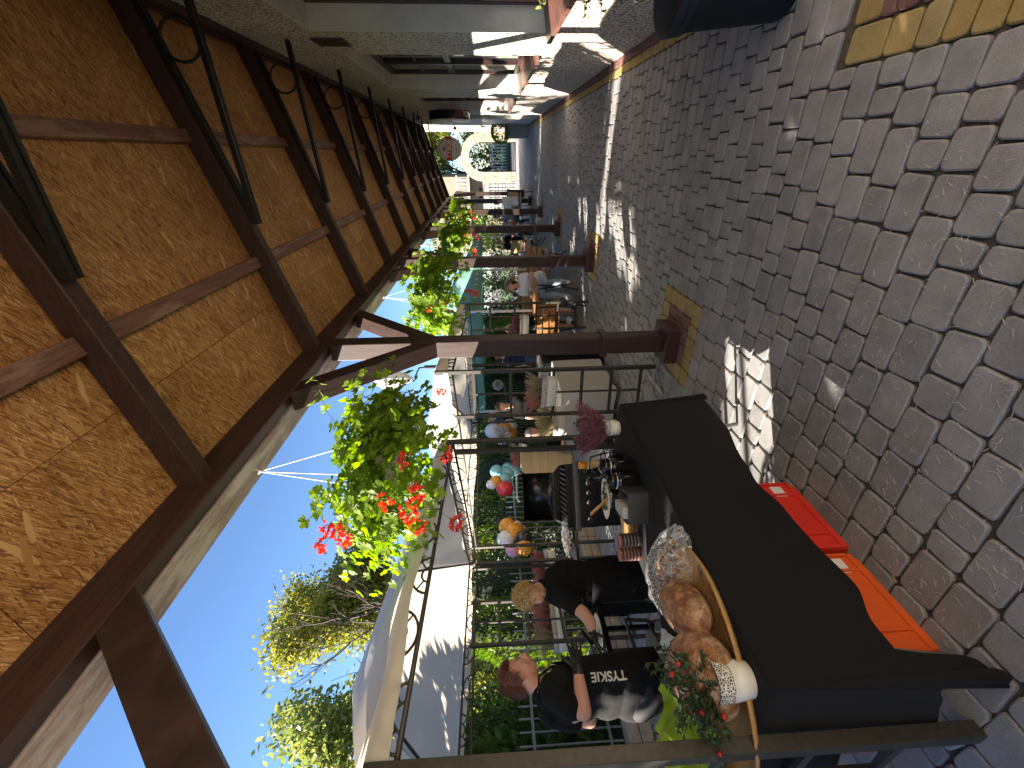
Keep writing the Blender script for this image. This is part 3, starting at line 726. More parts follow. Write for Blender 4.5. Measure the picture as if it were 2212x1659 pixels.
def canopy(t, cs, zs, ridge, mtl, val=0.15, seed=0, sag=0.05, nu=22):
    # four slopes up to a short ridge, gently billowing, with a hanging valance
    rs = [Vector(r_) for r_ in ridge]       # two ridge points
    cor = [Vector((c_[0], c_[1], z)) for c_, z in zip(cs, zs)]
    tops = [rs[0], rs[1], rs[1], rs[0]]     # A,B,C,D -> ridge ends (A,D near; B,C far)
    for i in range(4):
        a_, b_ = cor[i], cor[(i + 1) % 4]; ta, tb = tops[i], tops[(i + 1) % 4]
        ctr = sum(cor, Vector()) / 4; outw = ((a_ + b_) / 2 - ctr); outw.z = 0; outw.normalize()
        def fn(u, v):
            e0 = a_.lerp(b_, u); e1 = ta.lerp(tb, u); p = e0.lerp(e1, v)
            p.z -= sag * math.sin(math.pi * v) * (0.5 + 0.5 * math.sin(math.pi * u))
            nz_ = noise.noise(Vector((u * 3 + i * 7 + seed, v * 2.2, seed)))
            p += outw * 0.03 * nz_ * math.sin(math.pi * v) + Vector((0, 0, 0.05 * nz_ * math.sin(math.pi * min(v + .15, 1)) * math.sin(math.pi * u)))
            p.z += 0.012 * math.sin(u * 23 + seed) * (1 - v) ** 2
            return p
        keep(MB().grid(fn, nu, 12).build('canopy_slope', MT[mtl], smooth=True, fix=False), t)
        def fv(u, v):
            p = a_.lerp(b_, u); fl = noise.noise(Vector((u * 5 + i * 5 + seed, 0, 3.1)))
            p += outw * (0.012 + v * (0.03 * fl + 0.012 * math.sin(u * 31 + i)) + 0.03 * math.sin(math.pi * u))
            p.z += 0.004 - v * (val + 0.015 * math.sin(u * 9 + i + seed)) + 0.02 * fl * v + 0.012 * math.sin(u * 23 + seed) * (1 - v)
            return p
        keep(MB().grid(fv, 34, 4).build('valance', MT[mtl], smooth=True, fix=False), t)
    for i in range(4):
        keep(MB().tube([cor[i] - Vector((0, 0, .03)), tops[i] - Vector((0, 0, .05))], 0.011, 6).build('hip_pole', MT['bronze_metal'], smooth=True), t)
def foot(t, p, dirs):
    p = Vector((p[0], p[1], 0))
    for dx_, dy_ in dirs:
        q = p + Vector((dx_, dy_, 0))
        keep(MB().bar((p.x, p.y, 0.006), (q.x, q.y, 0.006), 0.03, 0.004).bar((p.x + dx_ * .12, p.y + dy_ * .12, 0.11), (p.x + dx_ * .9, p.y + dy_ * .9, 0.011), 0.03, 0.004).build('foot_bracket', MT['zinc_metal']), t)

# first gazebo, over the food table
GA, GB, GC, GD = (-1.72, 0.615), (-2.16, 2.98), (-4.55, 3.66), (-4.15, 1.25)
g1 = empty('gazebo', (-3, 2, 0), 'white gazebo with scrolled iron frame over the food table', 'gazebo', 'gazebos in the courtyard')
zc = [1.945, 1.95, 1.86, 1.86]
for (x, y), z, wd in zip((GA, GB, GC, GD), zc, (0.05, 0.036, 0.036, 0.036)):
    o = MB().ext((x - wd / 2, y - wd / 2, 0.0), (x + wd / 2, y + wd / 2, z + 0.10)).build('post', MT['bronze_metal']); bevel(o, 0.003); keep(o, g1)
o = MB().ext((GB[0] - 0.085, GB[1] - 0.07, 0.0), (GB[0] - 0.05, GB[1] - 0.035, 1.93)).build('post', MT['bronze_metal']); keep(o, g1)
o = MB().ext((GC[0] - 0.06, GC[1] - 0.055, 0.0), (GC[0] - 0.03, GC[1] - 0.025, 1.9)).build('post', MT['bronze_metal']); keep(o, g1)
for (P_, Q_, za, zb, n) in ((GA, GB, zc[0], zc[1], 7), (GB, GC, zc[1], zc[2], 7), (GC, GD, zc[2], zc[3], 7), (GD, GA, zc[3], zc[0], 7)): truss(g1, P_, Q_, za, zb, 0.095, n)
canopy(g1, (GA, GB, GC, GD), [z + 0.11 for z in zc], [(-3.02, 1.55, 2.56), (-3.25, 2.55, 2.52)], 'canopy_white', 0.075, 2, sag=-0.02)
ladder(g1, (GA[0], GA[1], 0), (GA[0] - 0.5, GA[1] + 0.02, 0), 0.0, 1.93, [0.24, 0.56, 0.87, 1.2, 1.55, 1.9])
ladder(g1, (-4.31, 2.96, 0), (-4.23, 2.45, 0), 0.0, 1.9, [0.25, 0.6, 0.95, 1.3, 1.6, 1.87])
foot(g1, GA, ((-0.03, 0.2), (-0.22, 0.06)))

# second gazebo, nearer the lamp
g2 = empty('gazebo', (-3.2, 5, 0), 'second white gazebo, its trellis holding white heather troughs', 'gazebo', 'gazebos in the courtyard')
HA, HB, HC, HD = (-1.83, 3.65), (-2.1, 6.6), (-4.7, 7.1), (-4.65, 4.0)
for (x, y), z in zip((HA, HB, HC, HD), (2.0, 1.95, 1.88, 1.9)):
    o = MB().ext((x - 0.017, y - 0.017, 0.0), (x + 0.017, y + 0.017, z + 0.15)).build('post', MT['bronze_metal']); keep(o, g2)
for (P_, Q_, za, zb, n) in ((HA, HB, 1.98, 1.93, 7), (HB, HC, 1.93, 1.87, 7), (HC, HD, 1.87, 1.88, 7), (HD, HA, 1.88, 1.98, 7)): truss(g2, P_, Q_, za, zb, 0.16, n)
canopy(g2, (HA, HB, HC, HD), [2.15, 2.1, 2.04, 2.05], [(-3.2, 4.6, 2.5), (-3.35, 5.9, 2.46)], 'canopy_white', 0.12, 9)
ladder(g2, (HA[0], HA[1], 0), (-2.31, 3.61, 0), 0.0, 1.97, [0.14, 0.43, 0.72, 1.0, 1.42, 1.78])
ladder(g2, (HB[0], HB[1], 0), (-2.55, 6.62, 0), 0.0, 1.9, [0.2, 0.5, 0.85, 1.2, 1.6])
foot(g2, HA, ((-0.17, -0.27), (-0.25, -0.03)))
# green gazebos beyond
def green(x0, x1, y0, y1, z, zr_, lab, sd):
    t = empty('gazebo', ((x0 + x1) / 2, y0, 0), lab, 'gazebo', 'gazebos in the courtyard')
    cs = ((x0, y0), (x0, y1), (x1, y1), (x1, y0))
    for (x, y) in cs: keep(MB().ext((x - 0.02, y - 0.02, 0), (x + 0.02, y + 0.02, z)).build('post', MT['white_paint']), t)
    canopy(t, cs, [z] * 4, [((x0 + x1) / 2, y0 + (y1 - y0) * .4, zr_), ((x0 + x1) / 2, y0 + (y1 - y0) * .6, zr_)], 'canopy_green', 0.24, sd, nu=14)
    # faint white scripts printed on the valance
    for q in range(7):
        for (sx, xx) in ((1, x0 + 0.06),):
            yy = y0 + (y1 - y0) * (q + 0.5) / 7; mb = MB()
            for w_ in range(5): mb.box((xx + 0.02, yy + (w_ - 2) * 0.03, z - 0.12 + random.uniform(-.02, .02)), (0.003, 0.018, random.uniform(0.03, 0.07)))
            keep(mb.build('print_mark', MT['white_paint']), t)
    return t
green(-2.7, -5.0, 8.0, 11.4, 2.02, 2.75, 'green gazebo with printed valance beyond the white ones', 4)
green(-2.5, -4.9, 12.0, 15.4, 2.05, 2.8, 'farthest green gazebo near the end of the yard', 6)

# ------------------------------------------------------------ plants
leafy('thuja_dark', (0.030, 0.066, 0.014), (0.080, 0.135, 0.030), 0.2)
leafy('thuja_lit', (0.07, 0.13, 0.018), (0.15, 0.22, 0.035), 0.3)  # lighter copy of the evergreen green, sunlight put into the leaf colour
leafy('bush_mid', (0.05, 0.085, 0.022), (0.14, 0.16, 0.05), 0.3)
leafy('tree_gold', (0.11, 0.15, 0.03), (0.30, 0.26, 0.06), 0.45)
leafy('tree_green', (0.09, 0.13, 0.035), (0.22, 0.23, 0.07), 0.45)
plain('bark', (0.085, 0.062, 0.05), 0.9, 0.4, 12, 0.6)
def leaf_quad(mb, p, d, n_, ln, wd):
    d = d.normalized(); s_ = d.cross(n_)
    s_ = s_.normalized() if s_.length > 1e-5 else d.orthogonal().normalized()
    mb.add([p - s_ * wd * .15, p + d * ln * .5 - s_ * wd * .5, p + d * ln, p + d * ln * .5 + s_ * wd * .5], [(0, 1, 2, 3)]); mb.at.append(random.random())
def thuja(x, y, h_, rad, mtl, lab, n=2600, size=0.075, group='evergreen columns of the hedge', name='thuja_shrub', full=False):
    t = empty(name, (x, y, 0), lab, 'hedge', group)
    sd = random.uniform(0, 99); mb = MB(); mb.at = []
    for i in range(n):
        u = random.random() ** 0.8; z = 0.08 + (h_ - 0.1) * u; prof = rad * (min(1, u * 6) ** 0.5) * (1 - max(0, (u - (.8 if full else .45)) / (.2 if full else .55)) ** 1.8 * 0.94)
        a_ = random.uniform(0, 2 * math.pi); lump = 1 + 0.34 * noise.noise(Vector((math.cos(a_) * 1.6, math.sin(a_) * 1.6, z * 1.5 + sd))) + 0.16 * noise.noise(Vector((math.cos(a_) * 5, math.sin(a_) * 5, z * 4 + sd)))
        r_ = prof * lump * (1 - 0.28 * random.random() ** 2)
        p = Vector((r_ * math.cos(a_), r_ * math.sin(a_), z)); o_ = Vector((math.cos(a_), math.sin(a_), 0))
        d_ = (o_ * random.uniform(0.2, 1.1) + Vector((0, 0, random.uniform(0.4, 1.3))) + Vector((random.gauss(0, .35), random.gauss(0, .35), 0)))
        leaf_quad(mb, p, d_, o_.cross(Vector((0, 0, 1))) + Vector((random.gauss(0, .5), random.gauss(0, .5), random.gauss(0, .5))), size * random.uniform(0.7, 1.5), size * random.uniform(0.35, 0.6))
    mb.build('foliage', MT[mtl], t, fix=False)
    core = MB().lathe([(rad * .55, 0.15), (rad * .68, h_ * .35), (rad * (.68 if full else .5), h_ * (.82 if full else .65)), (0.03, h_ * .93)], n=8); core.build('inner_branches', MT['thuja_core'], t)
    MB().tube([(0, 0, -0.05), (0, 0, h_ * .3)], [0.05, 0.035], 6).build('trunk', MT['bark'], t)
    return t
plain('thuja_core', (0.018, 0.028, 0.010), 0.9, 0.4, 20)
HX = -6.25
def hy(py, X=HX): return on_x(1110, py, X).y
hedge = [(1030, 2.9, .95, 'thuja_dark', 'dark evergreen behind the open black grill'), (1105, 2.75, .55, 'thuja_lit', 'sunlit evergreen left of the open grill lid'), (1245, 2.7, .62, 'thuja_dark', 'dark evergreen behind the blonde woman'),
         (1345, 2.5, .5, 'thuja_lit', 'bright green evergreen seen through the trellis between the two cooks'), (1560, 2.6, .5, 'thuja_dark', 'dark evergreen just left of the red-haired cook'), (1625, 2.6, .55, 'thuja_dark', 'leftmost dark evergreen, beside the near gazebo post'),
         (955, 2.7, .85, 'thuja_lit', 'bright evergreen behind the white and black balloons'), (885, 2.75, 1.0, 'thuja_dark', 'dark evergreen behind the pale paper ball'), (830, 2.7, 1.0, 'thuja_dark', 'dark evergreen right of the pale paper ball'), (785, 2.65, 1.05, 'thuja_dark', 'dark evergreen beside the first post, over the wooden bench')]
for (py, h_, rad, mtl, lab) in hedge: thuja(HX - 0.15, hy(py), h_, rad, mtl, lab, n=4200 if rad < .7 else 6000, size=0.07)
for (yv, h_, rad, mtl, lab) in ((10.9, 2.6, .8, 'thuja_dark', 'dark rounded evergreen behind the woman in white'), (13.6, 2.4, .8, 'thuja_lit', 'bright evergreen beside the second post'), (15.6, 2.3, .7, 'thuja_dark', 'dark evergreen far down the yard')):
    thuja(-5.7, yv, h_, rad, mtl, lab, 3200, 0.085)
# out of the picture to the left the row goes on, unseen; heights and gap shaped to shade the yard
sides = ['first', 'second', 'third', 'fourth', 'fifth', 'sixth', 'seventh', 'eighth', 'ninth', 'tenth', 'eleventh', 'twelfth']
for i, (yv, h_, rad) in enumerate(((2.05, 2.3, .5), (1.3, 2.35, .55), (.45, 3.4, .75), (-2.28, 3.55, .8), (-3.05, 3.6, .8), (-3.8, 3.8, .8), (-4.7, 3.9, .8), (-5.6, 3.9, .8), (-6.5, 3.9, .8))):
    thuja(HX - 0.1, yv, h_, rad, 'thuja_dark', '%s unseen evergreen of the hedge, placed and shaped to shade the yard' % sides[i], 3400, 0.15, full=True)
t = empty('sun_block_tree', (HX - 0.1, -0.78, 0), 'unseen ball-headed tree added over the hedge gap to block the sun', 'tree')  # added out of view, its crown stops sun above the low gap
mb = MB(); mb.at = []
for i in range(4200):
    v = Vector((random.gauss(0, 1), random.gauss(0, 1), random.gauss(0, 1))).normalized(); r_ = random.random() ** .35
    leaf_quad(mb, Vector((v.x * .55 * r_, v.y * .90 * r_, 3.46 + v.z * .46 * r_)), v + Vector((random.gauss(0, .7), random.gauss(0, .7), random.gauss(0, .7))), Vector((random.gauss(0, 1), random.gauss(0, 1), random.gauss(0, 1))), .17, .09)
mb.build('crown', MT['bush_mid'], t, fix=False); MB().tube([(0, 0, 0), (0, 0, 2.9)], [.05, .03], 7).build('trunk', MT['bark'], t)

def fol_tree(base, h_, crown, rx, rz, mtl, lab, nleaf=7000, size=0.13, leaves=True, seed=1, spread=0.5, cat='tree', name='tree'):
    rg = random.Random(seed); t = empty(name, base, lab, cat, 'trees beyond the fence')
    mb = MB(); tips = []
    def grow(p, d, ln, r_, lv):
        n = 4; pts = [p]; rs = [r_]; q = p.copy(); dd = d.copy()
        for i in range(n):
            dd = (dd + Vector((rg.gauss(0, .14), rg.gauss(0, .14), rg.gauss(0, .09) + .04))).normalized(); q = q + dd * ln / n; pts.append(q.copy()); rs.append(r_ * (1 - .5 * (i + 1) / n))
            if lv >= 2: tips.append((q.copy(), dd.copy()))
        mb.tube(pts, rs, 5 if lv < 2 else 3, cap=False)
        if lv < 4:
            for j in range(4 if lv == 0 else 3):
                ax = Vector((rg.gauss(0, 1), rg.gauss(0, 1), rg.gauss(0, .5))).normalized(); nd = (dd + ax * rg.uniform(spread, spread + .55)).normalized(); nd.z = max(nd.z, -0.1)
                grow(pts[rg.randint(2, n)], nd, ln * rg.uniform(.58, .78), r_ * .5, lv + 1)
    grow(Vector((0, 0, -0.1)), Vector((0, 0, 1)), h_ * .42, h_ * .018 + .02, 0)
    mb.build('trunk', MT['bark'], t, smooth=True, fix=False)
    if leaves:
        lf = MB(); lf.at = []
        for i in range(nleaf):
            p, dd = rg.choice(tips)
            o_ = Vector((rg.gauss(0, .26), rg.gauss(0, .26), rg.gauss(0, .2))) * (h_ / 8)
            leaf_quad(lf, p + o_, Vector((rg.gauss(0, 1), rg.gauss(0, 1), rg.gauss(-.3, .8))), Vector((rg.gauss(0, 1), rg.gauss(0, 1), rg.gauss(0, 1))), size * rg.uniform(.6, 1.3), size * .55)
        lf.build('crown', MT[mtl], t, fix=False)
    return t
q = on_x(1100, 1270, -13.5); fol_tree((q.x, q.y, 0), 8.5, None, 0, 0, 'tree_gold', 'tall tree with gold-green leaves rising over the white canopy', 70000, 0.15, seed=5)
q = on_x(1100, 1465, -11.5); fol_tree((q.x, q.y, 0), 7.3, None, 0, 0, 'tree_gold', 'bare leafless tree against the sky between two leafy ones', 0, leaves=False, seed=8, spread=.32)
q = on_x(1100, 1665, -13.0); fol_tree((q.x, q.y, 0), 7.3, None, 0, 0, 'tree_green', 'leafy green tree at the left picture edge above the canopy', 36000, 0.14, seed=3)
q = on_x(1100, 1180, -15.0); fol_tree((q.x, q.y, 0), 7.4, None, 0, 0, 'tree_gold', 'lower golden tree right of the tall one, behind the flower basket', 45000, 0.15, seed=12)
# shrubs beyond the fence
def shrub(p, rx, rz, mtl, lab, n=1500, size=0.1, cat='shrub', group='shrubs beyond the fence'):
    t = empty('shrub', p, lab, cat, group); mb = MB(); mb.at = []
    for i in range(n):
        v = Vector((random.gauss(0, 1), random.gauss(0, 1), random.gauss(0, 1))).normalized(); lump = 1 + .35 * noise.noise(v * 2.2 + Vector(p))
        r_ = random.uniform(.6, 1) ** .5; q_ = Vector((v.x * rx * r_ * lump, v.y * rx * r_ * lump, rz + v.z * rz * r_ * lump))
        leaf_quad(mb, q_, v + Vector((random.gauss(0, .6), random.gauss(0, .6), random.gauss(.2, .6))), Vector((random.gauss(0, 1), random.gauss(0, 1), random.gauss(0, 1))), size * random.uniform(.6, 1.3), size * .5)
    mb.build('foliage', MT[mtl], t, fix=False)
    st = MB()
    for i in range(5):
        a_ = i * 1.26; st.tube([(0, 0, -.02), (math.cos(a_) * rx * .3, math.sin(a_) * rx * .3, rz), (math.cos(a_) * rx * .5, math.sin(a_) * rx * .5, rz * 1.5)], [.02, .014, .006], 4)
    st.build('stems', MT['bark'], t)
    return t
for (py, X, rx, rz, mtl, lab) in ((1180, -9.5, 1.5, 1.5, 'bush_mid', 'grey-green shrub behind the balloons on the fence'), (1300, -10, 1.3, 1.3, 'bush_mid', 'loose shrub behind the blonde cook, beyond the fence'), (1400, -9.0, 1.2, 1.6, 'bush_mid', 'tall olive shrub behind the gloved hands'), (1470, -10.5, 1.4, 1.4, 'tree_gold', 'yellowish shrub right behind the red-haired head'),
                              (1530, -8.5, .7, 1.0, 'tree_gold', 'yellow flowering shrub behind the shoulder of the red-haired cook'), (1640, -9.5, 1.5, 1.6, 'bush_mid', 'shrub beyond the fence at the left picture edge')):
    q = on_x(1110, py, X); shrub((q.x, q.y, 0), rx, rz, mtl, lab, 3000, 0.13)
# ------------------------------------------------------------ fence on a low wall
fx = -5.55
fence = empty('fence', (fx, 3, 0), 'metal bar fence on a low stone wall behind the gazebos', 'fence')
plain('low_stone', (0.36, 0.29, 0.21), 0.9, 0.3, 6, 0.5)
yv = -3.0
while yv < 17:
    l_ = random.uniform(.28, .5)
    for zz in (0, 1):
        o = MB().cbox((fx - 0.13, yv + 0.006, zz * .135), (fx + 0.13 + random.uniform(0, .012), yv + l_ - 0.006, zz * .135 + .13), 0.012).build('stone', MT['low_stone']); keep(o, fence)
    yv += l_
plain('fence_metal', (0.20, 0.21, 0.22), 0.4, 0.15, 10, metal=0.4)
for z in (0.42, 1.25):
    keep(MB().ext((fx - 0.015, -3, z), (fx + 0.015, 17, z + 0.03)).build('rail', MT['fence_metal']), fence)
me = MB().ext((-0.008, -0.008, 0.28), (0.008, 0.008, 1.42)).mesh('fence_bar', MT['fence_metal'])
for i in range(int(20 / 0.125)):
    o = bpy.data.objects.new('bar', me); COL.objects.link(o); o.location = (fx, -3 + i * 0.125, 0); keep(o, fence)
# pale houses behind, seen in scraps between the leaves
plain('render_pale', (0.34, 0.33, 0.30), 0.9, 0.1, 2)
plain('roof_red', (0.22, 0.07, 0.045), 0.8, 0.2, 4)
def far_house(x, y, w_, d_, h_, lab, rz=0):
    t = empty('far_house', (x, y, 0), lab, 'house', rz=rz)
    MB().ext((-w_ / 2, -d_ / 2, 0), (w_ / 2, d_ / 2, h_)).build('wall', MT['render_pale'], t)
    mb = MB(); mb.v = [Vector(p) for p in ((-w_ / 2 - .4, -d_ / 2 - .4, h_), (w_ / 2 + .4, -d_ / 2 - .4, h_), (w_ / 2 + .4, d_ / 2 + .4, h_), (-w_ / 2 - .4, d_ / 2 + .4, h_), (0, -d_ / 2 - .4, h_ + 1.6), (0, d_ / 2 + .4, h_ + 1.6))]
    mb.f = [(0, 1, 4), (2, 3, 5), (1, 2, 5, 4), (3, 0, 4, 5), (3, 2, 1, 0)]; mb.build('roof', MT['roof_red'], t)
    for yy in (-d_ * .25, d_ * .25):
        w2 = MB().ext((w_ / 2 - .02, yy - .6, .9), (w_ / 2 + .03, yy + .6, 2.2)).build('window', MT['white_paint'], t)
        MB().ext((w_ / 2 + .031, yy - .5, 1.0), (w_ / 2 + .036, yy + .5, 2.1)).build('pane', MT['window_glass'], w2)
    return t
far_house(-24, 9.5, 8, 12, 3.0, 'pale house behind the shrubs beyond the fence')
# ================================================================ FOOD TABLE AND WHAT STANDS ON IT
w_c = crop(1800, 1900, .4973); t_c = crop(2500, 2200, .4973); m_c = crop(2932, 1500, .4973)
plain('black_cloth', (0.006, 0.006, 0.0075), 0.9, 0.2, 60, 0.1, 900, spec=0.25, sheen=0.03)
plain('table_plastic', (0.55, 0.54, 0.5), 0.5)
plain('pot_white', (0.70, 0.67, 0.60), 0.35, 0.03, 5)
TZ = 0.75
tb = empty('folding_table', (-1.83, 1.55, 0), 'long folding table hidden under the black cloth', 'table')
MB().ext((-0.33, -0.86, 0.70), (0.33, 0.86, 0.742)).build('tabletop', MT['table_plastic'], tb)
for y in (-0.70, 0.62):
    for x in (-0.25, 0.25):
        MB().tube([(x * .8, y * 0.9, 0.70), (x, y * 1.02, 0.35), (x * 1.06, y * 1.12, 0.0)], 0.014, 8).build('leg', MT['zinc_metal'], tb, smooth=True)
    MB().tube([(-0.24, y * 1.0, 0.42), (0.24, y * 1.0, 0.42)], 0.010, 6).build('stretcher', MT['zinc_metal'], tb, smooth=True)
# cloth: one sheet, top plus hanging sides with folds; the hem swings up over the crates
def interp(tab, x):
    for (a_, va), (b_, vb) in zip(tab[:-1], tab[1:]):
        if a_ <= x <= b_:
            t = (x - a_) / (b_ - a_); t = t * t * (3 - 2 * t); return va + (vb - va) * t
    return tab[0][1] if x < tab[0][0] else tab[-1][1]
CX0, CX1, CY0, CY1 = -2.175, -1.478, 0.665, 2.42
hem_f = [(CY0, 0.015), (0.72, 0.03), (0.76, 0.27), (0.85, 0.275), (1.0, 0.225), (1.2, 0.25), (1.41, 0.25), (1.56, 0.285), (1.74, 0.25), (2.1, 0.18), (2.42, 0.17)]
hem_n = [(CX0, 0.36), (-1.80, 0.36), (-1.76, 0.10), (-1.6, 0.15), (-1.50, 0.20), (CX1, 0.015)]
mb = MB(); rc = 0.018
def side(path, hem, outn, nv=26, fold=0.012, seed=0):
    # path: list of points along the table edge
    n = len(path)
    def fn(u, v):
        i = min(int(u * (n - 1)), n - 2); f_ = u * (n - 1) - i; p = path[i].lerp(path[i + 1], f_); z1 = hem(p)
        o_ = outn(p)
        if v < 0.12:
            th = v / 0.12 * math.pi / 2; q = p + o_ * (rc * math.sin(th)); q.z = TZ - rc + rc * math.cos(th); return q
        s_ = (v - 0.12) / 0.88; q = p + o_ * rc; q.z = lerp(TZ - rc, z1, s_)
        wv = noise.noise(Vector((p.x * 3.1 + seed, p.y * 3.1, s_ * .7))) * 1.5 + .5 * math.sin((p.x + p.y) * 21 + seed) * (0.4 + .6 * noise.noise(Vector((p.y * 2, p.x * 2, 5))))
        q += o_ * (fold * wv * s_ ** 1.2 + 0.012 * s_)
        return q
    return fn
ny = 90
pathF = [Vector((CX1 - rc, lerp(CY0 + rc, CY1 - rc, i / ny), TZ)) for i in range(ny + 1)]
pathN = [Vector((lerp(CX0, CX1 - rc, i / 50), CY0 + rc, TZ)) for i in range(51)]
pathE = [Vector((lerp(CX1 - rc, CX0, i / 40), CY1 - rc, TZ)) for i in range(41)]
pathB = [Vector((CX0 + rc, lerp(CY1 - rc, CY0, i / 40), TZ)) for i in range(41)]
mb.grid(side(pathF, lambda p: interp(hem_f, p.y), lambda p: Vector((1, 0, 0)), seed=1, fold=.010), 110, 26)
mb.grid(side(pathN, lambda p: interp(hem_n, p.x), lambda p: Vector((0, -1, 0)), seed=5, fold=.022), 60, 26)
mb.grid(side(pathE, lambda p: 0.14 + .05 * (p.x + 1.5), lambda p: Vector((0, 1, 0)), seed=8, fold=.014), 40, 26)
mb.grid(side(pathB, lambda p: 0.655, lambda p: Vector((-1, 0, 0)), seed=9), 40, 12)
mb.grid(lambda u, v: Vector((lerp(CX0 + rc, CX1 - rc, u), lerp(CY0 + rc, CY1 - rc, v), TZ + .0008 * noise.noise(Vector((u * 9, v * 20, 0))))), 12, 24)
# corners between the sides: cones of cloth
def corner(c_, a0, a1, hz, spread, nz_=12):
    def fn(u, v):
        th = lerp(a0, a1, u); o_ = Vector((math.cos(th), math.sin(th), 0))
        if v < 0.12:
            t = v / .12 * math.pi / 2; q = c_ + o_ * rc * math.sin(t); q.z = TZ - rc + rc * math.cos(t); return q
        s_ = (v - .12) / .88; q = c_ + o_ * (rc + .012 * s_ + spread * s_ ** 1.3 * math.sin(math.pi * u) ** 1.0 * (0.8 + .2 * math.sin(u * 12))); q.z = lerp(TZ - rc, hz(u), s_); return q
    mb.grid(fn, 14, 26)
corner(Vector((CX1 - rc, CY0 + rc, TZ)), -math.pi / 2, 0, lambda u: 0.012, 0.05)
corner(Vector((CX1 - rc, CY1 - rc, TZ)), 0, math.pi / 2, lambda u: 0.15, 0.05)
o = mb.build('tablecloth', MT['black_cloth'], smooth=True); tag(o, 'black tablecloth hanging to the paving over the long food table', 'tablecloth')

# crates under the table edge
def crate(x, y0, y1, mtl, lab, hgt=0.24, dep=0.30):
    t = empty('crate', (x, (y0 + y1) / 2, 0), lab, 'crate', 'plastic crates under the food table'); L_ = (y1 - y0) / 2
    mb = MB(); th = .006
    mb.ext((-th, -L_, .02), (0, L_, hgt)); mb.ext((-dep, -L_, .02), (-dep + th, L_, hgt)); mb.ext((-dep + th, -L_, .02), (-th, -L_ + th, hgt)); mb.ext((-dep + th, L_ - th, .02), (-th, L_, hgt)); mb.ext((-dep + .01, -L_ + .01, .0), (-.01, L_ - .01, .0195))
    o = mb.build('shell', MT[mtl], t); bevel(o, 0.003)
    o = MB().ext((.0005, -L_ - .012, hgt - .03), (.014, L_ + .012, hgt)).build('rim', MT[mtl], t); bevel(o, .003)
    for z in (.030,):
        o = MB().ext((.0005, -L_ - .002, z), (.010, L_ + .002, z + .022)).build('foot_rib', MT[mtl], t); bevel(o, .003)
    for f_ in (-.995, -.62, .62, .995):
        o = MB().ext((.0005, f_ * L_ - .006, .0525), (.011, f_ * L_ + .006, hgt - .031)).build('upright_rib', MT[mtl], t); bevel(o, .002)
    MB().ext((.0005, .12, .09), (.0025, .19, .15)).build('sticker', MT['white_paint'], t)
    return t
plain('crate_red', (0.62, 0.032, 0.018), 0.4, 0.1, 6); plain('crate_orange', (0.66, 0.10, 0.014), 0.45, 0.1, 6)
crate(-1.56, 1.245, 1.66, 'crate_red', 'bright red plastic crate under the middle of the black cloth')
crate(-1.575, 0.80, 1.215, 'crate_orange', 'orange plastic crate under the near end of the black cloth')
crate(-1.95, 0.76, 1.16, 'crate_red', 'red crate corner peeping under the near cloth end', .3)

# white pots with a pierced band
def make_lattice():
    mt, nt, b = nodes('pot_lattice'); L = nt.links.new; mp = coords(nt)
    vo = N(nt, 'ShaderNodeTexVoronoi'); vo.feature = 'DISTANCE_TO_EDGE'; vo.inputs['Scale'].default_value = 120; L(mp.outputs[0], vo.inputs['Vector'])
    rp = ramp(nt, [(0.10, (0.70, 0.67, 0.60)), (0.16, (0.05, 0.045, 0.035))]); L(vo.outputs[0], rp.inputs[0]); L(rp.outputs[0], b.inputs['Base Color']); b.inputs['Roughness'].default_value = 0.45
    bp = N(nt, 'ShaderNodeBump'); bp.invert = True; bp.inputs['Strength'].default_value = .6; bp.inputs['Distance'].default_value = .004; L(vo.outputs[0], bp.inputs['Height']); L(bp.outputs[0], b.inputs['Normal'])
make_lattice(); plain('soil', (0.035, 0.025, 0.018), 0.95, 0.4, 60, 0.8)
def round_pot(t, r0, r1, h_):
    MB().lathe([(r0 * .9, 0), (r0, .004), (lerp(r0, r1, .6), h_ * .6)], n=28).build('pot', MT['pot_white'], t, smooth=True)
    a_ = lerp(r0, r1, .6); MB().lathe([(a_ + .0006, h_ * .6), (r1, h_), (r1 - .004, h_), (r1 - .006, h_ * .9)], n=28, cap=False).build('lattice_band', MT['pot_lattice'], t, smooth=True)
    MB().lathe([(r1 - .006, h_ * .86), (0.001, h_ * .9)], n=20).build('soil', MT['soil'], t)
def blade(mb, p, d, n_, ln, wd, bend=.2):
    d = d.normalized(); s_ = d.cross(n_); s_ = s_.normalized() if s_.length > 1e-5 else d.orthogonal().normalized(); u_ = s_.cross(d)
    a_ = p; b_ = p + d * ln * .5 + u_ * bend * ln * .1; c_ = p + d * ln - u_ * bend * ln * .25
    mb.add([a_ - s_ * wd * .12, a_ + s_ * wd * .12, b_ + s_ * wd * .5, c_, b_ - s_ * wd * .5], [(0, 1, 2, 4), (4, 2, 3)]); mb.at += [random.random()] * 2
leafy('leaf_deep', (0.02, 0.04, 0.012), (0.05, 0.085, 0.03), 0.12); plain('berry_red', (0.42, 0.02, 0.018), 0.25, 0.3, 40, rnd=.25)
pn = empty('berry_plant', (-1.59, 0.755, TZ), 'dark-leaved plant with red berries in a white pierced pot', 'pot plant')
round_pot(pn, .056, .072, .135)
lf = MB(); lf.at = []; bnum = 0
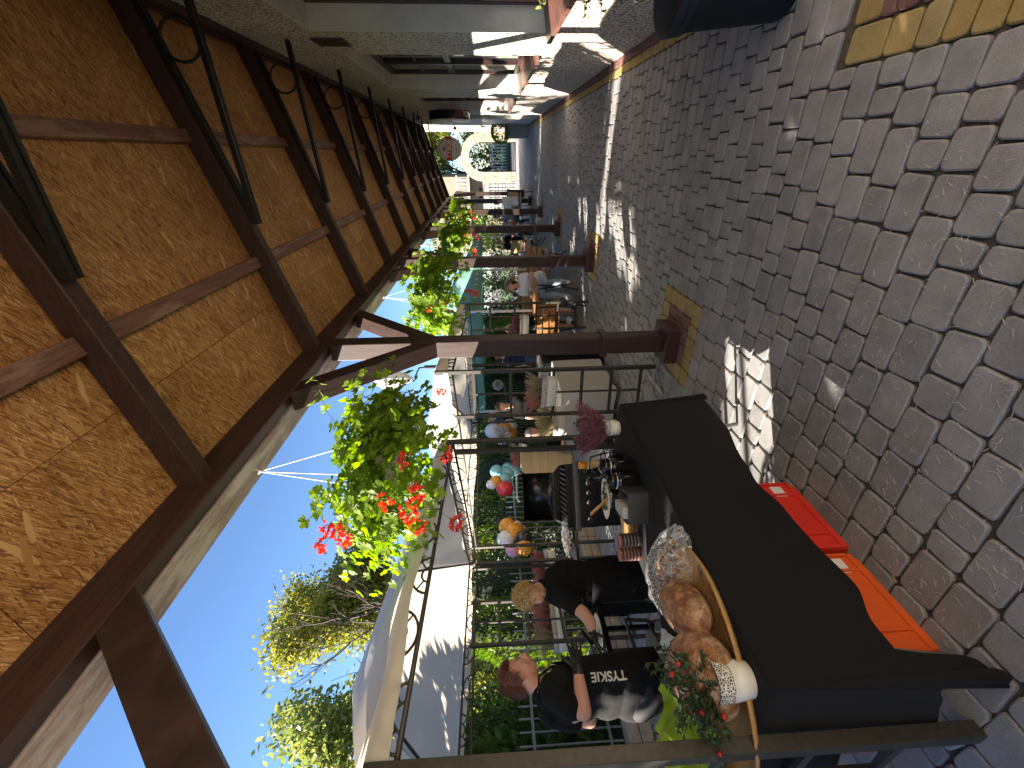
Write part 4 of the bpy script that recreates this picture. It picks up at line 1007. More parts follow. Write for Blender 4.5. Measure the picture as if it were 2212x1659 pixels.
for i in range(72):
    a_ = random.uniform(0, 6.28); d_ = Vector((math.cos(a_) * random.uniform(.15, 1.0) - .35, math.sin(a_) * random.uniform(.2, 1.0) - .1, random.uniform(.35, 1.1))).normalized()
    ln = random.uniform(.09, .21); p0 = Vector((random.gauss(0, .02), random.gauss(0, .02), .125)); st = [p0]; dd = d_.copy()
    for s_ in range(5): dd = (dd + Vector((0, 0, -.10))).normalized(); st.append(st[-1] + dd * ln / 5)
    lf.tube(st, .0016, 3, cap=False); lf.at += [random.random()] * (len(lf.f) - len(lf.at))
    for s_ in range(1, 6):
        for q in range(3):
            dl = (dd + Vector((random.gauss(0, .8), random.gauss(0, .8), random.gauss(0, .6)))).normalized(); blade(lf, st[s_], dl, Vector((random.gauss(0, .4), random.gauss(0, .4), 1)), random.uniform(.018, .042), random.uniform(.009, .016), 1)
    if i % 4 == 0:
        q = st[-2] + Vector((random.gauss(0, .006), random.gauss(0, .006), -.006)); MB().ell(q, (.010, .010, .009), 10, 7).build('berry', MT['berry_red'], pn, smooth=True)
lf.build('foliage', MT['leaf_deep'], pn, fix=False)
# heather
leafy('heather_purple', (0.16, 0.05, 0.075), (0.30, 0.12, 0.15), 0.1); leafy('heather_pink', (0.38, 0.13, 0.13), (0.55, 0.26, 0.22), 0.2); leafy('heather_cream', (0.34, 0.29, 0.17), (0.46, 0.42, 0.26), 0.2); leafy('heather_green', (0.04, 0.06, 0.02), (0.10, 0.11, 0.04), 0.15)
def heather(t, c_, rx, h_, mtl, n=120, lean=(0, 0), name='heather'):
    mb = MB(); mb.at = []; c_ = Vector(c_)
    for i in range(n):
        a_ = random.uniform(0, 6.28); r_ = rx * math.sqrt(random.random()); p = c_ + Vector((r_ * .5 * math.cos(a_), r_ * .5 * math.sin(a_), 0)); d_ = Vector((math.cos(a_) * r_ / rx * .7 + lean[0], math.sin(a_) * r_ / rx * .7 + lean[1], 1)).normalized(); ln = h_ * random.uniform(.65, 1.1); k_ = 9
        for s_ in range(k_):
            q = p + d_ * ln * (s_ + .5) / k_
            for w_ in range(3 if s_ > 2 else 1):
                dl = (d_ * .8 + Vector((random.gauss(0, .7), random.gauss(0, .7), 0))).normalized(); blade(mb, q, dl, Vector((random.gauss(0, 1), random.gauss(0, 1), random.gauss(0, 1))), ln * .10, ln * .028)
        mb.tube([p, p + d_ * ln], .0011, 3, cap=False); mb.at += [random.random()] * (len(mb.f) - len(mb.at))
    return mb.build(name, MT[mtl], t, fix=False)
hp = empty('heather_pot', (-1.63, 2.345, TZ), 'purple heather in a small white pot at the far table end', 'pot plant')
round_pot(hp, .046, .058, .115); heather(hp, (0, 0, .10), .17, .20, 'heather_purple', 190); heather(hp, (0, 0, .09), .06, .1, 'heather_green', 40, name='green_shoots')
def trough(cx_, cy_, z, ax, L_, lab, kinds, h_=.16):
    # long white window-box with rounded ends, hanging on a trellis
    t = empty('heather_trough', (cx_, cy_, z), lab, 'planter', 'white heather troughs', rz=ax)
    mb = MB(); rings = []
    def ring(l_, w_, zz):
        return [Vector((sgn * (l_ - w_) + w_ * math.cos(th), w_ * math.sin(th), zz)) for sgn, rg_ in ((1, range(-4, 5)), (-1, range(4, 13))) for th in [q * math.pi / 8 for q in rg_]]
    def loft(specs, nm, mtl, cap=True):
        m_ = MB(); rr = [ring(*s_) for s_ in specs]; n = len(rr[0])
        for r_ in rr: m_.v += r_
        for i in range(len(rr) - 1): m_.f += [(i * n + k_, i * n + (k_ + 1) % n, (i + 1) * n + (k_ + 1) % n, (i + 1) * n + k_) for k_ in range(n)]
        if cap: m_.f += [tuple(range(n))[::-1], tuple((len(rr) - 1) * n + k_ for k_ in range(n))]
        return m_.build(nm, MT[mtl], t, smooth=True)
    loft([(L_ * .86, .055, 0), (L_ * .9, .062, .01), (L_ * .95, .07, .095)], 'box', 'pot_white')
    loft([(L_ * .951, .0708, .0955), (L_, .078, .15), (L_ - .006, .072, .15), (L_ - .01, .068, .13)], 'lattice_band', 'pot_lattice', False)
    loft([(L_ * .93, .066, .12), (L_ * .9, .06, .128)], 'soil', 'soil')
    n = len(kinds)
    for i, kd in enumerate(kinds):
        x = -L_ * .72 + 1.44 * L_ * (i + .5) / n
        heather(t, (x, 0, .12), .11, h_, kd, 130); heather(t, (x, 0, .12), .07, h_ * .6, 'heather_green', 40, name='green_shoots')
    return t
trough(-2.02, 3.56, .985, R(172), .185, 'white trough with cream and pink heather on the right-hand trellis', ('heather_cream', 'heather_pink'), .18)
trough(-2.62, 3.95, .80, R(60), .19, 'white trough of cream heather beside the twin gazebo post', ('heather_cream', 'heather_cream'), .2)
q = on_x(*d_c(860, 230), -4.75); trough(q.x, q.y, q.z - .1, R(75), .24, 'white trough with pink heather behind the blonde cook', ('heather_pink', 'heather_pink'), .2)
q = on_x(*d_c(930, 850), -4.6); trough(q.x, q.y, q.z - .1, R(80), .30, 'white trough with pale pink heather hung between the two cooks', ('heather_cream', 'heather_pink', 'heather_pink'), .22)
q = on_x(*c_c(640, 290), -4.85); trough(q.x, q.y, q.z - .12, R(75), .26, 'white trough with pink and white heather behind the grill lid', ('heather_pink', 'heather_cream'), .2)
q = on_x(*r8_c(1150, 500), -2.45); trough(q.x, q.y, q.z - .08, R(170), .22, 'small white trough of brown heather behind the first timber post', ('heather_purple', 'heather_purple'), .16)

# bread board and loaves
wood('olive_wood', (0.42, 0.23, 0.08), 0.4, grain=(4, 45, 45), var=.25, bump=.1); wood('pale_board', (0.52, 0.36, 0.19), 0.5, grain=(6, 60, 60), var=.2, bump=.1)
ta = R(60); ub = Vector((-math.cos(ta), -math.sin(ta), 0)); vb = Vector((math.sin(ta), -math.cos(ta), 0))
tr = empty('wooden_dish', (-1.735, 0.905, TZ + .001), 'oval wooden dish with carved scrolls under the loaves', 'dish')
mb = MB(); prof = [(.55, 0, .0), (.9, .006, .0), (1.0, .032, .0), (.97, .036, .0), (.82, .014, 0), (.0, .012, 0)]
A_, B_ = .415, .235; n = 40
for (f_, z, _) in prof: mb.v += [ub * (A_ * f_ * math.cos(2 * math.pi * i / n)) + vb * (B_ * f_ * math.sin(2 * math.pi * i / n)) + Vector((0, 0, z)) for i in range(n)]
mb.f = [(j * n + i, j * n + (i + 1) % n, (j + 1) * n + (i + 1) % n, (j + 1) * n + i) for j in range(len(prof) - 1) for i in range(n)] + [tuple(range(n))[::-1]]
mb.build('dish', MT['olive_wood'], tr, smooth=True)
plain('carving', (0.10, 0.05, 0.02), .7)
for j, (u0, v0, s_) in enumerate(((-.22, .15, 1), (-.13, .18, -1), (-.05, .19, 1), (-.30, .10, -1))):
    pts = []
    for i in range(26):
        th = i * .34; r_ = .034 * (1 - i / 30); pts.append(ub * (u0 + r_ * math.cos(th) * 1.2) + vb * (v0 + .6 * s_ * r_ * math.sin(th)) + Vector((0, 0, .0215 + .008 * ((v0 / B_) ** 2 + (u0 / A_) ** 2 - .55))))
    MB().tube(pts, .0018, 4).build('carved_scroll', MT['carving'], tr)
def make_crust():
    mt, nt, b = nodes('crust'); L = nt.links.new; mp = coords(nt, (1, 1, 1)); nz = N(nt, 'ShaderNodeTexNoise'); nz.inputs['Scale'].default_value = 24; nz.inputs['Detail'].default_value = 8; nz.inputs['Roughness'].default_value = .7; L(mp.outputs[0], nz.inputs['Vector'])
    rp = ramp(nt, [(.3, (.07, .022, .008)), (.5, (.24, .095, .036)), (.7, (.48, .25, .11))]); L(nz.outputs[0], rp.inputs[0])
    n2 = N(nt, 'ShaderNodeTexNoise'); n2.inputs['Scale'].default_value = 13; n2.inputs['Detail'].default_value = 10; n2.inputs['Roughness'].default_value = .8; L(mp.outputs[0], n2.inputs['Vector']); r2 = ramp(nt, [(.48, (0, 0, 0)), (.62, (.8, .8, .8))]); L(n2.outputs[0], r2.inputs[0])
    mx = N(nt, 'ShaderNodeMix', data_type='RGBA'); L(r2.outputs[0], mx.inputs[0]); L(rp.outputs[0], mx.inputs[6]); mx.inputs[7].default_value = (.58, .44, .30, 1); L(mx.outputs[2], b.inputs['Base Color']); b.inputs['Roughness'].default_value = .6
    wv = N(nt, 'ShaderNodeTexNoise'); wv.inputs['Scale'].default_value = 60; wv.inputs['Detail'].default_value = 5; wv.inputs['Distortion'].default_value = 1.4; L(mp.outputs[0], wv.inputs['Vector']); bp = N(nt, 'ShaderNodeBump'); bp.inputs['Strength'].default_value = .8; bp.inputs['Distance'].default_value = .006; L(wv.outputs[0], bp.inputs['Height']); L(bp.outputs[0], b.inputs['Normal'])
make_crust()
def loaf(c_, rx, ry, rz_, ang, lab):
    t = MB().ell((0, 0, rz_ * .8), (rx, ry, rz_), 36, 22, rot=Matrix.Rotation(ang, 3, 'Z'), fn=lambda p, q: q * (1 + .05 * noise.noise(p * 2.1 + Vector(c_)) + .018 * noise.noise(p * 7)) if p.z > -.75 else Vector((q.x, q.y, -rz_ * .78))).build('loaf', MT['crust'], None, smooth=True, loc=c_)
    return tag(t, lab, 'bread', 'loaves on the wooden dish')
loaf((-1.655, 1.06, TZ + .016), .165, .10, .085, R(125), 'smaller round-ended bread loaf at the far end of the dish')
loaf((-1.71, 0.835, TZ + .016), .20, .15, .11, R(150), 'larger round bread loaf in the middle of the dish')
# napkins
cloth('napkin_green', (0.42, 0.55, 0.03), .25); cloth('napkin_white', (0.72, 0.72, 0.70), .25)
def sheet(nm, o_, ux, uy, mtl, lab, amp=.02, lift=0.02, nu=26, seed=0):
    o_ = Vector(o_); ux = Vector(ux); uy = Vector(uy)
    def fn(u, v):
        p = o_ + ux * u + uy * v; k_ = noise.noise(Vector((u * 2.3 + seed, v * 2.3, seed))); p.z += lift + amp * abs(k_) * 1.6 + amp * .6 * noise.noise(Vector((u * 7, v * 7, seed)))
        return p
    return tag(MB().grid(fn, nu, nu).build(nm, MT[mtl], smooth=True, fix=False), lab, 'napkin')
sheet('green_paper', (-1.86, 0.69, TZ), (-.34, .36, .03), (-.36, -.12, .04), 'napkin_green', 'lime green crumpled paper behind the berry pot', .05, .035, seed=3)
sheet('white_paper', (-1.97, 1.08, TZ), (-.17, .20, .0), (-.13, -.12, .0), 'napkin_white', 'crumpled white paper beside the loaves at the table back', .03, .01, seed=7)
# wrapped cakes
mt, nt, b = nodes('cellophane'); b.inputs['Base Color'].default_value = (.9, .92, .95, 1); b.inputs['Roughness'].default_value = .06; b.inputs['Specular IOR Level'].default_value = 1.0; b.inputs['Alpha'].default_value = .16; b.inputs['Metallic'].default_value = .0; b.inputs['Coat Weight'].default_value = 1
mp = coords(nt, (1, 1, .5)); vo = N(nt, 'ShaderNodeTexVoronoi'); vo.feature = 'DISTANCE_TO_EDGE'; vo.inputs['Scale'].default_value = 42; nt.links.new(mp.outputs[0], vo.inputs['Vector']); rp = ramp(nt, [(0.0, (.62, .62, .62)), (.05, (.15, .15, .15)), (.3, (.10, .10, .10))]); nt.links.new(vo.outputs[0], rp.inputs[0]); nt.links.new(rp.outputs[0], b.inputs['Alpha']); bp = N(nt, 'ShaderNodeBump'); bp.inputs['Strength'].default_value = .9; bp.inputs['Distance'].default_value = .01; nt.links.new(vo.outputs[0], bp.inputs['Height']); nt.links.new(bp.outputs[0], b.inputs['Normal'])  # denser whitish crinkle lines paint glints into the film
plain('cake_brown', (.33, .16, .06), .7, .5, 30, .4, rnd=.4); plain('plum_dark', (.02, .012, .012), .4)
wc = empty('wrapped_cakes', (-1.75, 1.30, TZ + .001), 'tray of pastries wrapped in shiny clear film', 'pastries')
MB().lathe([(.9, 0), (1, .008), (.98, .01), (.6, .005)], n=28, sx=.235, sy=.135).build('tray', MT['zinc_metal'], wc)
for i in range(52):
    a_ = random.uniform(0, 6.28); r_ = math.sqrt(random.random()) * .85; lay = random.random(); x = .22 * r_ * math.cos(a_); y = .125 * r_ * math.sin(a_)
    MB().ell((x, y, .02 + .075 * lay * (1 - r_ ** 2)), (random.uniform(.018, .038), random.uniform(.014, .026), .013), 10, 6, rot=Matrix.Rotation(random.uniform(0, 3), 3, 'Z') @ Matrix.Rotation(random.uniform(-.6, .6), 3, 'X')).build('pastry', MT['plum_dark' if i % 6 == 0 else 'cake_brown'], wc, smooth=True)
def film(p, q):
    w_ = 1 + .09 * noise.noise(p * 4.2) + .06 * abs(noise.noise(p * 11)); q = Vector((q.x * w_, q.y * w_, q.z * (1 + .2 * noise.noise(p * 5)))); q.z = max(q.z, -.001); return q
MB().ell((0, 0, .004), (.262, .155, .125), 64, 34, fn=film).build('clear_film', MT['cellophane'], wc, fix=False)
for s_ in (0, 1):
    MB().prism([(0, 0), (.02, -.018), (.05, -.012), (.055, .012), (.02, .018)], (-.245, .03 - .10 * s_, .07), (-.8, .5 - s_, .3), (0, .6, .8), .003).build('ribbon_end', MT['bow_dark'] if 'bow_dark' in MT else plain('bow_dark', (.04, .045, .03), .5), wc)
# tins, steel box, board
def tin(x, y, lab, c1):
    t = empty('spice_tin', (x, y, TZ), lab, 'tin', 'two tall tins on the table')
    MB().lathe([(.0385, 0), (.0385, .118)], n=24).build('can', MT[c1], t, smooth=False); MB().lathe([(.0395, .1185), (.0395, .128), (.034, .129), (.034, .124), (.001, .124)], n=24).build('lid', MT['tin_lid'], t)
    for i in range(5):
        z = .018 + .02 * i; MB().lathe([(.03875, z), (.03875, z + .005)], n=24, cap=False).build('label_line', MT['label_grey'], t)
    return t
plain('tin_dark', (.028, .016, .016), .4, .5, 25); plain('tin_lid', (.30, .09, .07), .4); plain('label_grey', (.28, .25, .24), .5); plain('tin_red', (.09, .018, .015), .4, .9, 30)
tin(-2.015, 1.735, 'dark printed tin nearer the grill, lid brick red', 'tin_dark'); tin(-2.095, 1.70, 'red-patterned dark tin nearer the blonde cook', 'tin_red')
bx = empty('steel_napkin_box', (-1.765, 1.795, TZ), 'brushed steel open box of paper napkins on the table', 'box', rz=R(24))
plain('brushed_steel', (.20, .20, .20), .32, .2, 60, metal=.85, stretch=(1, 1, 12))
for lo, hi in (((.075, -.09, 0), (.078, .09, .125)), ((-.10, -.09, 0), (-.097, .09, .125)), ((-.097, -.09, 0), (.075, -.087, .115)), ((-.097, .087, 0), (.075, .09, .115)), ((-.097, -.087, 0.001), (.075, .087, .004))): MB().ext(lo, hi).build('side', MT['brushed_steel'], bx)
for i in range(6): MB().box((-.075 + .012 * i, .0, .075), (.006, .15, .13), Matrix.Rotation(.12 - .03 * i, 3, 'Y')).build('napkin', MT['napkin_white'], bx)
bd = MB().cbox((-.115, -.10, 0), (.115, .10, .028), .006).build('chopping_board', MT['olive_wood'], None, loc=(-2.08, 1.915, TZ)); bd.rotation_euler.z = R(40); tag(bd, 'thick pale wooden chopping block beside the steel box', 'board')
# jugs, bottles, pan and plate
mt, nt, b = nodes('smoke_glass'); b.inputs['Base Color'].default_value = (.012, .011, .011, 1); b.inputs['Roughness'].default_value = .05; b.inputs['Specular IOR Level'].default_value = .8
plain('gloss_black', (.008, .008, .009), .12, .2, 20); plain('chrome', (.6, .6, .6), .12, .1, 20, metal=1.0)
for (x, y, h_, r_, lab) in ((-1.68, 2.005, .205, .052, 'tall smoked-glass jug with black lid, farther of the two'), (-1.70, 1.90, .185, .047, 'smoked-glass jug with black lid beside the steel box')):
    t = empty('glass_jug', (x, y, TZ), lab, 'jug', 'two smoked jugs')
    MB().lathe([(r_ * .8, 0), (r_, .01), (r_ * .98, h_ * .6), (r_ * 1.05, h_ * .72)], n=24).build('glass', MT['smoke_glass'], t, smooth=True)
    MB().lathe([(r_ * 1.1, h_ * .725), (r_ * 1.12, h_ * .75), (r_ * 1.04, h_ * .77)], n=24).build('rim', MT['chrome'], t, smooth=True)
    MB().lathe([(r_ * 1.02, h_ * .775), (r_ * 1.0, h_ * .9), (r_ * .7, h_ * 1.02), (r_ * .2, h_ * 1.06)], n=24).build('lid', MT['gloss_black'], t, smooth=True)
    MB().tube([(r_ * .9, -r_ * .5, h_ * .7), (r_ * 1.5, -r_, h_ * .62), (r_ * 1.4, -r_, h_ * .2), (r_ * .8, -r_ * .5, h_ * .12)], .007, 6).build('handle', MT['gloss_black'], t, smooth=True)
plain('mustard', (.62, .46, .22), .4); plain('cap_orange', (.75, .27, .015), .4); plain('label_red', (.5, .03, .02), .4)
t = empty('mayonnaise_bottle', (-1.93, 2.33, TZ), 'cream squeeze bottle with orange cap and red label', 'bottle')
MB().lathe([(.032, 0), (.036, .01), (.036, .15), (.033, .165), (.036, .175), (.033, .19), (.024, .205)], n=24).build('body', MT['mustard'], t, smooth=True); MB().lathe([(.0265, .206), (.0265, .255), (.022, .258)], n=24).build('cap', MT['cap_orange'], t, smooth=True); MB().lathe([(.0366, .05), (.0366, .12)], n=24, cap=False).build('label', MT['label_red'], t)
for (x, y, lab) in ((-1.905, 2.235, 'black sauce bottle next to the cream bottle'), (-1.895, 2.155, 'black sauce bottle nearer the steel box')):
    t = empty('sauce_bottle', (x, y, TZ), lab, 'bottle', 'black sauce bottles')
    MB().lathe([(.027, 0), (.031, .008), (.031, .13), (.026, .16), (.013, .19), (.011, .205)], n=20).build('body', MT['gloss_black'], t, smooth=True); MB().lathe([(.014, .206), (.014, .23), (.007, .245)], n=16).build('cap', MT['gloss_black'], t, smooth=True)
    MB().lathe([(.0316, .09), (.0316, .105)], n=20, cap=False).build('red_mark', MT['label_red'], t); MB().lathe([(.0316, .06), (.0316, .078)], n=20, cap=False).build('grey_mark', MT['label_grey'], t)
t = empty('stacked_pan', (-1.86, 1.95, TZ), 'dark cooking pot under a white oval plate of food', 'pan'); MB().lathe([(.06, 0), (.075, .03), (.08, .15)], n=28).build('pan', MT['gloss_black'], t, smooth=True); MB().lathe([(.081, .151), (.084, .156), (.08, .160)], n=28).build('rim', MT['chrome'], t, smooth=True)
MB().bar((.05, -.05, .15), (.02, -.17, .30), .022, .012).build('wooden_handle', MT['olive_wood'], t)
t = empty('food_plate', (-1.865, 1.93, TZ + .162), 'white oval plate with greens balanced on the pan', 'plate', rz=R(35)); MB().lathe([(.5, 0), (.9, .006), (1, .014), (.96, .016), (.7, .007), (.01, .007)], n=28, sx=.125, sy=.085).build('plate', MT['pot_white'], t, smooth=True)
for i in range(14): MB().ell((random.gauss(0, .045), random.gauss(0, .03), .017), (.016, .011, .008), 8, 5).build('greens', MT['bush_mid'], t, smooth=True)
t = empty('wire_basket', (-1.80, 2.19, TZ), 'black wire basket of jars behind the jugs', 'basket')
for z in (.02, .07, .13): MB().tube([(.075 * math.cos(i * .3142) * 1.1, .07 * math.sin(i * .3142), z) for i in range(21)], .004, 5, cap=False).build('wire_ring', MT['gloss_black'], t)
for i in range(10): MB().tube([(.082 * math.cos(i * .628), .07 * math.sin(i * .628), .018), (.082 * math.cos(i * .628), .07 * math.sin(i * .628), .13)], .003, 4).build('wire', MT['gloss_black'], t)
for (x, y) in ((.02, .01), (-.035, -.015)): MB().lathe([(.028, .004), (.03, .08), (.028, .09)], (x, y, 0), 14).build('jar', MT['smoke_glass'], t, smooth=True)
MB().tube([(-.08, 0, .13), (-.05, 0, .22), (.05, 0, .22), (.08, 0, .13)], .006, 6).build('handle', MT['gloss_black'], t, smooth=True)

# ------------------------------------------------------------ grill
gr = empty('gas_grill', (-2.68, 2.83, 0), 'black gas grill with open lid and four chrome knobs', 'grill', rz=R(36))
# local: +x to the viewer's right, -y towards the viewer
plain('grill_black', (.010, .010, .011), .25, .3, 20); plain('grill_panel', (.014, .016, .02), .35, .3, 20); plain('foil', (.75, .75, .74), .22, .1, 20, .9, 60, metal=1.0)
gw = .275
MB().ext((-gw, -.02, .10), (gw, .40, .70)).build('cabinet', MT['grill_panel'], gr); o = MB().ext((-gw, -.055, .705), (gw, .40, .86)).build('control_panel', MT['grill_panel'], gr); bevel(o, .01, 2)
o = MB().ext((-gw - .02, -.075, .862), (gw + .02, -.02, .905)).build('front_trim', MT['brushed_steel'], gr); bevel(o, .006, 2)
MB().ext((-gw, -.019, .862), (gw, .0, .97)).build('firebox_front', MT['grill_black'], gr)
for s_ in (-1, 1): MB().prism([(0, .862), (.40, .862), (.40, 1.03), (.30, 1.03), (.0, .97)], (s_ * gw - (.02 if s_ > 0 else 0), 0, 0), (0, 1, 0), (0, 0, 1), .02).build('firebox_side', MT['grill_black'], gr)
MB().ext((-gw + .02, .381, .862), (gw - .02, .40, 1.03)).build('firebox_back', MT['grill_black'], gr)
for i in range(11): MB().ext((-gw + .03 + i * .0455, .005, .955), (-gw + .042 + i * .0455, .375, .965)).build('grate_bar', MT['zinc_metal'], gr)
lid = MB(); prof = [(.375, 1.04), (.43, 1.10), (.455, 1.20), (.44, 1.29), (.40, 1.325), (.33, 1.335)]
for s_ in (-1, 1): lid.v += [Vector((s_ * gw, a_, b_)) for a_, b_ in prof]
lid.f = [(i, i + 1, 7 + i, 6 + i) for i in range(5)]
o = lid.build('lid', MT['grill_black'], gr, smooth=True); sd = o.modifiers.new('solid', 'SOLIDIFY'); sd.thickness = .006
for s_ in (-1, 1): MB().prism([(.375, 1.045), (.43, 1.10), (.455, 1.20), (.44, 1.29), (.40, 1.325), (.335, 1.33), (.31, 1.25), (.34, 1.14)], (s_ * gw - (.012 if s_ > 0 else 0), 0, 0), (0, 1, 0), (0, 0, 1), .012).build('lid_side', MT['grill_black'], gr)
MB().tube([(-.08, .34, 1.335), (-.08, .345, 1.375), (-.06, .345, 1.39), (.16, .345, 1.39), (.18, .345, 1.375), (.18, .34, 1.335)], .010, 8).build('handle', MT['chrome'], gr, smooth=True)
for x in (-.20, -.06, .025, .11):
    o = MB().lathe([(.031, 0), (.029, .012), (.022, .016), (.022, .034), (.016, .036)], (x, -.056, .785), 20, rot=Matrix.Rotation(R(90), 3, 'X')).build('knob', MT['chrome'], gr, smooth=True)
o = MB().ext((-gw - .30, -.04, .89), (-gw - .021, .36, .915)).build('side_shelf', MT['brushed_steel'], gr); bevel(o, .006, 2)
for i in range(4):
    MB().tube([(-gw * .9 + i * gw * .6, .05 + .3 * (i % 2), 0), (-gw * .9 + i * gw * .6, .05 + .3 * (i % 2), .099)], .02, 10).build('castor_leg', MT['grill_black'], gr)
o = MB().ell((0, 0, 0), (.17, .10, .045), 40, 22, fn=lambda p, q: q * (1 + .22 * noise.noise(p * 5) + .1 * noise.noise(p * 13))).build('foil_parcel', MT['foil'], None, smooth=False, loc=(-3.02, 2.68, .968)); o.rotation_euler.z = R(60)
tag(o, 'long parcel of crumpled aluminium foil on the grill side shelf', 'foil')
cb = empty('carving_board', (-2.42, 3.02, .98), 'pale wooden paddle board hanging in front of the grill lid', 'board', rz=R(36))
ol = [(-.115, .10), (-.115, .35), (-.10, .38), (.10, .38), (.115, .35), (.115, .10), (.06, .05), (.045, 0), (.045, -.06), (.03, -.08), (-.03, -.08), (-.045, -.06), (-.045, 0), (-.06, .05)]
MB().prism(ol, (0, 0, 0), (1, 0, 0), (0, 0, 1), .016).build('board', MT['pale_board'], cb); MB().prism([(-.085, .12), (-.085, .345), (.085, .345), (.085, .12), (.05, .085), (-.05, .085)], (0, -.0175, 0), (1, 0, 0), (0, 0, 1), .001).build('juice_groove', MT['pale_board'], cb)
# ================================================================ PEOPLE
plain('skin', (0.56, 0.31, 0.22), 0.5, 0.06, 10, sss=0.05); plain('skin_ruddy', (0.52, 0.26, 0.19), 0.5, 0.08, 10); plain('skin_tan', (0.42, 0.23, 0.15), 0.5, 0.08, 10)
plain('lips', (0.42, 0.13, 0.11), 0.4); plain('eye_white', (0.7, 0.68, 0.65), 0.25); plain('eye_dark', (0.03, 0.022, 0.018), 0.2)
plain('shirt_black', (0.007, 0.007, 0.0075), 0.95, 0.3, 14, 0.25, 20, spec=.2); plain('apron_black', (0.0075, 0.0075, 0.0075), 0.95, 0.3, 10, 0.25, 14, spec=.15); plain('glove_black', (0.012, 0.012, 0.014), 0.38, 0.3, 30)
plain('trouser_dark', (0.014, 0.013, 0.014), 0.85); plain('denim_pale', (0.36, 0.44, 0.56), 0.85, 0.2, 12); plain('denim_blue', (0.08, 0.13, 0.25), 0.85, 0.2, 12); plain('cotton_white', (0.74, 0.74, 0.76), 0.85, 0.05, 8); plain('navy', (0.02, 0.03, 0.07), 0.85); plain('teal_cloth', (0.05, 0.38, 0.38), 0.8); plain('grey_cloth', (0.25, 0.25, 0.27), 0.85); plain('shoe_white', (0.62, 0.61, 0.58), 0.6)
def hairmat(n, c1, c2): leafy(n, c1, c2, 0.06, 0.38)
hairmat('hair_auburn', (0.060, 0.016, 0.008), (0.17, 0.055, 0.025)); hairmat('hair_blonde', (0.30, 0.18, 0.07), (0.58, 0.42, 0.20)); hairmat('hair_long', (0.16, 0.10, 0.05), (0.42, 0.31, 0.17)); hairmat('hair_grey', (0.12, 0.10, 0.09), (0.35, 0.32, 0.29)); hairmat('hair_dark', (0.02, 0.014, 0.01), (0.07, 0.045, 0.03))
def capsule(mb, p0, p1, r0, r1=None, n=10):
    p0 = Vector(p0); p1 = Vector(p1); r1 = r0 if r1 is None else r1; d_ = (p1 - p0)
    if d_.length < 1e-6: d_ = Vector((0, 0, 1e-4))
    u_ = d_.normalized(); pts = []; rs = []
    for th in (80, 50, 22): pts.append(p0 - u_ * r0 * math.sin(R(th))); rs.append(r0 * math.cos(R(th)))
    pts += [p0, p1]; rs += [r0, r1]
    for th in (22, 50, 80): pts.append(p1 + u_ * r1 * math.sin(R(th))); rs.append(r1 * math.cos(R(th)))
    mb.tube(pts, rs, n)
def chain(mb, pts, rs, n=10):
    for a_, b_, r0, r1 in zip(pts[:-1], pts[1:], rs[:-1], rs[1:]): capsule(mb, a_, b_, r0, r1, n)
def remesh(ob, vox, it=6):
    md = ob.modifiers.new('one_skin', 'REMESH'); md.mode = 'VOXEL'; md.voxel_size = vox; md.use_smooth_shade = True
    sm = ob.modifiers.new('soften', 'SMOOTH'); sm.factor = .5; sm.iterations = it; return ob
def frame(fwd, up=(0, 0, 1)):
    f_ = Vector(fwd).normalized(); u_ = Vector(up); r_ = f_.cross(u_).normalized(); u_ = r_.cross(f_); return r_, f_, u_
def head_shape(mb, c_, fwd, up, s_=1.0, female=True):
    # cranium, jaw, cheeks, nose, lips, brow, ears; c_ is the middle of the skull
    r_, f_, u_ = frame(fwd, up); M3 = Matrix((r_, f_, u_)).transposed()
    E_ = lambda o_, rad, nu=16, nv=12: mb.ell(Vector(c_) + M3 @ (Vector(o_) * s_), [q * s_ for q in rad], nu, nv, rot=M3)
    E_((0, -.012, .022), (.072, .090, .086)); E_((0, .022, -.035), (.056, .062, .075)); E_((0, .045, -.078), (.030, .030, .026)); E_((0, .060, .012), (.048, .028, .036))
    for q in (-1, 1): E_((q * .034, .048, -.028), (.026, .028, .026)); E_((q * .075, -.012, -.012), (.008, .019, .030), 10, 8)
    capsule(mb, Vector(c_) + M3 @ Vector((0, .083, .008)) * s_, Vector(c_) + M3 @ Vector((0, .105, -.030)) * s_, .0095 * s_, .0135 * s_); E_((0, .092, -.034), (.017, .014, .010))
    E_((0, .083, -.056), (.024, .012, .009))
    return M3
def face_bits(t, c_, M3, s_=1.0, local=None, brow='hair_auburn'):
    f = lambda o_: Vector(c_) + M3 @ (Vector(o_) * s_)
    for q in (-1, 1):
        MB().ell(f((q * .030, .0795, .004)), (.0115 * s_, .007 * s_, .0062 * s_), 10, 7, rot=M3).build('eye', MT['eye_white'], t, smooth=True)
        MB().ell(f((q * .030, .0852, .0035)), (.0052 * s_, .0028 * s_, .0054 * s_), 8, 6, rot=M3).build('iris', MT['eye_dark'], t, smooth=True)
        capsule(m_ := MB(), f((q * .016, .0915, .021)), f((q * .046, .0805, .022)), .0034 * s_, .0026 * s_, 6); m_.build('eyebrow', MT[brow], t, smooth=True)
        capsule(m_ := MB(), f((q * .019, .0880, .0095)), f((q * .041, .0815, .0085)), .0022 * s_, .0018 * s_, 6); m_.build('eyelid', MT['eye_dark'], t, smooth=True)
    capsule(m_ := MB(), f((-.018, .089, -.0515)), f((.018, .089, -.0515)), .0044 * s_, .0044 * s_, 8); capsule(m_, f((-.015, .090, -.0605)), f((.015, .090, -.0605)), .0052 * s_, .0052 * s_, 8); m_.build('mouth', MT['lips'], t, smooth=True)
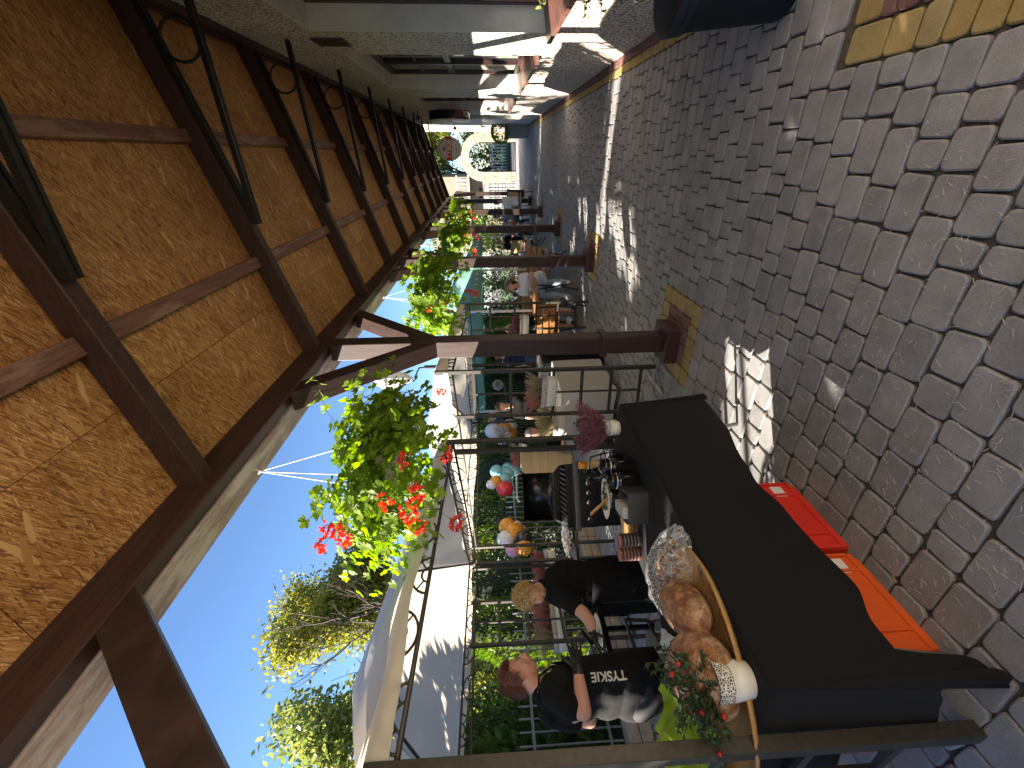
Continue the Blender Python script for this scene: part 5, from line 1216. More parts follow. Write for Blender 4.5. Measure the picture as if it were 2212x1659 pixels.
def hand(mb, w_, dr, palm_n, curl=.25, s_=1.0, flip=1, spread=.16):
    # palm, four fingers of different lengths with knuckle bends, thumb off the side
    d_ = Vector(dr).normalized(); n_ = Vector(palm_n); n_ = (n_ - d_ * n_.dot(d_)).normalized(); sd = d_.cross(n_) * flip; w_ = Vector(w_)
    for q in (-.026, -.009, .009, .026): capsule(mb, w_ + d_ * .012 * s_ + sd * q * .75 * s_, w_ + d_ * .078 * s_ + sd * q * s_, .0155 * s_, .0125 * s_, 8)
    for q, ln, k_ in ((-.031, .062, -1.5), (-.011, .074, -.5), (.010, .079, .4), (.030, .070, 1.3)):
        p = w_ + d_ * .082 * s_ + sd * q * s_; dd = (d_ + sd * k_ * spread * .5).normalized(); r_ = .0092
        for j in range(3):
            dd = (dd + n_ * curl * (.5 + .5 * j)).normalized(); e_ = p + dd * ln * (.44, .32, .26)[j] * s_; capsule(mb, p, e_, r_ * s_, (r_ - .001) * s_, 8); p = e_; r_ -= .0008
    p = w_ + d_ * .025 * s_ + sd * .026 * s_; dd = (d_ * .62 + sd * .75 + n_ * .25).normalized()
    for j in range(2): e_ = p + dd * (.042, .033)[j] * s_; capsule(mb, p, e_, (.0125, .0102)[j] * s_, (.0105, .0085)[j] * s_, 8); p = e_; dd = (dd + d_ * .35 + n_ * .15).normalized()
def strands(mb, n, root_fn, ln, wd, rg):
    for i in range(n):
        p, d_, nn, L_ = root_fn(rg); s_ = d_.cross(nn); s_ = s_.normalized() if s_.length > 1e-6 else d_.orthogonal().normalized(); k_ = 4; prev = None; col = rg.random(); q = p.copy(); dd = d_.copy()
        for j in range(k_ + 1):
            w_ = wd * (1 - j / k_ * .8); a_ = q - s_ * w_ / 2; b_ = q + s_ * w_ / 2; o_ = len(mb.v); mb.v += [a_, b_]
            if prev is not None: mb.f.append((prev, prev + 1, o_ + 1, o_)); mb.at.append(col)
            prev = o_; dd = (dd + Vector((rg.gauss(0, .05), rg.gauss(0, .05), -.10))).normalized(); dd = (dd - nn * max(0, -dd.dot(nn)) * 0).normalized(); q = q + dd * L_ / k_

# ---------------------------------------------------------------- the red-haired cook
def cook_one():
    t = empty('person', (-2.68, 1.25, 0), 'red-haired cook in black shirt and apron, gloved hand reaching right', 'person')
    hc = Vector((-2.665, 1.365, 1.493)); up = Vector((.02, -.05, 1)); fw = Vector((.80, 1, -.10)); V = .0085
    L_ = lambda p: Vector(p) - t.location
    mb = MB(); M3 = head_shape(mb, L_(hc), fw, up, .98)
    neck0 = L_((-2.67, 1.265, 1.345)); capsule(mb, neck0, L_((-2.665, 1.325, 1.44)), .056, .050, 14)
    ShR, ElR, WrR = L_((-2.545, 1.20, 1.295)), L_((-2.50, 1.105, 1.19)), L_((-2.45, 1.255, 1.184))
    ElR = L_((-2.50, 1.085, 1.185))
    chain(mb, [L_((-2.56, 1.19, 1.29)), L_((-2.520, 1.120, 1.235)), ElR], [.036, .045, .042], 14); chain(mb, [ElR, L_((-2.47, 1.175, 1.185)), WrR], [.042, .037, .027], 14)
    ElL, WrL = L_((-2.86, 1.20, 1.10)), L_((-2.70, 1.36, 1.16)); chain(mb, [L_((-2.83, 1.21, 1.27)), ElL], [.036, .042]); chain(mb, [ElL, WrL], [.040, .027])
    capsule(mb, L_((-2.76, 1.24, 1.2)), L_((-2.6, 1.24, 1.2)), .09, .09)
    for x in (-2.76, -2.60): chain(mb, [L_((x, 1.25, .75)), L_((x, 1.27, .36)), L_((x, 1.25, -.07))], [.07, .05, .038])
    remesh(mb.build('body', MT['skin_ruddy'], t), V, 4)
    face_bits(t, L_(hc), M3, .98)
    # T-shirt
    mb = MB()
    for (c_, hx, r_) in (((0, .0, 1.325), .115, .062), ((0, .005, 1.24), .10, .105), ((0, .025, 1.13), .095, .112), ((0, .02, 1.0), .09, .112), ((0, .02, .86), .10, .125), ((0, .02, .78), .10, .12)):
        b_ = L_((-2.68 + c_[0], 1.25 + c_[1], c_[2])); capsule(mb, b_ - Vector((hx, 0, 0)), b_ + Vector((hx, 0, 0)), r_, r_, 14)
    for a_ in (-.035, .04): capsule(mb, L_((-2.68 - .06, 1.33, 1.20)), L_((-2.68 + .06, 1.345, 1.20)), .075, .075)
    for (s0, s1) in (((-2.575, 1.215, 1.32), (-2.517, 1.122, 1.238)), ((-2.79, 1.22, 1.325), (-2.85, 1.205, 1.2))): capsule(mb, L_(s0), L_(s1), .074, .066, 14)
    capsule(mb, L_((-2.675, 1.26, 1.35)), L_((-2.672, 1.275, 1.375)), .062, .060, 14)
    remesh(mb.build('t_shirt', MT['shirt_black'], t), V, 5)
    # apron: shell wrapped round the front and side
    mb = MB()
    def ap(u, v):
        th = lerp(-2.1, 1.85, u); z = lerp(1.30, .72, v); wx = .205 + .02 * v; wy = lerp(.125, .155, v) + (.0 if v > .2 else -.02)
        half = lerp(.42, 1.0, min(1, v / .32)); th2 = th * half; x = wx * math.sin(th2); y = wy * math.cos(th2)
        return L_((-2.68 + x, 1.275 + y + .006 * math.sin(u * 19) * v, z + .012 * math.sin(u * 7) * v))
    o = mb.grid(ap, 40, 30).build('apron', MT['apron_black'], t, smooth=True, fix=False); sd = o.modifiers.new('solid', 'SOLIDIFY'); sd.thickness = .004; sd.offset = 1
    for q in ((-.10), (.10)): MB().tube([L_((-2.68 + q * .8, 1.375, 1.29)), L_((-2.68 + q * .75, 1.32, 1.385)), L_((-2.68 + q * .5, 1.21, 1.40))], .006, 6).build('apron_strap', MT['apron_black'], t, smooth=True)
    # printed word running up the apron side
    cv = bpy.data.curves.new('apron_word', 'FONT'); cv.body = 'TYSKIE'; cv.size = .062; cv.extrude = .0006; cv.offset = .0012; cv.align_x = 'CENTER'; cv.align_y = 'CENTER'
    tmp = bpy.data.objects.new('tmp_word', cv); COL.objects.link(tmp); bpy.context.view_layer.update(); me = bpy.data.meshes.new_from_object(tmp.evaluated_get(bpy.context.evaluated_depsgraph_get())); bpy.data.objects.remove(tmp)
    me.materials.clear(); me.materials.append(plain('print_grey', (.50, .48, .45), .7)); ow = bpy.data.objects.new('apron_word', me); COL.objects.link(ow); ow.parent = t
    ax = Vector((-.03, 0, 1)).normalized(); ay = Vector((-.30, -1, 0)).normalized(); ay = (ay - ax * ay.dot(ax)).normalized(); az_ = ax.cross(ay); Mw = Matrix((ax, ay, az_)).transposed().to_4x4(); Mw.translation = L_((-2.456, 1.225, 1.025)); ow.matrix_local = Mw
    # round chest emblem, necklace, earring
    pts = [L_((-2.565, 1.352, 1.30)) + Vector((.013 * math.cos(i * .524), .006 * math.cos(i * .524) * -1 + .003, .016 * math.sin(i * .524))) for i in range(13)]; MB().tube(pts, .0022, 4, cap=False).build('chest_emblem', MT['print_grey'], t)
    MB().tube([L_((-2.62, 1.245, 1.40)), L_((-2.605, 1.30, 1.372)), L_((-2.605, 1.345, 1.335)), L_((-2.63, 1.36, 1.345)), L_((-2.69, 1.34, 1.38))], .0022, 5).build('necklace', MT['chrome'], t, smooth=True)
    MB().ell(L_(hc) + M3 @ Vector((.078, -.012, -.042)), (.005, .005, .006), 8, 6).build('earring', MT['chrome'], t, smooth=True)
    # black gloves
    mb = MB(); capsule(mb, WrR - (WrR - ElR).normalized() * .012, WrR + Vector((.005, .02, 0)), .031, .027, 12); hand(mb, WrR, (.06, 1, -.02), (-.9, 0, .25), .10, 1.0, flip=1, spread=.22); remesh(mb.build('glove', MT['glove_black'], t), .0045, 2)
    mb = MB(); capsule(mb, WrL - Vector((-.01, -.01, .0)), WrL + Vector((.01, .02, 0)), .031, .027, 12); hand(mb, WrL, (.35, 1, .1), (0, .2, -1), .25, 1.0, flip=-1); remesh(mb.build('glove', MT['glove_black'], t), .0045, 2)
    # hair: shell plus strands, short with a fringe swept forward
    rg = random.Random(4); mb = MB(); c_ = L_(hc)
    def shell(p, q):
        # p unit vector in head axes (x right, y forward, z up)
        k_ = 1.0
        if p.y > .25 and p.z < .50: k_ = .72
        if p.z < -.35: k_ = .70
        if p.y > -.15 and p.z < -.02: k_ = .74
        return q * k_
    mb.ell(c_ + M3 @ Vector((0, -.012, .026)), (.082, .103, .098), 30, 22, rot=M3, fn=shell); mb.at = [.25] * len(mb.f)
    def root(rg):
        while True:
            v = Vector((rg.gauss(0, 1), rg.gauss(0, 1), rg.gauss(.3, 1))).normalized()
            if v.y > .22 and v.z < .62: continue
            if v.z < -.42 or (v.y > -.10 and v.z < .0): continue
            break
        p = c_ + M3 @ Vector((v.x * .083, v.y * .104 - .012, v.z * .099 + .026)); nn = (M3 @ v).normalized()
        fl = M3 @ Vector((v.x * .5, (.9 if v.y > -.25 else -.55), -.55 if v.z < .6 else -.1)); fl = (fl - nn * fl.dot(nn)).normalized(); d_ = (fl + nn * .22 + Vector((rg.gauss(0, .10), rg.gauss(0, .10), rg.gauss(0, .06)))).normalized()
        return p, d_, nn, rg.uniform(.03, .05)
    strands(mb, 1500, root, .05, .006, rg); mb.build('hair', MT['hair_auburn'], t, fix=False)
    # trousers and shoes behind the table
    mb = MB(); capsule(mb, L_((-2.76, 1.25, .82)), L_((-2.6, 1.25, .82)), .12, .12)
    for x in (-2.765, -2.60): chain(mb, [L_((x, 1.25, .74)), L_((x, 1.27, .36)), L_((x, 1.25, -.06))], [.088, .06, .05])
    remesh(mb.build('trousers', MT['trouser_dark'], t), .014, 4)
    for x in (-2.765, -2.60): MB().ell(L_((x, 1.31, -.103)), (.045, .12, .045), 14, 8).build('shoe', MT['trouser_dark'], t, smooth=True)
    t.location = (-2.4525, 1.144, .136); t.scale = (.915, .915, .915)      # scaled and moved nearer the table to keep her shadow off the sun patch
    return t
cook_one()
# ---------------------------------------------------------------- the blonde cook
def cook_two():
    t = empty('person', (-2.93, 2.10, 0), 'blonde curly-haired cook in black, head bent, cutting with gloved hands', 'person')
    L_ = lambda p: Vector(p) - t.location; V = .0085
    hc = Vector((-2.915, 2.045, 1.355)); fw = Vector((.28, -1, -.42)); up = Vector((.0, -.42, 1))
    mb = MB(); M3 = head_shape(mb, L_(hc), fw, up, .96); capsule(mb, L_((-2.93, 2.125, 1.215)), L_((-2.92, 2.085, 1.30)), .056, .050, 14)
    ShR = (-2.80, 1.985, 1.165)
    ElR, WrR = L_((-2.775, 1.785, 1.02)), L_((-2.80, 1.665, .985)); chain(mb, [L_((-2.81, 1.97, 1.14)), L_((-2.785, 1.86, 1.08)), ElR], [.036, .047, .043], 14); chain(mb, [ElR, L_((-2.78, 1.72, .985)), WrR], [.043, .039, .028], 14)
    ElL, WrL = L_((-3.13, 2.36, .93)), L_((-3.05, 2.05, .92)); chain(mb, [L_((-3.08, 2.23, 1.12)), L_((-3.12, 2.34, 1.02)), ElL], [.036, .046, .043], 14); chain(mb, [ElL, WrL], [.041, .028], 14)
    capsule(mb, L_((-3.0, 2.13, 1.05)), L_((-2.86, 2.13, 1.05)), .09, .09)
    for x in (-3.01, -2.85): chain(mb, [L_((x, 2.10, .62)), L_((x, 2.07, .38)), L_((x, 2.13, .07))], [.085, .058, .04])
    remesh(mb.build('body', MT['skin'], t), V, 4); face_bits(t, L_(hc), M3, .96, brow='hair_blonde')
    mb = MB()
    for (y, z, hx, r_) in ((2.125, 1.185, .115, .068), (2.13, 1.10, .10, .118), (2.11, 1.0, .095, .128), (2.10, .88, .10, .135), (2.095, .76, .11, .15), (2.09, .66, .11, .155)):
        b_ = L_((-2.93, y, z)); capsule(mb, b_ - Vector((hx, 0, 0)), b_ + Vector((hx, 0, 0)), r_, r_, 14)
    capsule(mb, L_((-2.99, 2.01, 1.03)), L_((-2.87, 2.01, 1.03)), .082, .082)
    for (s0, s1) in (((-2.83, 2.02, 1.175), (-2.785, 1.855, 1.075)), ((-3.04, 2.17, 1.175), (-3.12, 2.33, 1.045))): capsule(mb, L_(s0), L_(s1), .078, .068, 14)
    capsule(mb, L_((-2.93, 2.125, 1.225)), L_((-2.925, 2.115, 1.25)), .066, .062, 14)
    remesh(mb.build('t_shirt', MT['shirt_black'], t), V, 5)
    mb = MB(); capsule(mb, L_((-3.02, 2.09, .62)), L_((-2.84, 2.09, .62)), .155, .155)
    for x in (-3.02, -2.84): chain(mb, [L_((x, 2.09, .60)), L_((x, 2.07, .36)), L_((x, 2.12, .09))], [.115, .085, .065])
    remesh(mb.build('trousers', MT['trouser_dark'], t), .014, 4)
    mb = MB()
    def ap(u, v):
        th = lerp(-1.9, 1.9, u); z = lerp(.92, .40, v); return L_((-2.93 + .262 * math.sin(th), 2.095 - .168 * math.cos(th) - .006 * math.sin(u * 17) * v, z))
    o = mb.grid(ap, 30, 16).build('apron', MT['apron_black'], t, smooth=True, fix=False); o.modifiers.new('solid', 'SOLIDIFY').thickness = .004
    for x in (-3.02, -2.84): MB().ell(L_((x, 2.06, .045)), (.045, .12, .045), 14, 8).build('shoe', MT['trouser_dark'], t, smooth=True)
    mb = MB(); capsule(mb, WrR + Vector((0, .014, 0)), WrR, .031, .028, 12); hand(mb, WrR, (.1, -1, .05), (-.5, -.1, -.8), .42, 1.0, flip=1); remesh(mb.build('glove', MT['glove_black'], t), .0045, 2)
    mb = MB(); capsule(mb, WrL + Vector((0, .014, 0)), WrL, .031, .028, 12); hand(mb, WrL, (.25, -1, 0), (.2, 0, -1), .35, 1.0, flip=-1); remesh(mb.build('glove', MT['glove_black'], t), .0045, 2)
    rg = random.Random(9); mb = MB(); mb.at = []; c_ = L_(hc)
    for i in range(620):
        while True:
            v = Vector((rg.gauss(0, 1), rg.gauss(0, 1), rg.gauss(.35, 1))).normalized()
            if v.y > .45 and v.z < .30: continue
            if v.z < -.42 or (v.y > .05 and v.z < .02): continue
            break
        o_ = 1.0 + .10 * max(0, v.z); p = c_ + M3 @ Vector((v.x * .084 * o_, v.y * .104 - .012, v.z * .104 * o_ + .026)); nn = (M3 @ v).normalized(); a1 = nn.orthogonal().normalized(); a2 = nn.cross(a1); ph = rg.uniform(0, 6.28); rr = rg.uniform(.007, .014); pts = []
        fl = M3 @ Vector((v.x, v.y * .6 + .35, -.5)); fl = (fl - nn * fl.dot(nn)); fl = fl.normalized() * .022
        for j in range(8): th = ph + j * .95; pts.append(p + nn * (.004 + .004 * math.sin(th * .5 + 1)) + (a1 * math.cos(th) + a2 * math.sin(th)) * rr + fl * j / 7)
        mb.tube(pts, [.0035] * 7 + [.0012], 3, cap=False); mb.at += [rg.random()] * (len(mb.f) - len(mb.at))
    o_ = len(mb.f); mb.ell(c_ + M3 @ Vector((0, -.014, .03)), (.083, .100, .098), 24, 18, rot=M3, fn=lambda p, q: q * (.72 if (p.y > .35 and p.z < .35) or p.z < -.38 or (p.y > 0 and p.z < 0) else 1)); mb.at += [.35] * (len(mb.f) - o_)
    mb.build('hair', MT['hair_blonde'], t, fix=False)
    return t
cook_two()
t = empty('kitchen_knife', (-2.79, 1.60, 1.0), 'broad kitchen knife held over the white plate between the cooks', 'knife')
MB().prism([(0, 0), (.03, .004), (.15, .0), (.12, -.032), (0, -.034)], (.0, -.02, .0), Vector((.1, -.75, -.55)).normalized(), Vector((.0, -.55, .75)).normalized(), .0018).build('blade', MT['chrome'], t); MB().bar((0, -.015, .005), (-.005, .075, .055), .018, .024).build('handle', MT['gloss_black'], t)
t = empty('meat_plate', (-2.95, 1.75, .90), 'white plate of sliced meat on the work table', 'plate'); MB().lathe([(.06, 0), (.12, .008), (.125, .014), (.115, .014), (.06, .006)], n=28).build('plate', MT['pot_white'], t, smooth=True)
plain('meat', (.36, .08, .06), .4, .5, 50)
for i in range(9): MB().ell((random.gauss(0, .04), random.gauss(0, .04), .02 + .004 * i), (.038, .022, .007), 12, 6, rot=Matrix.Rotation(random.uniform(0, 3), 3, 'Z')).build('slice', MT['meat'], t, smooth=True)
t = empty('work_table', (-3.03, 1.76, 0), 'small dark work table between the two cooks', 'table'); MB().ext((-.22, -.20, .86), (.16, .20, .898)).build('tabletop', MT['gloss_black'], t)
for x in (-.2, .14):
    for y in (-.18, .18): MB().ext((x - .015, y - .015, 0), (x + .015, y + .015, .859)).build('leg', MT['black_steel'], t)

# ---------------------------------------------------------------- chairs with pierced plastic backs behind the table
plain('plastic_brown', (.075, .062, .052), .5, .1, 10)
def plastic_chair(x, y, rz, lab):
    t = empty('plastic_chair', (x, y, 0), lab, 'chair', 'pierced plastic chairs behind the table', rz=rz)
    n_u, n_v = 9, 6; mb = MB()
    # back with round-cornered holes: a lattice of small bars
    for i in range(n_u + 1): u = lerp(-.19, .19, i / n_u); hgt = .30 - .06 * (abs(u) / .19) ** 3; mb.bar((u, .21 + .03 * (u / .19) ** 2 * -1, .52), (u, .25 - .04 * (u / .19) ** 2, .52 + hgt), .013, .006, up=(0, 1, 0))
    for j in range(n_v + 1): z = lerp(.53, .79, j / n_v); mb.tube([(u, .215 + (z - .52) * .12 - .035 * (u / .19) ** 2, z) for u in [lerp(-.19, .19, q / 8) for q in range(9)]], .0075, 5)
    mb.build('pierced_back', MT['plastic_brown'], t)
    MB().tube([(-.20, .17, .50), (-.205, .19, .75), (-.15, .235, .83), (0, .255, .85), (.15, .235, .83), (.205, .19, .75), (.20, .17, .50)], .014, 8).build('back_rim', MT['plastic_brown'], t, smooth=True)
    o = MB().ext((-.22, -.22, .425), (.22, .21, .447)).build('seat', MT['plastic_brown'], t); bevel(o, .012, 2)
    for sx in (-1, 1):
        for sy in (-1, 1): MB().tube([(sx * .2, sy * .19, .43), (sx * .225, sy * .225, 0)], [.02, .015], 7).build('leg', MT['plastic_brown'], t, smooth=True)
        MB().tube([(sx * .215, -.20, .43), (sx * .235, -.2, .62), (sx * .235, .05, .64), (sx * .21, .19, .62)], .014, 7).build('armrest', MT['plastic_brown'], t, smooth=True)
    return t
plastic_chair(-3.35, 1.72, R(200), 'pierced brown plastic chair between the two cooks'); plastic_chair(-3.15, 1.02, R(160), 'pierced brown plastic chair at the left, behind the near gazebo post')

# ---------------------------------------------------------------- guests farther off
def guest(loc, fwd, lab, seated=True, lean=.0, hair='hair_dark', top='shirt_black', legs='trouser_dark', skin='skin', bald=False, long_hair=False, arms='table', bare_arms=True, short=False, vox=.014, s_=1.0, seat=.45, cap=None, shoes='shoe_white'):
    t = empty('person', loc, lab, 'person', 'guests in the yard'); r_, f_, u_ = frame(fwd)
    P_ = lambda a_, b_, c_: (r_ * a_ + f_ * b_ + u_ * c_) * s_
    hipz = seat + .10 if seated else .92
    sp = lambda h_: (h_ * math.sin(lean), h_ * math.cos(lean))
    def S_(x, h_, dy=0): a_, b_ = sp(h_); return P_(x, a_ + dy, hipz + b_)
    sk = MB(); hd = S_(0, .70, .03); M3 = head_shape(sk, hd, f_ * 1 + u_ * (-.25 - lean * .2), u_ + f_ * .15, s_); capsule(sk, S_(0, .48), S_(0, .62, .01), .052 * s_, .048 * s_)
    tp = MB()
    for (h_, hx, rr) in ((.46, .12, .062), (.36, .10, .108), (.24, .09, .112), (.12, .09, .115), (.02, .095, .125)): capsule(tp, S_(-hx, h_), S_(hx, h_), rr * s_, rr * s_, 10)
    hands = []
    for q in (-1, 1):
        sh = S_(q * .17, .45)
        if arms == 'table': el = S_(q * .22, .22, .10); wr = P_(q * .12, sp(.3)[0] + .36, hipz + .24)
        elif arms == 'up': el = S_(q * .2, .22, .22); wr = P_(q * .05, sp(.5)[0] + .22, hipz + .53)
        elif arms == 'lap': el = S_(q * .24, .2, .02); wr = P_(q * .10, .24, hipz + .12)
        else: el = S_(q * .23, .18, .0); wr = S_(q * .24, -.06, .08)
        chain(sk, [sh, el, wr], [.040 * s_, .039 * s_, .027 * s_]); hands.append((wr, (wr - el).normalized(), q))
        a_ = sh.lerp(el, .5 if bare_arms else 1.0); capsule(tp, sh, a_, .066 * s_, .06 * s_)
        if not bare_arms: capsule(tp, el, el.lerp(wr, .85), .052 * s_, .04 * s_)
    for wr, d_, q in hands: hand(sk, wr, d_, Vector((0, 0, -1)) + f_ * .2, .3, s_, flip=q)
    lg = MB(); capsule(lg, P_(-.09, 0, hipz - .02), P_(.09, 0, hipz - .02), .12 * s_, .12 * s_)
    for q in (-1, 1):
        if seated: kn = P_(q * .13, .44, seat + .06); an = P_(q * .12, .42 + q * .06, .09)
        else: kn = P_(q * .10, .03, .50); an = P_(q * .10, -.02, .09)
        hp_ = P_(q * .10, 0, hipz - .02); chain(sk, [hp_, kn, an], [.075 * s_, .052 * s_, .038 * s_])
        if short: capsule(lg, hp_, hp_.lerp(kn, .75), .095 * s_, .085 * s_)
        else: chain(lg, [hp_, kn, an + u_ * .03], [.095 * s_, .068 * s_, .055 * s_])
        MB().ell(an + f_ * .07 + u_ * -.035 * s_, (.045 * s_, .115 * s_, .05 * s_), 12, 7, rot=Matrix((r_, f_, u_)).transposed()).build('shoe', MT[shoes], t, smooth=True)
    remesh(sk.build('body', MT[skin], t), vox, 3); remesh(tp.build('top', MT[top], t), vox, 3); remesh(lg.build('trousers', MT[legs], t), vox, 3)
    rg = random.Random(hash(lab) % 999); hb = MB(); hb.at = []
    if not bald:
        hb.ell(hd + M3 @ Vector((0, -.014, .026)) * s_, (.082 * s_, .103 * s_, .098 * s_), 18, 14, rot=M3, fn=lambda p, q: q * (.72 if (p.y > .3 and p.z < .35) or p.z < -.42 or (p.y > 0 and p.z < 0) else 1)); hb.at = [.4] * len(hb.f)
        def root(rg):
            while True:
                v = Vector((rg.gauss(0, 1), rg.gauss(-.3, 1), rg.gauss(.3, 1))).normalized()
                if (v.y > .3 and v.z < .45) or v.z < -.4: continue
                break
            p = hd + M3 @ Vector((v.x * .083, v.y * .104 - .014, v.z * .099 + .026)) * s_; nn = M3 @ v; d_ = M3 @ Vector((v.x, v.y - .5, -.6)); d_ = (d_ - nn * d_.dot(nn) * .8).normalized()
            return p, d_, nn, (rg.uniform(.2, .42) if long_hair and v.y < .2 else rg.uniform(.03, .06)) * s_
        strands(hb, 260 if not long_hair else 420, root, .05, .012, rg); hb.build('hair', MT[hair], t, fix=False)
    elif True:
        hb.ell(hd + M3 @ Vector((0, -.02, .0)) * s_, (.078 * s_, .092 * s_, .06 * s_), 16, 10, rot=M3, fn=lambda p, q: q * (.7 if p.y > .25 or p.z > .35 else 1)); hb.at = [.5] * len(hb.f); hb.build('hair', MT[hair], t, fix=False)
    if cap: MB().lathe([(.092, -.01), (.09, .04), (.06, .08), (.01, .09)], hd + u_ * .045, 16, sx=1, sy=1.1).build('cap', MT[cap], t, smooth=True); MB().ell(hd + u_ * .05 + f_ * .11, (.06, .07, .008), 12, 6, rot=Matrix((r_, f_, u_)).transposed()).build('cap_peak', MT[cap], t, smooth=True)
    return t
guest((-2.28, 8.62, 0), (-.12, -1, 0), 'woman in white sleeveless top and pale jeans leaning over a wooden table', lean=.42, hair='hair_long', top='cotton_white', legs='denim_pale', skin='skin', long_hair=True, vox=.011)
guest((-2.72, 6.95, 0), (.15, 1, 0), 'balding man in black top and shorts eating at the wooden table', hair='hair_grey', bald=True, skin='skin_ruddy', arms='up', short=True, top='shirt_black', vox=.011, shoes='trouser_dark', lean=.1)
guest((-3.35, 7.9, 0), (.8, -.2, 0), 'person with light hair in a teal top behind the wooden table', hair='hair_blonde', top='teal_cloth', skin='skin', lean=.1)
guest((-4.1, 8.9, 0), (.6, -.9, 0), 'person in navy with a black cap standing far behind the table', seated=False, hair='hair_dark', top='navy', legs='denim_blue', arms='down', cap='shirt_black', s_=.92)
guest((-2.55, 14.4, 0), (.25, 1, 0), 'bald man in black T-shirt sitting with his back turned on a wooden chair', hair='hair_grey', bald=True, skin='skin_ruddy', arms='lap', lean=.12)
guest((-2.35, 16.1, 0), (-.1, -1, 0), 'woman in pale patterned top facing the bald man', hair='hair_dark', top='grey_cloth', legs='cotton_white', arms='up', skin='skin')
guest((-1.95, 16.6, 0), (-.6, -.8, 0), 'man looking at his phone behind the fourth post', hair='hair_dark', top='grey_cloth', legs='denim_blue', arms='up', skin='skin_tan')
guest((-1.42, 15.9, 0), (-.85, .5, 0), 'dark-haired man in white shirt seated before the gate', hair='hair_dark', top='cotton_white', legs='grey_cloth', arms='table', skin='skin_tan', bare_arms=False)
guest((-3.6, 5.9, 0), (.3, -1, 0), 'person in black standing inside the second gazebo behind the pale table', seated=False, hair='hair_dark', top='shirt_black', arms='down', s_=.9)
guest((-3.35, 4.75, 0), (.55, -.8, 0), 'grey-haired person in black bending over the pale table', hair='hair_grey', top='shirt_black', arms='table', lean=.45, skin='skin_ruddy', s_=.92)
# ================================================================ HANGING BASKETS
leafy('ivy_leaf', (0.12, 0.20, 0.018), (0.25, 0.36, 0.045), 0.5, 0.4); leafy('petal_red', (0.60, 0.035, 0.025), (0.78, 0.11, 0.07), 0.3)
plain('stem_green', (0.13, 0.15, 0.05), 0.6); plain('cord_white', (0.66, 0.65, 0.6), 0.6)
mt, nt, b = nodes('basket_plastic'); b.inputs['Base Color'].default_value = (.55, .58, .42, 1); b.inputs['Roughness'].default_value = .45; b.inputs['Transmission Weight'].default_value = .0; b.inputs['Subsurface Weight'].default_value = .2; b.inputs['Subsurface Radius'].default_value = (.02, .02, .01)
LOBES = []
for i in range(20):
    th = 2 * math.pi * i / 20; r_ = .70 + .30 * abs(math.cos(2.5 * (th - math.pi / 2))) ** .7
    if 14 <= i <= 16: r_ *= (.62 if i != 15 else .25)
    LOBES.append((r_ * math.cos(th), r_ * math.sin(th)))
def ivy_leaf(mb, c_, nrm_, tipd, s_, cup=.2):
    n_ = nrm_.normalized(); y_ = (tipd - n_ * tipd.dot(n_)); y_ = y_.normalized() if y_.length > 1e-4 else n_.orthogonal().normalized(); x_ = y_.cross(n_); o_ = len(mb.v)
    mb.v.append(c_.copy())
    for (a_, b_) in LOBES: mb.v.append(c_ + (x_ * a_ + y_ * b_) * s_ + n_ * s_ * (cup * (a_ * a_ + b_ * b_) + random.uniform(-.05, .05)))
    n = len(LOBES); mb.f += [(o_, o_ + 1 + i, o_ + 1 + (i + 1) % n) for i in range(n)]; mb.at += [random.random()] * n
def flower_head(mb, c_, s_, n=16):
    for i in range(n):
        v = Vector((random.gauss(0, 1), random.gauss(0, 1), random.gauss(0, 1))).normalized(); p = c_ + v * s_ * random.uniform(.3, 1)
        for q in range(4): blade(mb, p, v + Vector((random.gauss(0, .7), random.gauss(0, .7), random.gauss(0, .7))), Vector((random.gauss(0, 1), random.gauss(0, 1), random.gauss(0, 1))), s_ * .62, s_ * .36, .6)
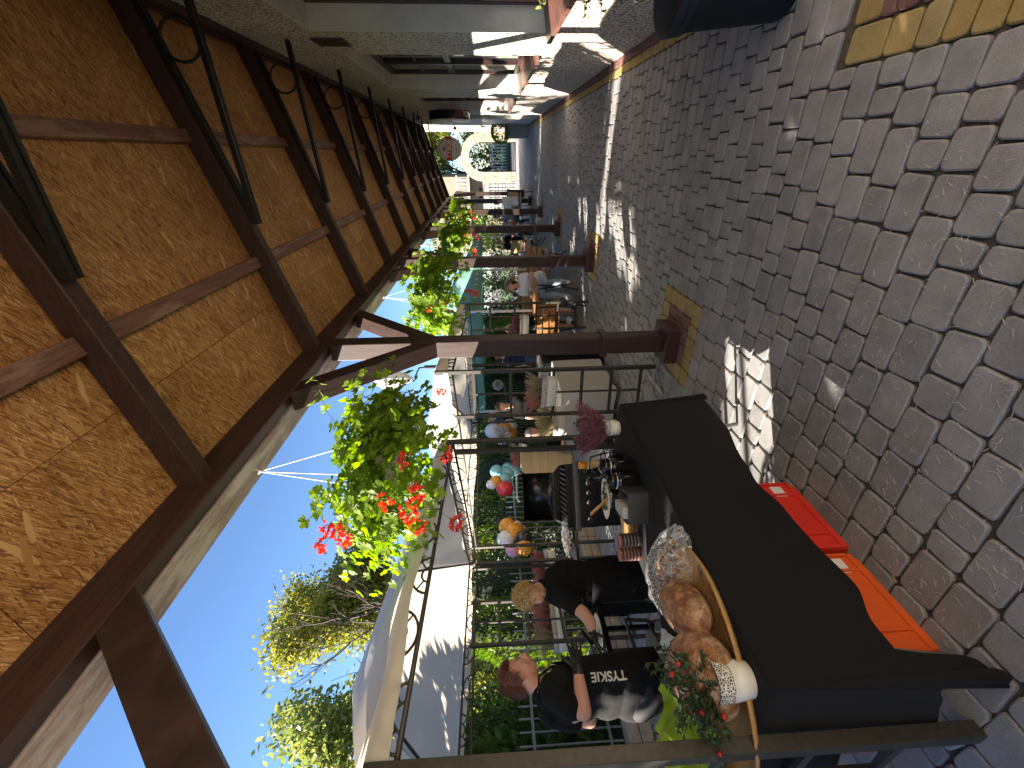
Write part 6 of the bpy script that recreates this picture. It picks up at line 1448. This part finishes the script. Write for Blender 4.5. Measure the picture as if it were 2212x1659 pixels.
def basket(loc, hook, lab, R0=.47, nstem=74, parts=0, leaf=.031, seed=1, flowers=(), heavy=True):
    rg = random.Random(seed); t = empty('hanging_basket', loc, lab, 'hanging basket', 'geranium baskets under the roof edge'); H_ = Vector(hook) - Vector(loc)
    MB().lathe([(.095, -.02), (.105, -.015), (.15, .16), (.156, .165), (.15, .165)], n=26).build('pot', MT['basket_plastic'], t, smooth=True)
    for a_ in range(3):
        th = a_ * 2.094 + .5; MB().tube([(.15 * math.cos(th), .15 * math.sin(th), .165), (H_.x, H_.y, H_.z - .05)], .0028, 5).build('cord', MT['cord_white'], t)
    MB().tube([(H_.x, H_.y, H_.z + .02), (H_.x, H_.y, H_.z - .01), (H_.x + .018, H_.y, H_.z - .035), (H_.x, H_.y, H_.z - .058), (H_.x - .014, H_.y, H_.z - .04)], .004, 6).build('hook', MT['cord_white'], t, smooth=True)
    sp = []; st = MB(); leaves = []
    for i in range(nstem):
        th = rg.uniform(0, 6.283); upw = rg.uniform(-.3, 1.0); d_ = Vector((math.cos(th), math.sin(th), upw)).normalized(); p = Vector((.10 * math.cos(th), .10 * math.sin(th), .15)); ln = R0 * rg.uniform(.55, 1.15); n = 8; pts = [p.copy()]; q = p.copy(); dd = d_.copy(); gr_ = rg.uniform(.10, .34)
        for j in range(n):
            dd = (dd + Vector((rg.gauss(0, .12), rg.gauss(0, .12), -gr_))).normalized(); q = q + dd * ln * 1.25 / n; pts.append(q.copy())
            for k_ in range(2 if rg.random() < .75 else 1):
                off = Vector((rg.gauss(0, 1), rg.gauss(0, 1), rg.gauss(.2, .8))).normalized() * rg.uniform(.02, .055); c_ = q + off
                out = Vector((c_.x, c_.y, (c_.z) * .4 + .12)).normalized(); nn = (out + Vector((rg.gauss(0, .45), rg.gauss(0, .45), rg.gauss(.35, .4)))).normalized(); leaves.append((c_, nn, off + Vector((0, 0, -.02)), leaf * rg.uniform(.65, 1.25))); sp.append((q, c_))
        st.tube(pts, [.0022 * (1 - .6 * j / n) for j in range(n + 1)], 3, cap=False)
    for a_, c_ in sp[::2]: st.tube([a_, c_], .0011, 3, cap=False)
    st.build('stems', MT['stem_green'], t, fix=False)
    if parts:
        # leaves that can be told apart: the outer ones towards the viewer are pieces of their own
        vd = (Vector((0, 0, EYE)) - Vector(loc)).normalized(); leaves.sort(key=lambda l_: -(l_[0].dot(vd)))
        for (c_, nn, tp_, s_) in leaves[:parts]:
            mb = MB(); mb.at = []; ivy_leaf(mb, Vector((0, 0, 0)), nn, tp_, s_); mb.at = [0.0] * len(mb.f); mb.build('leaf', MT['ivy_leaf'], t, loc=c_, fix=False)
        leaves = leaves[parts:]
    mb = MB(); mb.at = []
    for (c_, nn, tp_, s_) in leaves: ivy_leaf(mb, c_, nn, tp_, s_)
    o = mb.build('foliage', MT['ivy_leaf'], t, fix=False); o['kind'] = 'stuff'
    for (dx_, dy_, dz_) in flowers:
        c_ = Vector((dx_, dy_, dz_)); mb = MB(); mb.at = []; flower_head(mb, c_, .036 if heavy else .045); mb.build('flower_head', MT['petal_red'], t, fix=False)
        MB().tube([c_, c_ * .55 + Vector((0, 0, .04)), c_ * .25 + Vector((0, 0, .1))], .0014, 4, cap=False).build('flower_stalk', MT['stem_green'], t)
    return t
B1 = Vector((-1.53, 1.90, 2.14)); fl = []
for p, X in (((370, 1370), -1.5), ((520, 1470), -1.55), ((350, 1500), -1.6), ((840, 1160), -1.3), ((1030, 1240), -1.25), ((1090, 1090), -1.2), ((1400, 1330), -1.4), ((1100, 1340), -1.5), ((1280, 280), -1.6), ((990, 830), -1.2), ((1320, 790), -1.35), ((1110, 510), -1.5), ((460, 1400), -1.45)):
    q = on_x(*c6_c(*p), X) - B1; fl.append(tuple(q))
basket(B1, (-1.53, 1.90, 2.945), 'nearest big basket of ivy geranium with red flowers hanging against the sky', .40, 190, 300, .031, 21, fl)
for n_, (y, lab, R_) in enumerate(((5.15, 'second geranium basket, between the first and second posts', .46), (8.55, 'third geranium basket, beyond the second post', .46), (11.8, 'fourth and farthest geranium basket down the row', .46))):
    rg = random.Random(40 + n_); fl = [(rg.uniform(-.3, .35), rg.uniform(-.45, .2), rg.uniform(-.5, .1)) for _ in range(7)]
    basket((-1.53, y, 2.26), (-1.53, y, 2.945), lab, R_, 115, 0, .042, 50 + n_, fl, heavy=False)

# ================================================================ BIG POT BY THE WALL, CUT BY THE PICTURE EDGE
plain('pot_black', (.010, .014, .022), .68, .2, 10, spec=.3)
bp_ = empty('big_black_pot', (.80, 2.86, 0), 'big black plastic plant pot by the house wall, cut by the edge', 'pot')
MB().lathe([(.165, 0), (.175, .012), (.225, .52), (.238, .525), (.242, .56), (.236, .565), (.246, .57), (.25, .615), (.24, .62), (.232, .615), (.225, .5), (.2, .45)], n=40).build('pot', MT['pot_black'], bp_, smooth=True)
MB().lathe([(.222, .50), (.001, .51)], n=30).build('soil', MT['soil'], bp_)
leafy('rose_leaf', (0.16, 0.20, 0.035), (0.32, 0.33, 0.08), .4)
cl = empty('climbing_plant', (.82, 2.88, .5), 'yellow-green leafy climber hanging along the house wall at the edge', 'plant'); mb = MB(); mb.at = []; st = MB()
c3_c = crop(2000, 0, .4973)
for (p, X) in (((260, 60), .93), ((600, 140), .88), ((740, 90), .88), ((1040, 20), .85), ((640, 20), .9), ((900, 20), .88), ((300, 20), .95), ((430, -20), .93)):
    e_ = on_x(*c3_c(*p), X) - cl.location; mid = Vector((e_.x * .5 + .05, e_.y * .3, max(e_.z, .3) + .18)); pts = []
    for i in range(9): u = i / 8; pts.append(Vector((0, 0, 0)) * (1 - u) ** 2 + mid * 2 * u * (1 - u) + e_ * u * u)
    st.tube(pts, .003, 5)
    for i in range(3, 9):
        for q in range(3): v = Vector((random.gauss(0, 1), random.gauss(0, 1), random.gauss(-.2, .7))); blade(mb, pts[i], v, Vector((random.gauss(0, .6), random.gauss(0, .6), 1)), random.uniform(.035, .055), random.uniform(.02, .03), .5)
mb.build('leaves', MT['rose_leaf'], cl, fix=False); st.build('stems', MT['stem_green'], cl)
# ================================================================ FAR END: ARCHED GATE, SIGNS, PLANTERS
plain('gate_stone', (0.36, 0.31, 0.22), 0.9, 0.25, 5, 0.5, rnd=.22); plain('gate_mortar', (0.16, 0.15, 0.13), 0.9, .1)
gt = empty('arched_gate', (-.10, 25, 0), 'pale round-arched gateway of irregular stones closing the path', 'gate')
ri, ro, zs_, dep = .68, 1.14, 1.78, .45
prof = [(-ro, 0), (-ri, 0)] + [(-ri * math.cos(a_), zs_ + ri * math.sin(a_)) for a_ in [math.pi * i / 16 for i in range(17)]] + [(ri, 0), (ro, 0)] + [(ro * math.cos(a_), zs_ + ro * .97 * math.sin(a_)) for a_ in [math.pi * i / 16 for i in range(17)]]
MB().prism(prof, (0, dep - .02, 0), (1, 0, 0), (0, 0, 1), dep - .04).build('mortar_core', MT['gate_mortar'], gt)
def stone_poly(poly, y0):
    cx_ = sum(p[0] for p in poly) / len(poly); cz_ = sum(p[1] for p in poly) / len(poly)
    pl_ = [(cx_ + (p[0] - cx_) * .93 + random.uniform(-.01, .01), cz_ + (p[1] - cz_) * .93 + random.uniform(-.01, .01)) for p in poly]
    MB().prism(pl_, (0, y0, 0), (1, 0, 0), (0, 0, 1), random.uniform(.03, .045)).build('stone', MT['gate_stone'], gt)
n = 15
for i in range(n):
    a0, a1 = math.pi * i / n, math.pi * (i + 1) / n; sp = random.choice((None, .45, .55)); F_ = lambda r_, a_: (r_ * math.cos(a_), zs_ + r_ * (.97 if r_ > .9 else 1) * math.sin(a_)); rings = [(ri + .004, ro - .005)] if sp is None else [(ri + .004, lerp(ri, ro, sp)), (lerp(ri, ro, sp), ro - .005)]
    j0 = random.uniform(-.03, .03)
    for (p, q) in rings: stone_poly([F_(p, a0), F_(q, a0 + j0 * .3), F_(q, a1), F_(p, a1)], .019)
for s_ in (-1, 1):
    z = .02
    while z < zs_ - .03:
        h_ = min(random.uniform(.16, .3), zs_ - z); sp = random.uniform(.35, .65); m_ = lerp(ri, ro, sp)
        stone_poly([(s_ * (ri + .004), z), (s_ * m_, z), (s_ * (m_ + .03), z + h_), (s_ * (ri + .004), z + h_)][::s_], .019); stone_poly([(s_ * m_, z), (s_ * ro, z), (s_ * ro, z + h_), (s_ * (m_ + .03), z + h_)][::s_], .019); z += h_
for x in (-.66, .66): MB().ext((x - .02, .1, 0), (x + .02, .14, 2.0)).build('gate_leaf_post', MT['black_steel'], gt)
# beyond the gate: street, verge, hedge, fence
plain('asphalt', (.055, .057, .062), .9, .2, 30, .3); plain('grass', (.07, .11, .03), .95, .35, 6, .5)
st_ = MB().ext((-40, 27.5, -.055), (40, 33, -.03)).build('street', MT['asphalt']); tag(st_, kind='structure')
st_ = MB().ext((-40, 33.0, -.05), (40, 60, .08)).build('verge', MT['grass']); tag(st_, kind='structure')
for (x, y, rx, rz_, m_, lab) in ((-.9, 37.5, 1.5, 1.3, 'bush_mid', 'green bush seen through the arch on the left'), (.9, 36, 1.2, 1.6, 'thuja_lit', 'bright bush seen through the arch on the right'), (.2, 40, 2.2, 1.9, 'tree_gold', 'yellowish bush filling the top of the arch')): shrub((x, y, .08), rx, rz_, m_, lab, 1600, .2, group='bushes beyond the gate')
wf = empty('white_fence', (-.4, 35, 0), 'pale picket fence beyond the street, through the arch', 'fence')
for i in range(22): keep(MB().ext((-2.6 + i * .2, 34.9, .08), (-2.54 + i * .2, 34.94, 1.25)).build('picket', MT['white_paint']), wf)
for z in (.35, 1.05): keep(MB().ext((-2.7, 34.941, z), (1.9, 34.97, z + .06)).build('rail', MT['white_paint']), wf)
for (x, y, h_, sd, m_, lab) in ((1.6, 33.6, 8.5, 31, 'tree_green', 'dense tree above the round sign, beyond the gate'), (-.6, 36.5, 9.5, 33, 'tree_green', 'tall dark tree behind the arch top'), (4.2, 35, 9, 36, 'tree_gold', 'tree behind the house end'), (-3.4, 38, 8.0, 35, 'tree_green', 'tree behind the balcony house')):
    fol_tree((x, y, 0), h_, None, 0, 0, m_, lab, 9000, .26, seed=sd)
# balcony house on the left of the gate
plain('render_beige', (.24, .20, .15), .9, .1, 3); wood('shutter_red', (.20, .06, .04), .6, grain=(40, 40, 4))
bh = empty('balcony_house', (-3.4, 29, 0), 'beige house with balustraded balcony left of the arched gate', 'house')
MB().ext((-2.4, .5, 0), (2.2, 6, 5.0)).build('wall', MT['render_beige'], bh); MB().ext((-2.4, -.5, 2.62), (2.35, .498, 2.74)).build('balcony_slab', MT['render_pale'], bh); MB().ext((-2.4, -.48, 3.36), (2.33, -.36, 3.44)).build('handrail', MT['render_pale'], bh)
bal = MB().lathe([(.03, 0), (.06, .12), (.07, .2), (.04, .38), (.035, .5), (.06, .6)], n=10).mesh('baluster', MT['render_pale'], smooth=True)
for i in range(22):
    o = bpy.data.objects.new('baluster', bal); COL.objects.link(o); o.parent = bh; o.location = (-2.3 + i * .21, -.42, 2.745)
for (x, z0, z1) in ((-.7, 3.0, 4.4), (1.2, .0, 2.1), (-1.5, .9, 2.1)):
    w2 = MB().ext((x - .45, .46, z0), (x + .45, .499, z1)).build('window', MT['shutter_red'], bh); MB().ext((x - .36, .45, z0 + .1), (x + .36, .459, z1 - .1)).build('pane', MT['window_glass'], w2)
# side fence panel of dark bars with white ground behind, left of the gate
sf = empty('bar_gate', (-1.75, 25.1, 0), 'dark barred side gate with white wall behind, left of the arch', 'gate')
MB().ext((-1.0, .30, 0), (.45, .36, 1.75)).build('white_panel', plain('panel_pale', (.34, .34, .33), .8), sf)
for i in range(9): MB().tube([(-.95 + i * .165, 0, 0), (-.95 + i * .165, 0, 1.7)], .012, 5).build('bar', MT['black_steel'], sf)
for z in (.15, .55, .95, 1.35, 1.68): MB().ext((-1.0, -.015, z), (.42, -.011, z + .03)).build('cross_bar', MT['black_steel'], sf)
# rear hedge that closes the yard on the left
for i, (x, y, rx, rz_, m_) in enumerate(((-4.2, 19.0, 1.1, 1.2, 'bush_mid'), (-5.8, 18.0, 1.2, 1.3, 'thuja_dark'), (-7.4, 17.5, 1.4, 1.5, 'bush_mid'), (-3.0, 20.5, .9, 1.0, 'thuja_lit'), (-8.6, 13.5, 1.6, 1.7, 'bush_mid'), (-9.2, 10.5, 1.7, 1.7, 'thuja_lit'))):
    shrub((x, y, 0), rx, rz_, m_, ['low bush behind the seated guests', 'dark bush behind the green gazebo', 'broad bush at the back of the yard', 'bright small bush before the balcony house', 'tall bush behind the hedge near the lamp', 'bright bush behind the hedge beyond the grill'][i], 2600, .14, group='bushes at the back of the yard')
# planter and step at the house end
pb = empty('stone_planter', (.76, 18.4, 0), 'grey planter box with yellow-green shrub at the end of the house', 'planter')
MB().ext((-.22, -.25, 0), (.24, .35, .85)).build('box', MT['render_pale'], pb); bevel(pb.children[0], .02)
mb = MB(); mb.at = []
for i in range(900):
    v = Vector((random.gauss(0, 1), random.gauss(0, 1), random.gauss(0, 1))).normalized(); leaf_quad(mb, Vector((v.x * .34, v.y * .36, 1.0 + v.z * .30)) * 1, v, Vector((random.gauss(0, 1), random.gauss(0, 1), random.gauss(0, 1))), .10, .06)
mb.build('foliage', MT['rose_leaf'], pb, fix=False)
# ---------------------------------------------------------------- lettering helper
def word(txt, size, mtl, parent, Mx, ext=.002, off=0.0, sx=1.0):
    cv = bpy.data.curves.new('word', 'FONT'); cv.body = txt; cv.size = size; cv.extrude = ext; cv.offset = off; cv.align_x = 'CENTER'; cv.align_y = 'CENTER'
    tmp = bpy.data.objects.new('tmp_word', cv); COL.objects.link(tmp); bpy.context.view_layer.update(); me = bpy.data.meshes.new_from_object(tmp.evaluated_get(bpy.context.evaluated_depsgraph_get())); bpy.data.objects.remove(tmp)
    me.materials.clear(); me.materials.append(MT[mtl]); o = bpy.data.objects.new('lettering', me); COL.objects.link(o); o.parent = parent; o.matrix_local = Mx @ Matrix.Diagonal((sx, 1, 1, 1)); return o
plain('sign_white', (.85, .83, .78), .4, .03); plain('sign_red', (.72, .012, .025), .4, .05); plain('sign_gold', (.34, .27, .15), .45); plain('sign_grey', (.30, .29, .27), .5); plain('paint_pure', (.85, .84, .82), .4)
sg = empty('round_sign', (.17, 15.0, 2.70), 'round white hanging sign with red TYSKIE ribbon', 'sign')
RT = Matrix.Rotation(R(90), 3, 'X')       # disc axis along y
MB().lathe([(.36, -.05), (.375, -.045), (.385, 0), (.375, .045), (.36, .05)], (0, 0, 0), 48, rot=RT, sx=.86, sy=1.0).build('disc', MT['sign_white'], sg, smooth=False)
for r0, r1, m_ in ((.30, .325, 'sign_gold'), (.235, .24, 'sign_grey')):
    mb = MB(); n = 48
    for r_ in (r0, r1): mb.v += [Vector((r_ * .86 * math.cos(2 * math.pi * i / n), -.0515, r_ * math.sin(2 * math.pi * i / n))) for i in range(n)]
    mb.f = [(i, (i + 1) % n, n + (i + 1) % n, n + i) for i in range(n)]; mb.build('printed_ring', MT[m_], sg, fix=False)
MB().prism([(-.31, -.085), (.31, -.105), (.32, .055), (.28, .07), (-.28, .09), (-.32, .075)], (0, -.053, .02), (1, 0, 0), (0, 0, 1), .003).build('ribbon', MT['sign_red'], sg)
Mw = Matrix(((1, 0, 0, .0), (0, 0, -1, -.058), (0, 1, 0, .012), (0, 0, 0, 1))) @ Matrix.Rotation(R(-2.5), 4, 'Z'); word('TYSKIE', .175, 'paint_pure', sg, Mw, .001, .007, .95)
Mw = Matrix(((1, 0, 0, .0), (0, 0, -1, -.053), (0, 1, 0, -.125), (0, 0, 0, 1))); word('GRONIE', .042, 'sign_gold', sg, Mw, .0008)
for x, z, r_ in ((-.05, .165, .028), (.0, .185, .032), (.05, .165, .028), (0, .15, .03)): MB().ell((x * .9, -.053, z), (r_, .003, r_), 12, 6).build('crown_emblem', MT['sign_gold'], sg)
for x in (-.1, -.05, 0, .05, .1): MB().ell((x, -.053, -.20 - .02 * (1 - abs(x) * 8)), (.022, .003, .02), 10, 6).build('medal_emblem', MT['sign_gold'], sg)
MB().tube([(.83, 0, .50), (-.32, 0, .50)], .012, 6).build('arm', MT['black_steel'], sg)
MB().tube([(.83, 0, .12), (.55, 0, .2), (.42, 0, .40), (.35, 0, .49)], .009, 5).build('arm_scroll', MT['black_steel'], sg, smooth=True)
for x in (-.2, .2): MB().tube([(x, 0, .33), (x, 0, .49)], .006, 5).build('hanger', MT['black_steel'], sg)
# drum sign on the wall with little floodlights
ds = empty('drum_sign', (XW, 13.1, 2.5), 'round drum-shaped light box sign on the house wall', 'sign'); RY = Matrix.Rotation(R(-90), 3, 'Y')
MB().lathe([(.53, 0), (.53, .19)], (-.001, 0, 0), 40, rot=RY).build('drum', MT['gloss_black'], ds); MB().lathe([(.525, .191), (.50, .215), (.3, .222), (.001, .224)], (-.001, 0, 0), 40, rot=RY).build('face', MT['sign_white'], ds, smooth=True)
MB().ext((-.2275, -.26, -.06), (-.2235, .26, .07)).build('red_band', MT['sign_red'], ds); MB().lathe([(.38, .2215), (.42, .2195)], (-.003, 0, 0), 40, rot=RY, cap=False).build('printed_ring', MT['sign_gold'], ds)
for (y, z, lab) in ((13.0, 3.30, 'small black floodlight above the drum sign'), (17.8, 2.66, 'small black floodlight near the house end')):
    t = empty('floodlight', (XW, y, z), lab, 'lamp', 'floodlights on the wall'); MB().tube([(0, 0, 0), (-.10, 0, .02)], .012, 6).build('arm', MT['black_steel'], t); MB().box((-.15, 0, -.0), (.10, .13, .10), Matrix.Rotation(.5, 3, 'Y')).build('housing', MT['black_steel'], t); MB().box((-.193, 0, -.027), (.006, .11, .085), Matrix.Rotation(.5, 3, 'Y')).build('glass', MT['sign_white'], t)
# ---------------------------------------------------------------- lantern in the yard
lp = empty('yard_lantern', (-3.6, 7.35, 0), 'white-capped glass lantern on a dark pole above the green canopy', 'lamp'); mt, nt, b = nodes('lantern_glass'); b.inputs['Base Color'].default_value = (.62, .56, .44, 1); b.inputs['Roughness'].default_value = .25
MB().tube([(0, .10, 0), (0, .10, 2.9)], .035, 8).build('pole', MT['black_steel'], lp); MB().tube([(0, .10, 2.85), (0, .06, 3.0), (0, -.35, 3.02)], .016, 6).build('arm', MT['black_steel'], lp)
oz = Vector((0, -.38, 0))
MB().lathe([(.03, 3.05), (.06, 3.08), (.02, 3.10)], oz, 16).build('finial', MT['white_paint'], lp, smooth=True); MB().lathe([(.07, 3.12), (.16, 3.30), (.20, 3.45), (.20, 3.50)], oz, 20).build('glass', MT['lantern_glass'], lp, smooth=True)
MB().lathe([(.235, 3.50), (.24, 3.53), (.19, 3.58), (.12, 3.66), (.10, 3.72), (.02, 3.75)], oz, 20).build('cap', MT['white_paint'], lp, smooth=True)
for i in range(6):
    a_ = i * 1.047; MB().tube([(oz.x + r_ * math.cos(a_), oz.y + r_ * math.sin(a_), z) for r_, z in ((.072, 3.115), (.165, 3.30), (.205, 3.45), (.205, 3.51))], .006, 4).build('glazing_bar', MT['white_paint'], lp)
# ---------------------------------------------------------------- balloons
for n_, c_ in dict(balloon_orange=(.72, .30, .02), balloon_white=(.72, .71, .68), balloon_black=(.02, .018, .018), balloon_pink=(.65, .30, .42), balloon_red=(.6, .03, .04), balloon_blue=(.22, .52, .60), balloon_gold=(.40, .24, .06), balloon_cream=(.6, .5, .38)).items(): plain(n_, c_, .22, .03, 4, coat=.4)
def balloon(px, X, r_, mtl, lab, grp):
    q = on_x(*px, X); t = empty('balloon', q, lab, 'balloon', grp); MB().ell((0, 0, 0), (r_, r_, r_ * 1.12), 20, 14, fn=lambda p, v: v * (1 - .12 * max(0, -p.z) ** 2)).build('skin', MT[mtl], t, smooth=True); MB().lathe([(.018, -r_ * 1.12), (.006, -r_ * .98)], n=8).build('knot', MT[mtl], t); return t
gA = 'orange, white and black balloons left of the grill lid'
for (p, r_, m_, lab) in (((470, 1170), .125, 'orange', 'upper right orange balloon of the bunch left of the grill'), ((555, 1240), .135, 'orange', 'middle orange balloon in front of the bunch left of the grill'), ((460, 1340), .14, 'white', 'big white balloon of the bunch left of the grill'), ((685, 1325), .125, 'black', 'black and white balloon low in the bunch left of the grill'), ((685, 1440), .12, 'orange', 'lowest orange balloon touching the gazebo post'), ((540, 1480), .10, 'pink', 'pink balloon beside the gazebo post'), ((590, 1160), .07, 'cream', 'small cream balloon in the bunch left of the grill'), ((660, 1210), .065, 'gold', 'small golden balloon in the bunch left of the grill')): balloon(c_c(*p), -5.25 + .1 * random.random(), r_, 'balloon_' + m_, lab, gA)
gB = 'blue balloons with a red one above the grill'
for (p, r_, m_, lab) in (((440, 710), .14, 'red', 'red balloon above the grill lid'), ((330, 610), .10, 'orange', 'orange balloon above the red one'), ((275, 655), .09, 'white', 'white balloon beside the orange one over the red'), ((340, 490), .12, 'blue', 'uppermost pale blue balloon of the cluster'), ((410, 510), .12, 'blue', 'middle pale blue balloon of the cluster'), ((440, 590), .12, 'blue', 'pale blue balloon nearest the red one'), ((480, 520), .11, 'blue', 'lowest pale blue balloon behind the lid handle'), ((560, 470), .11, 'blue', 'pale blue balloon right of the lid handle'), ((470, 460), .11, 'blue', 'pale blue balloon nearest the trellis')): balloon(c_c(*p), -5.2 + .1 * random.random(), r_, 'balloon_' + m_, lab, gB)
gC = 'white, black and orange balloons right of the twin post'
for (p, r_, m_, lab) in (((900, 1170), .17, 'white', 'big white balloon right of the twin gazebo post'), ((970, 1095), .16, 'black', 'upper black balloon right of the twin post'), ((1030, 1040), .16, 'black', 'black and white balloon beside the trellis'), ((1060, 1150), .17, 'orange', 'orange balloon in the middle of the right-hand bunch'), ((1130, 1100), .16, 'white', 'lower white balloon of the right-hand bunch'), ((1140, 1190), .15, 'orange', 'lowest orange balloon of the right-hand bunch'), ((900, 960), .11, 'orange', 'small yellow-orange balloon behind the trellis upright'), ((950, 990), .13, 'white', 'small white balloon behind the trellis upright')): balloon(a_c(*p), -5.2 + .1 * random.random(), r_, 'balloon_' + m_, lab, gC)
def pompom(px, X, r_, lab):
    q = on_x(*px, X); mb = MB(); mb.at = []
    for i in range(220):
        v = Vector((random.gauss(0, 1), random.gauss(0, 1), random.gauss(0, 1))).normalized(); blade(mb, v * r_ * .3, v, Vector((random.gauss(0, 1), random.gauss(0, 1), random.gauss(0, 1))), r_ * .75, r_ * .5)
    o = mb.build('paper_ball', MT['napkin_white'], loc=q, fix=False); tag(o, lab, 'decoration', 'white paper balls')
pompom(a_c(960, 500), -5.0, .14, 'white paper ball hanging in the trellis window'); pompom(a_c(1020, 1230), -5.0, .19, 'large white paper ball by the twin gazebo post')
# ---------------------------------------------------------------- garden furniture
wood('bench_wood', (.38, .17, .055), .5, grain=(40, 5, 40), var=.3)
def iron_leg(mb, x, y, z, s_=.32):
    pts = [(x, y - s_, 0), (x, y - s_ * .55, z * .22), (x, y, z * .38), (x, y - s_ * .35, z * .72), (x, y - s_ * .75, z)]; mb.tube(pts, .014, 6); mb.tube([(p[0], 2 * y - p[1], p[2]) for p in pts], .014, 6); mb.tube([(x, y - s_ * .75, z), (x, y + s_ * .75, z)], .012, 6)
def table(x, y, rz, lab, ln=1.3, wd=.72, z=.73):
    t = empty('garden_table', (x, y, 0), lab, 'table', 'wooden garden tables', rz=rz); n = 6
    for i in range(n): w_ = wd / n; o = MB().ext((-ln / 2, -wd / 2 + i * w_ + .006, z), (ln / 2, -wd / 2 + (i + 1) * w_ - .006, z + .03)).build('slat', MT['bench_wood'], t); bevel(o, .004)
    for q in (-1, 1): mb = MB(); iron_leg(mb, q * ln * .36, 0, z - .002); mb.build('iron_leg', MT['black_steel'], t, smooth=True)
    return t
def bench(x, y, rz, lab, ln=1.2, back=True):
    t = empty('garden_bench', (x, y, 0), lab, 'bench', 'wooden garden benches', rz=rz)
    for i in range(4): o = MB().ext((-ln / 2, -.2 + i * .105, .43), (ln / 2, -.2 + i * .105 + .09, .455)).build('seat_slat', MT['bench_wood'], t); bevel(o, .004)
    if back:
        for i in range(3): o = MB().box((0, .235 + .02 * i, .56 + .11 * i), (ln, .022, .085), Matrix.Rotation(-.15, 3, 'X')).build('back_slat', MT['bench_wood'], t); bevel(o, .004)
    for q in (-1, 1):
        mb = MB(); iron_leg(mb, q * ln * .42, 0, .428, .26)
        if back: mb.tube([(q * ln * .42, .2, .428), (q * ln * .42, .258, .60), (q * ln * .42, .305, .84)], .012, 6)
        mb.build('iron_leg', MT['black_steel'], t, smooth=True)
    return t
table(-2.52, 7.72, R(6), 'wooden slatted table between the woman in white and the balding man', 1.0); bench(-2.25, 8.6, R(-5), 'wooden bench under the woman in white'); bench(-2.75, 6.93, R(187), 'wooden bench under the balding man')
table(-3.3, 10.4, R(10), 'wooden table far inside the yard'); bench(-3.1, 9.7, R(185), 'empty wooden bench beside the far table'); bench(-3.0, 11.3, R(8), 'empty wooden bench beyond the far table'); bench(-2.35, 12.6, R(100), 'wooden bench beside the second post, seat towards the path')
table(-2.55, 15.3, R(80), 'wooden table between the bald man and the woman', .8); table(-2.0, 15.9, R(20), 'small table in front of the man in white', .7)
def chair(x, y, rz, lab, cloth_='bow_dark'):
    t = empty('wooden_chair', (x, y, 0), lab, 'chair', 'chairs of the guests', rz=rz); o = MB().ext((-.22, -.2, .42), (.22, .22, .45)).build('seat', MT['pale_board'], t); o = MB().box((0, .24, .68), (.42, .03, .38), Matrix.Rotation(-.12, 3, 'X')).build('backrest', MT['pale_board'], t)
    for sx in (-.2, .2):
        MB().tube([(sx, -.18, .42), (sx * 1.1, -.22, 0)], .013, 6).build('leg', MT['black_steel'], t); MB().tube([(sx, .27, .86), (sx, .2, .42), (sx * 1.1, .25, 0)], .013, 6).build('leg', MT['black_steel'], t)
    return t
chair(-2.55, 14.35, R(165), 'wooden chair under the bald man'); chair(-1.42, 15.85, R(-30), 'pale chair under the man in white'); chair(-2.35, 16.15, R(0), 'chair under the woman facing the bald man'); chair(-1.95, 16.7, R(-30), 'chair under the man with the phone'); chair(-3.35, 8.0, R(-75), 'chair under the person in teal'); chair(-3.35, 4.8, R(-35), 'chair under the grey-haired person')
o = MB().grid(lambda u, v: Vector((lerp(-.26, .26, u), .29 + .02 * math.sin(u * 9) - .03 * v + (.04 if v < .1 else 0), .90 - .55 * v + .03 * noise.noise(Vector((u * 4, v * 3, 1))))), 14, 12).build('jacket', MT['navy'], None, smooth=True, fix=False, loc=(-1.42, 15.85, 0)); o.rotation_euler.z = R(-30); o.modifiers.new('solid', 'SOLIDIFY').thickness = .02; tag(o, 'dark blue jacket hung over the chair before the gate', 'jacket')
# pale covered table and black draped table inside the second gazebo
ct = empty('covered_table', (-3.0, 4.95, 0), 'table with pale grey cover in the second gazebo', 'table'); MB().ext((-.45, -.40, .725), (.40, .45, .745)).build('tabletop', MT['table_plastic'], ct)
mb = MB(); pr = [(.42, -.42), (.42, .47), (-.47, .47), (-.47, -.42)]
for i in range(4):
    a_, b_ = Vector((*pr[i], 0)), Vector((*pr[(i + 1) % 4], 0)); nn = Vector(((b_ - a_).y, -(b_ - a_).x, 0)).normalized()
    mb.grid(lambda u, v, a_=a_, b_=b_, nn=nn: a_.lerp(b_, u) + nn * (.02 * v * math.sin(u * 14 + v)) + Vector((0, 0, lerp(.7465, .06, v))), 16, 8)
mb.grid(lambda u, v: Vector((lerp(-.47, .42, u), lerp(-.42, .47, v), .7465)), 4, 4); plain('cover_grey', (.48, .47, .44), .85, .05); mb.build('cover', MT['cover_grey'], ct, smooth=True)
kt = empty('standing_table', (-2.72, 5.75, 0), 'standing table in a tight black stretch cover', 'table')
MB().lathe([(.30, 0), (.22, .15), (.12, .55), (.16, .85), (.30, .98), (.31, 1.0), (.001, 1.005)], n=24, fn=None if False else None).build('stretch_cover', MT['black_cloth'], kt, smooth=True) if False else MB().lathe([(.36, .0), (.27, .15), (.15, .5), (.18, .72), (.31, .86), (.32, .88), (.001, .885)], n=24).build('stretch_cover', MT['black_cloth'], kt, smooth=True)
for a_ in range(4): MB().ext((-.03, -.03, 0), (.03, .03, .02)).build('foot_pad', MT['gloss_black'], kt, loc=(.36 * math.cos(a_ * 1.57 + .7), .36 * math.sin(a_ * 1.57 + .7), 0))
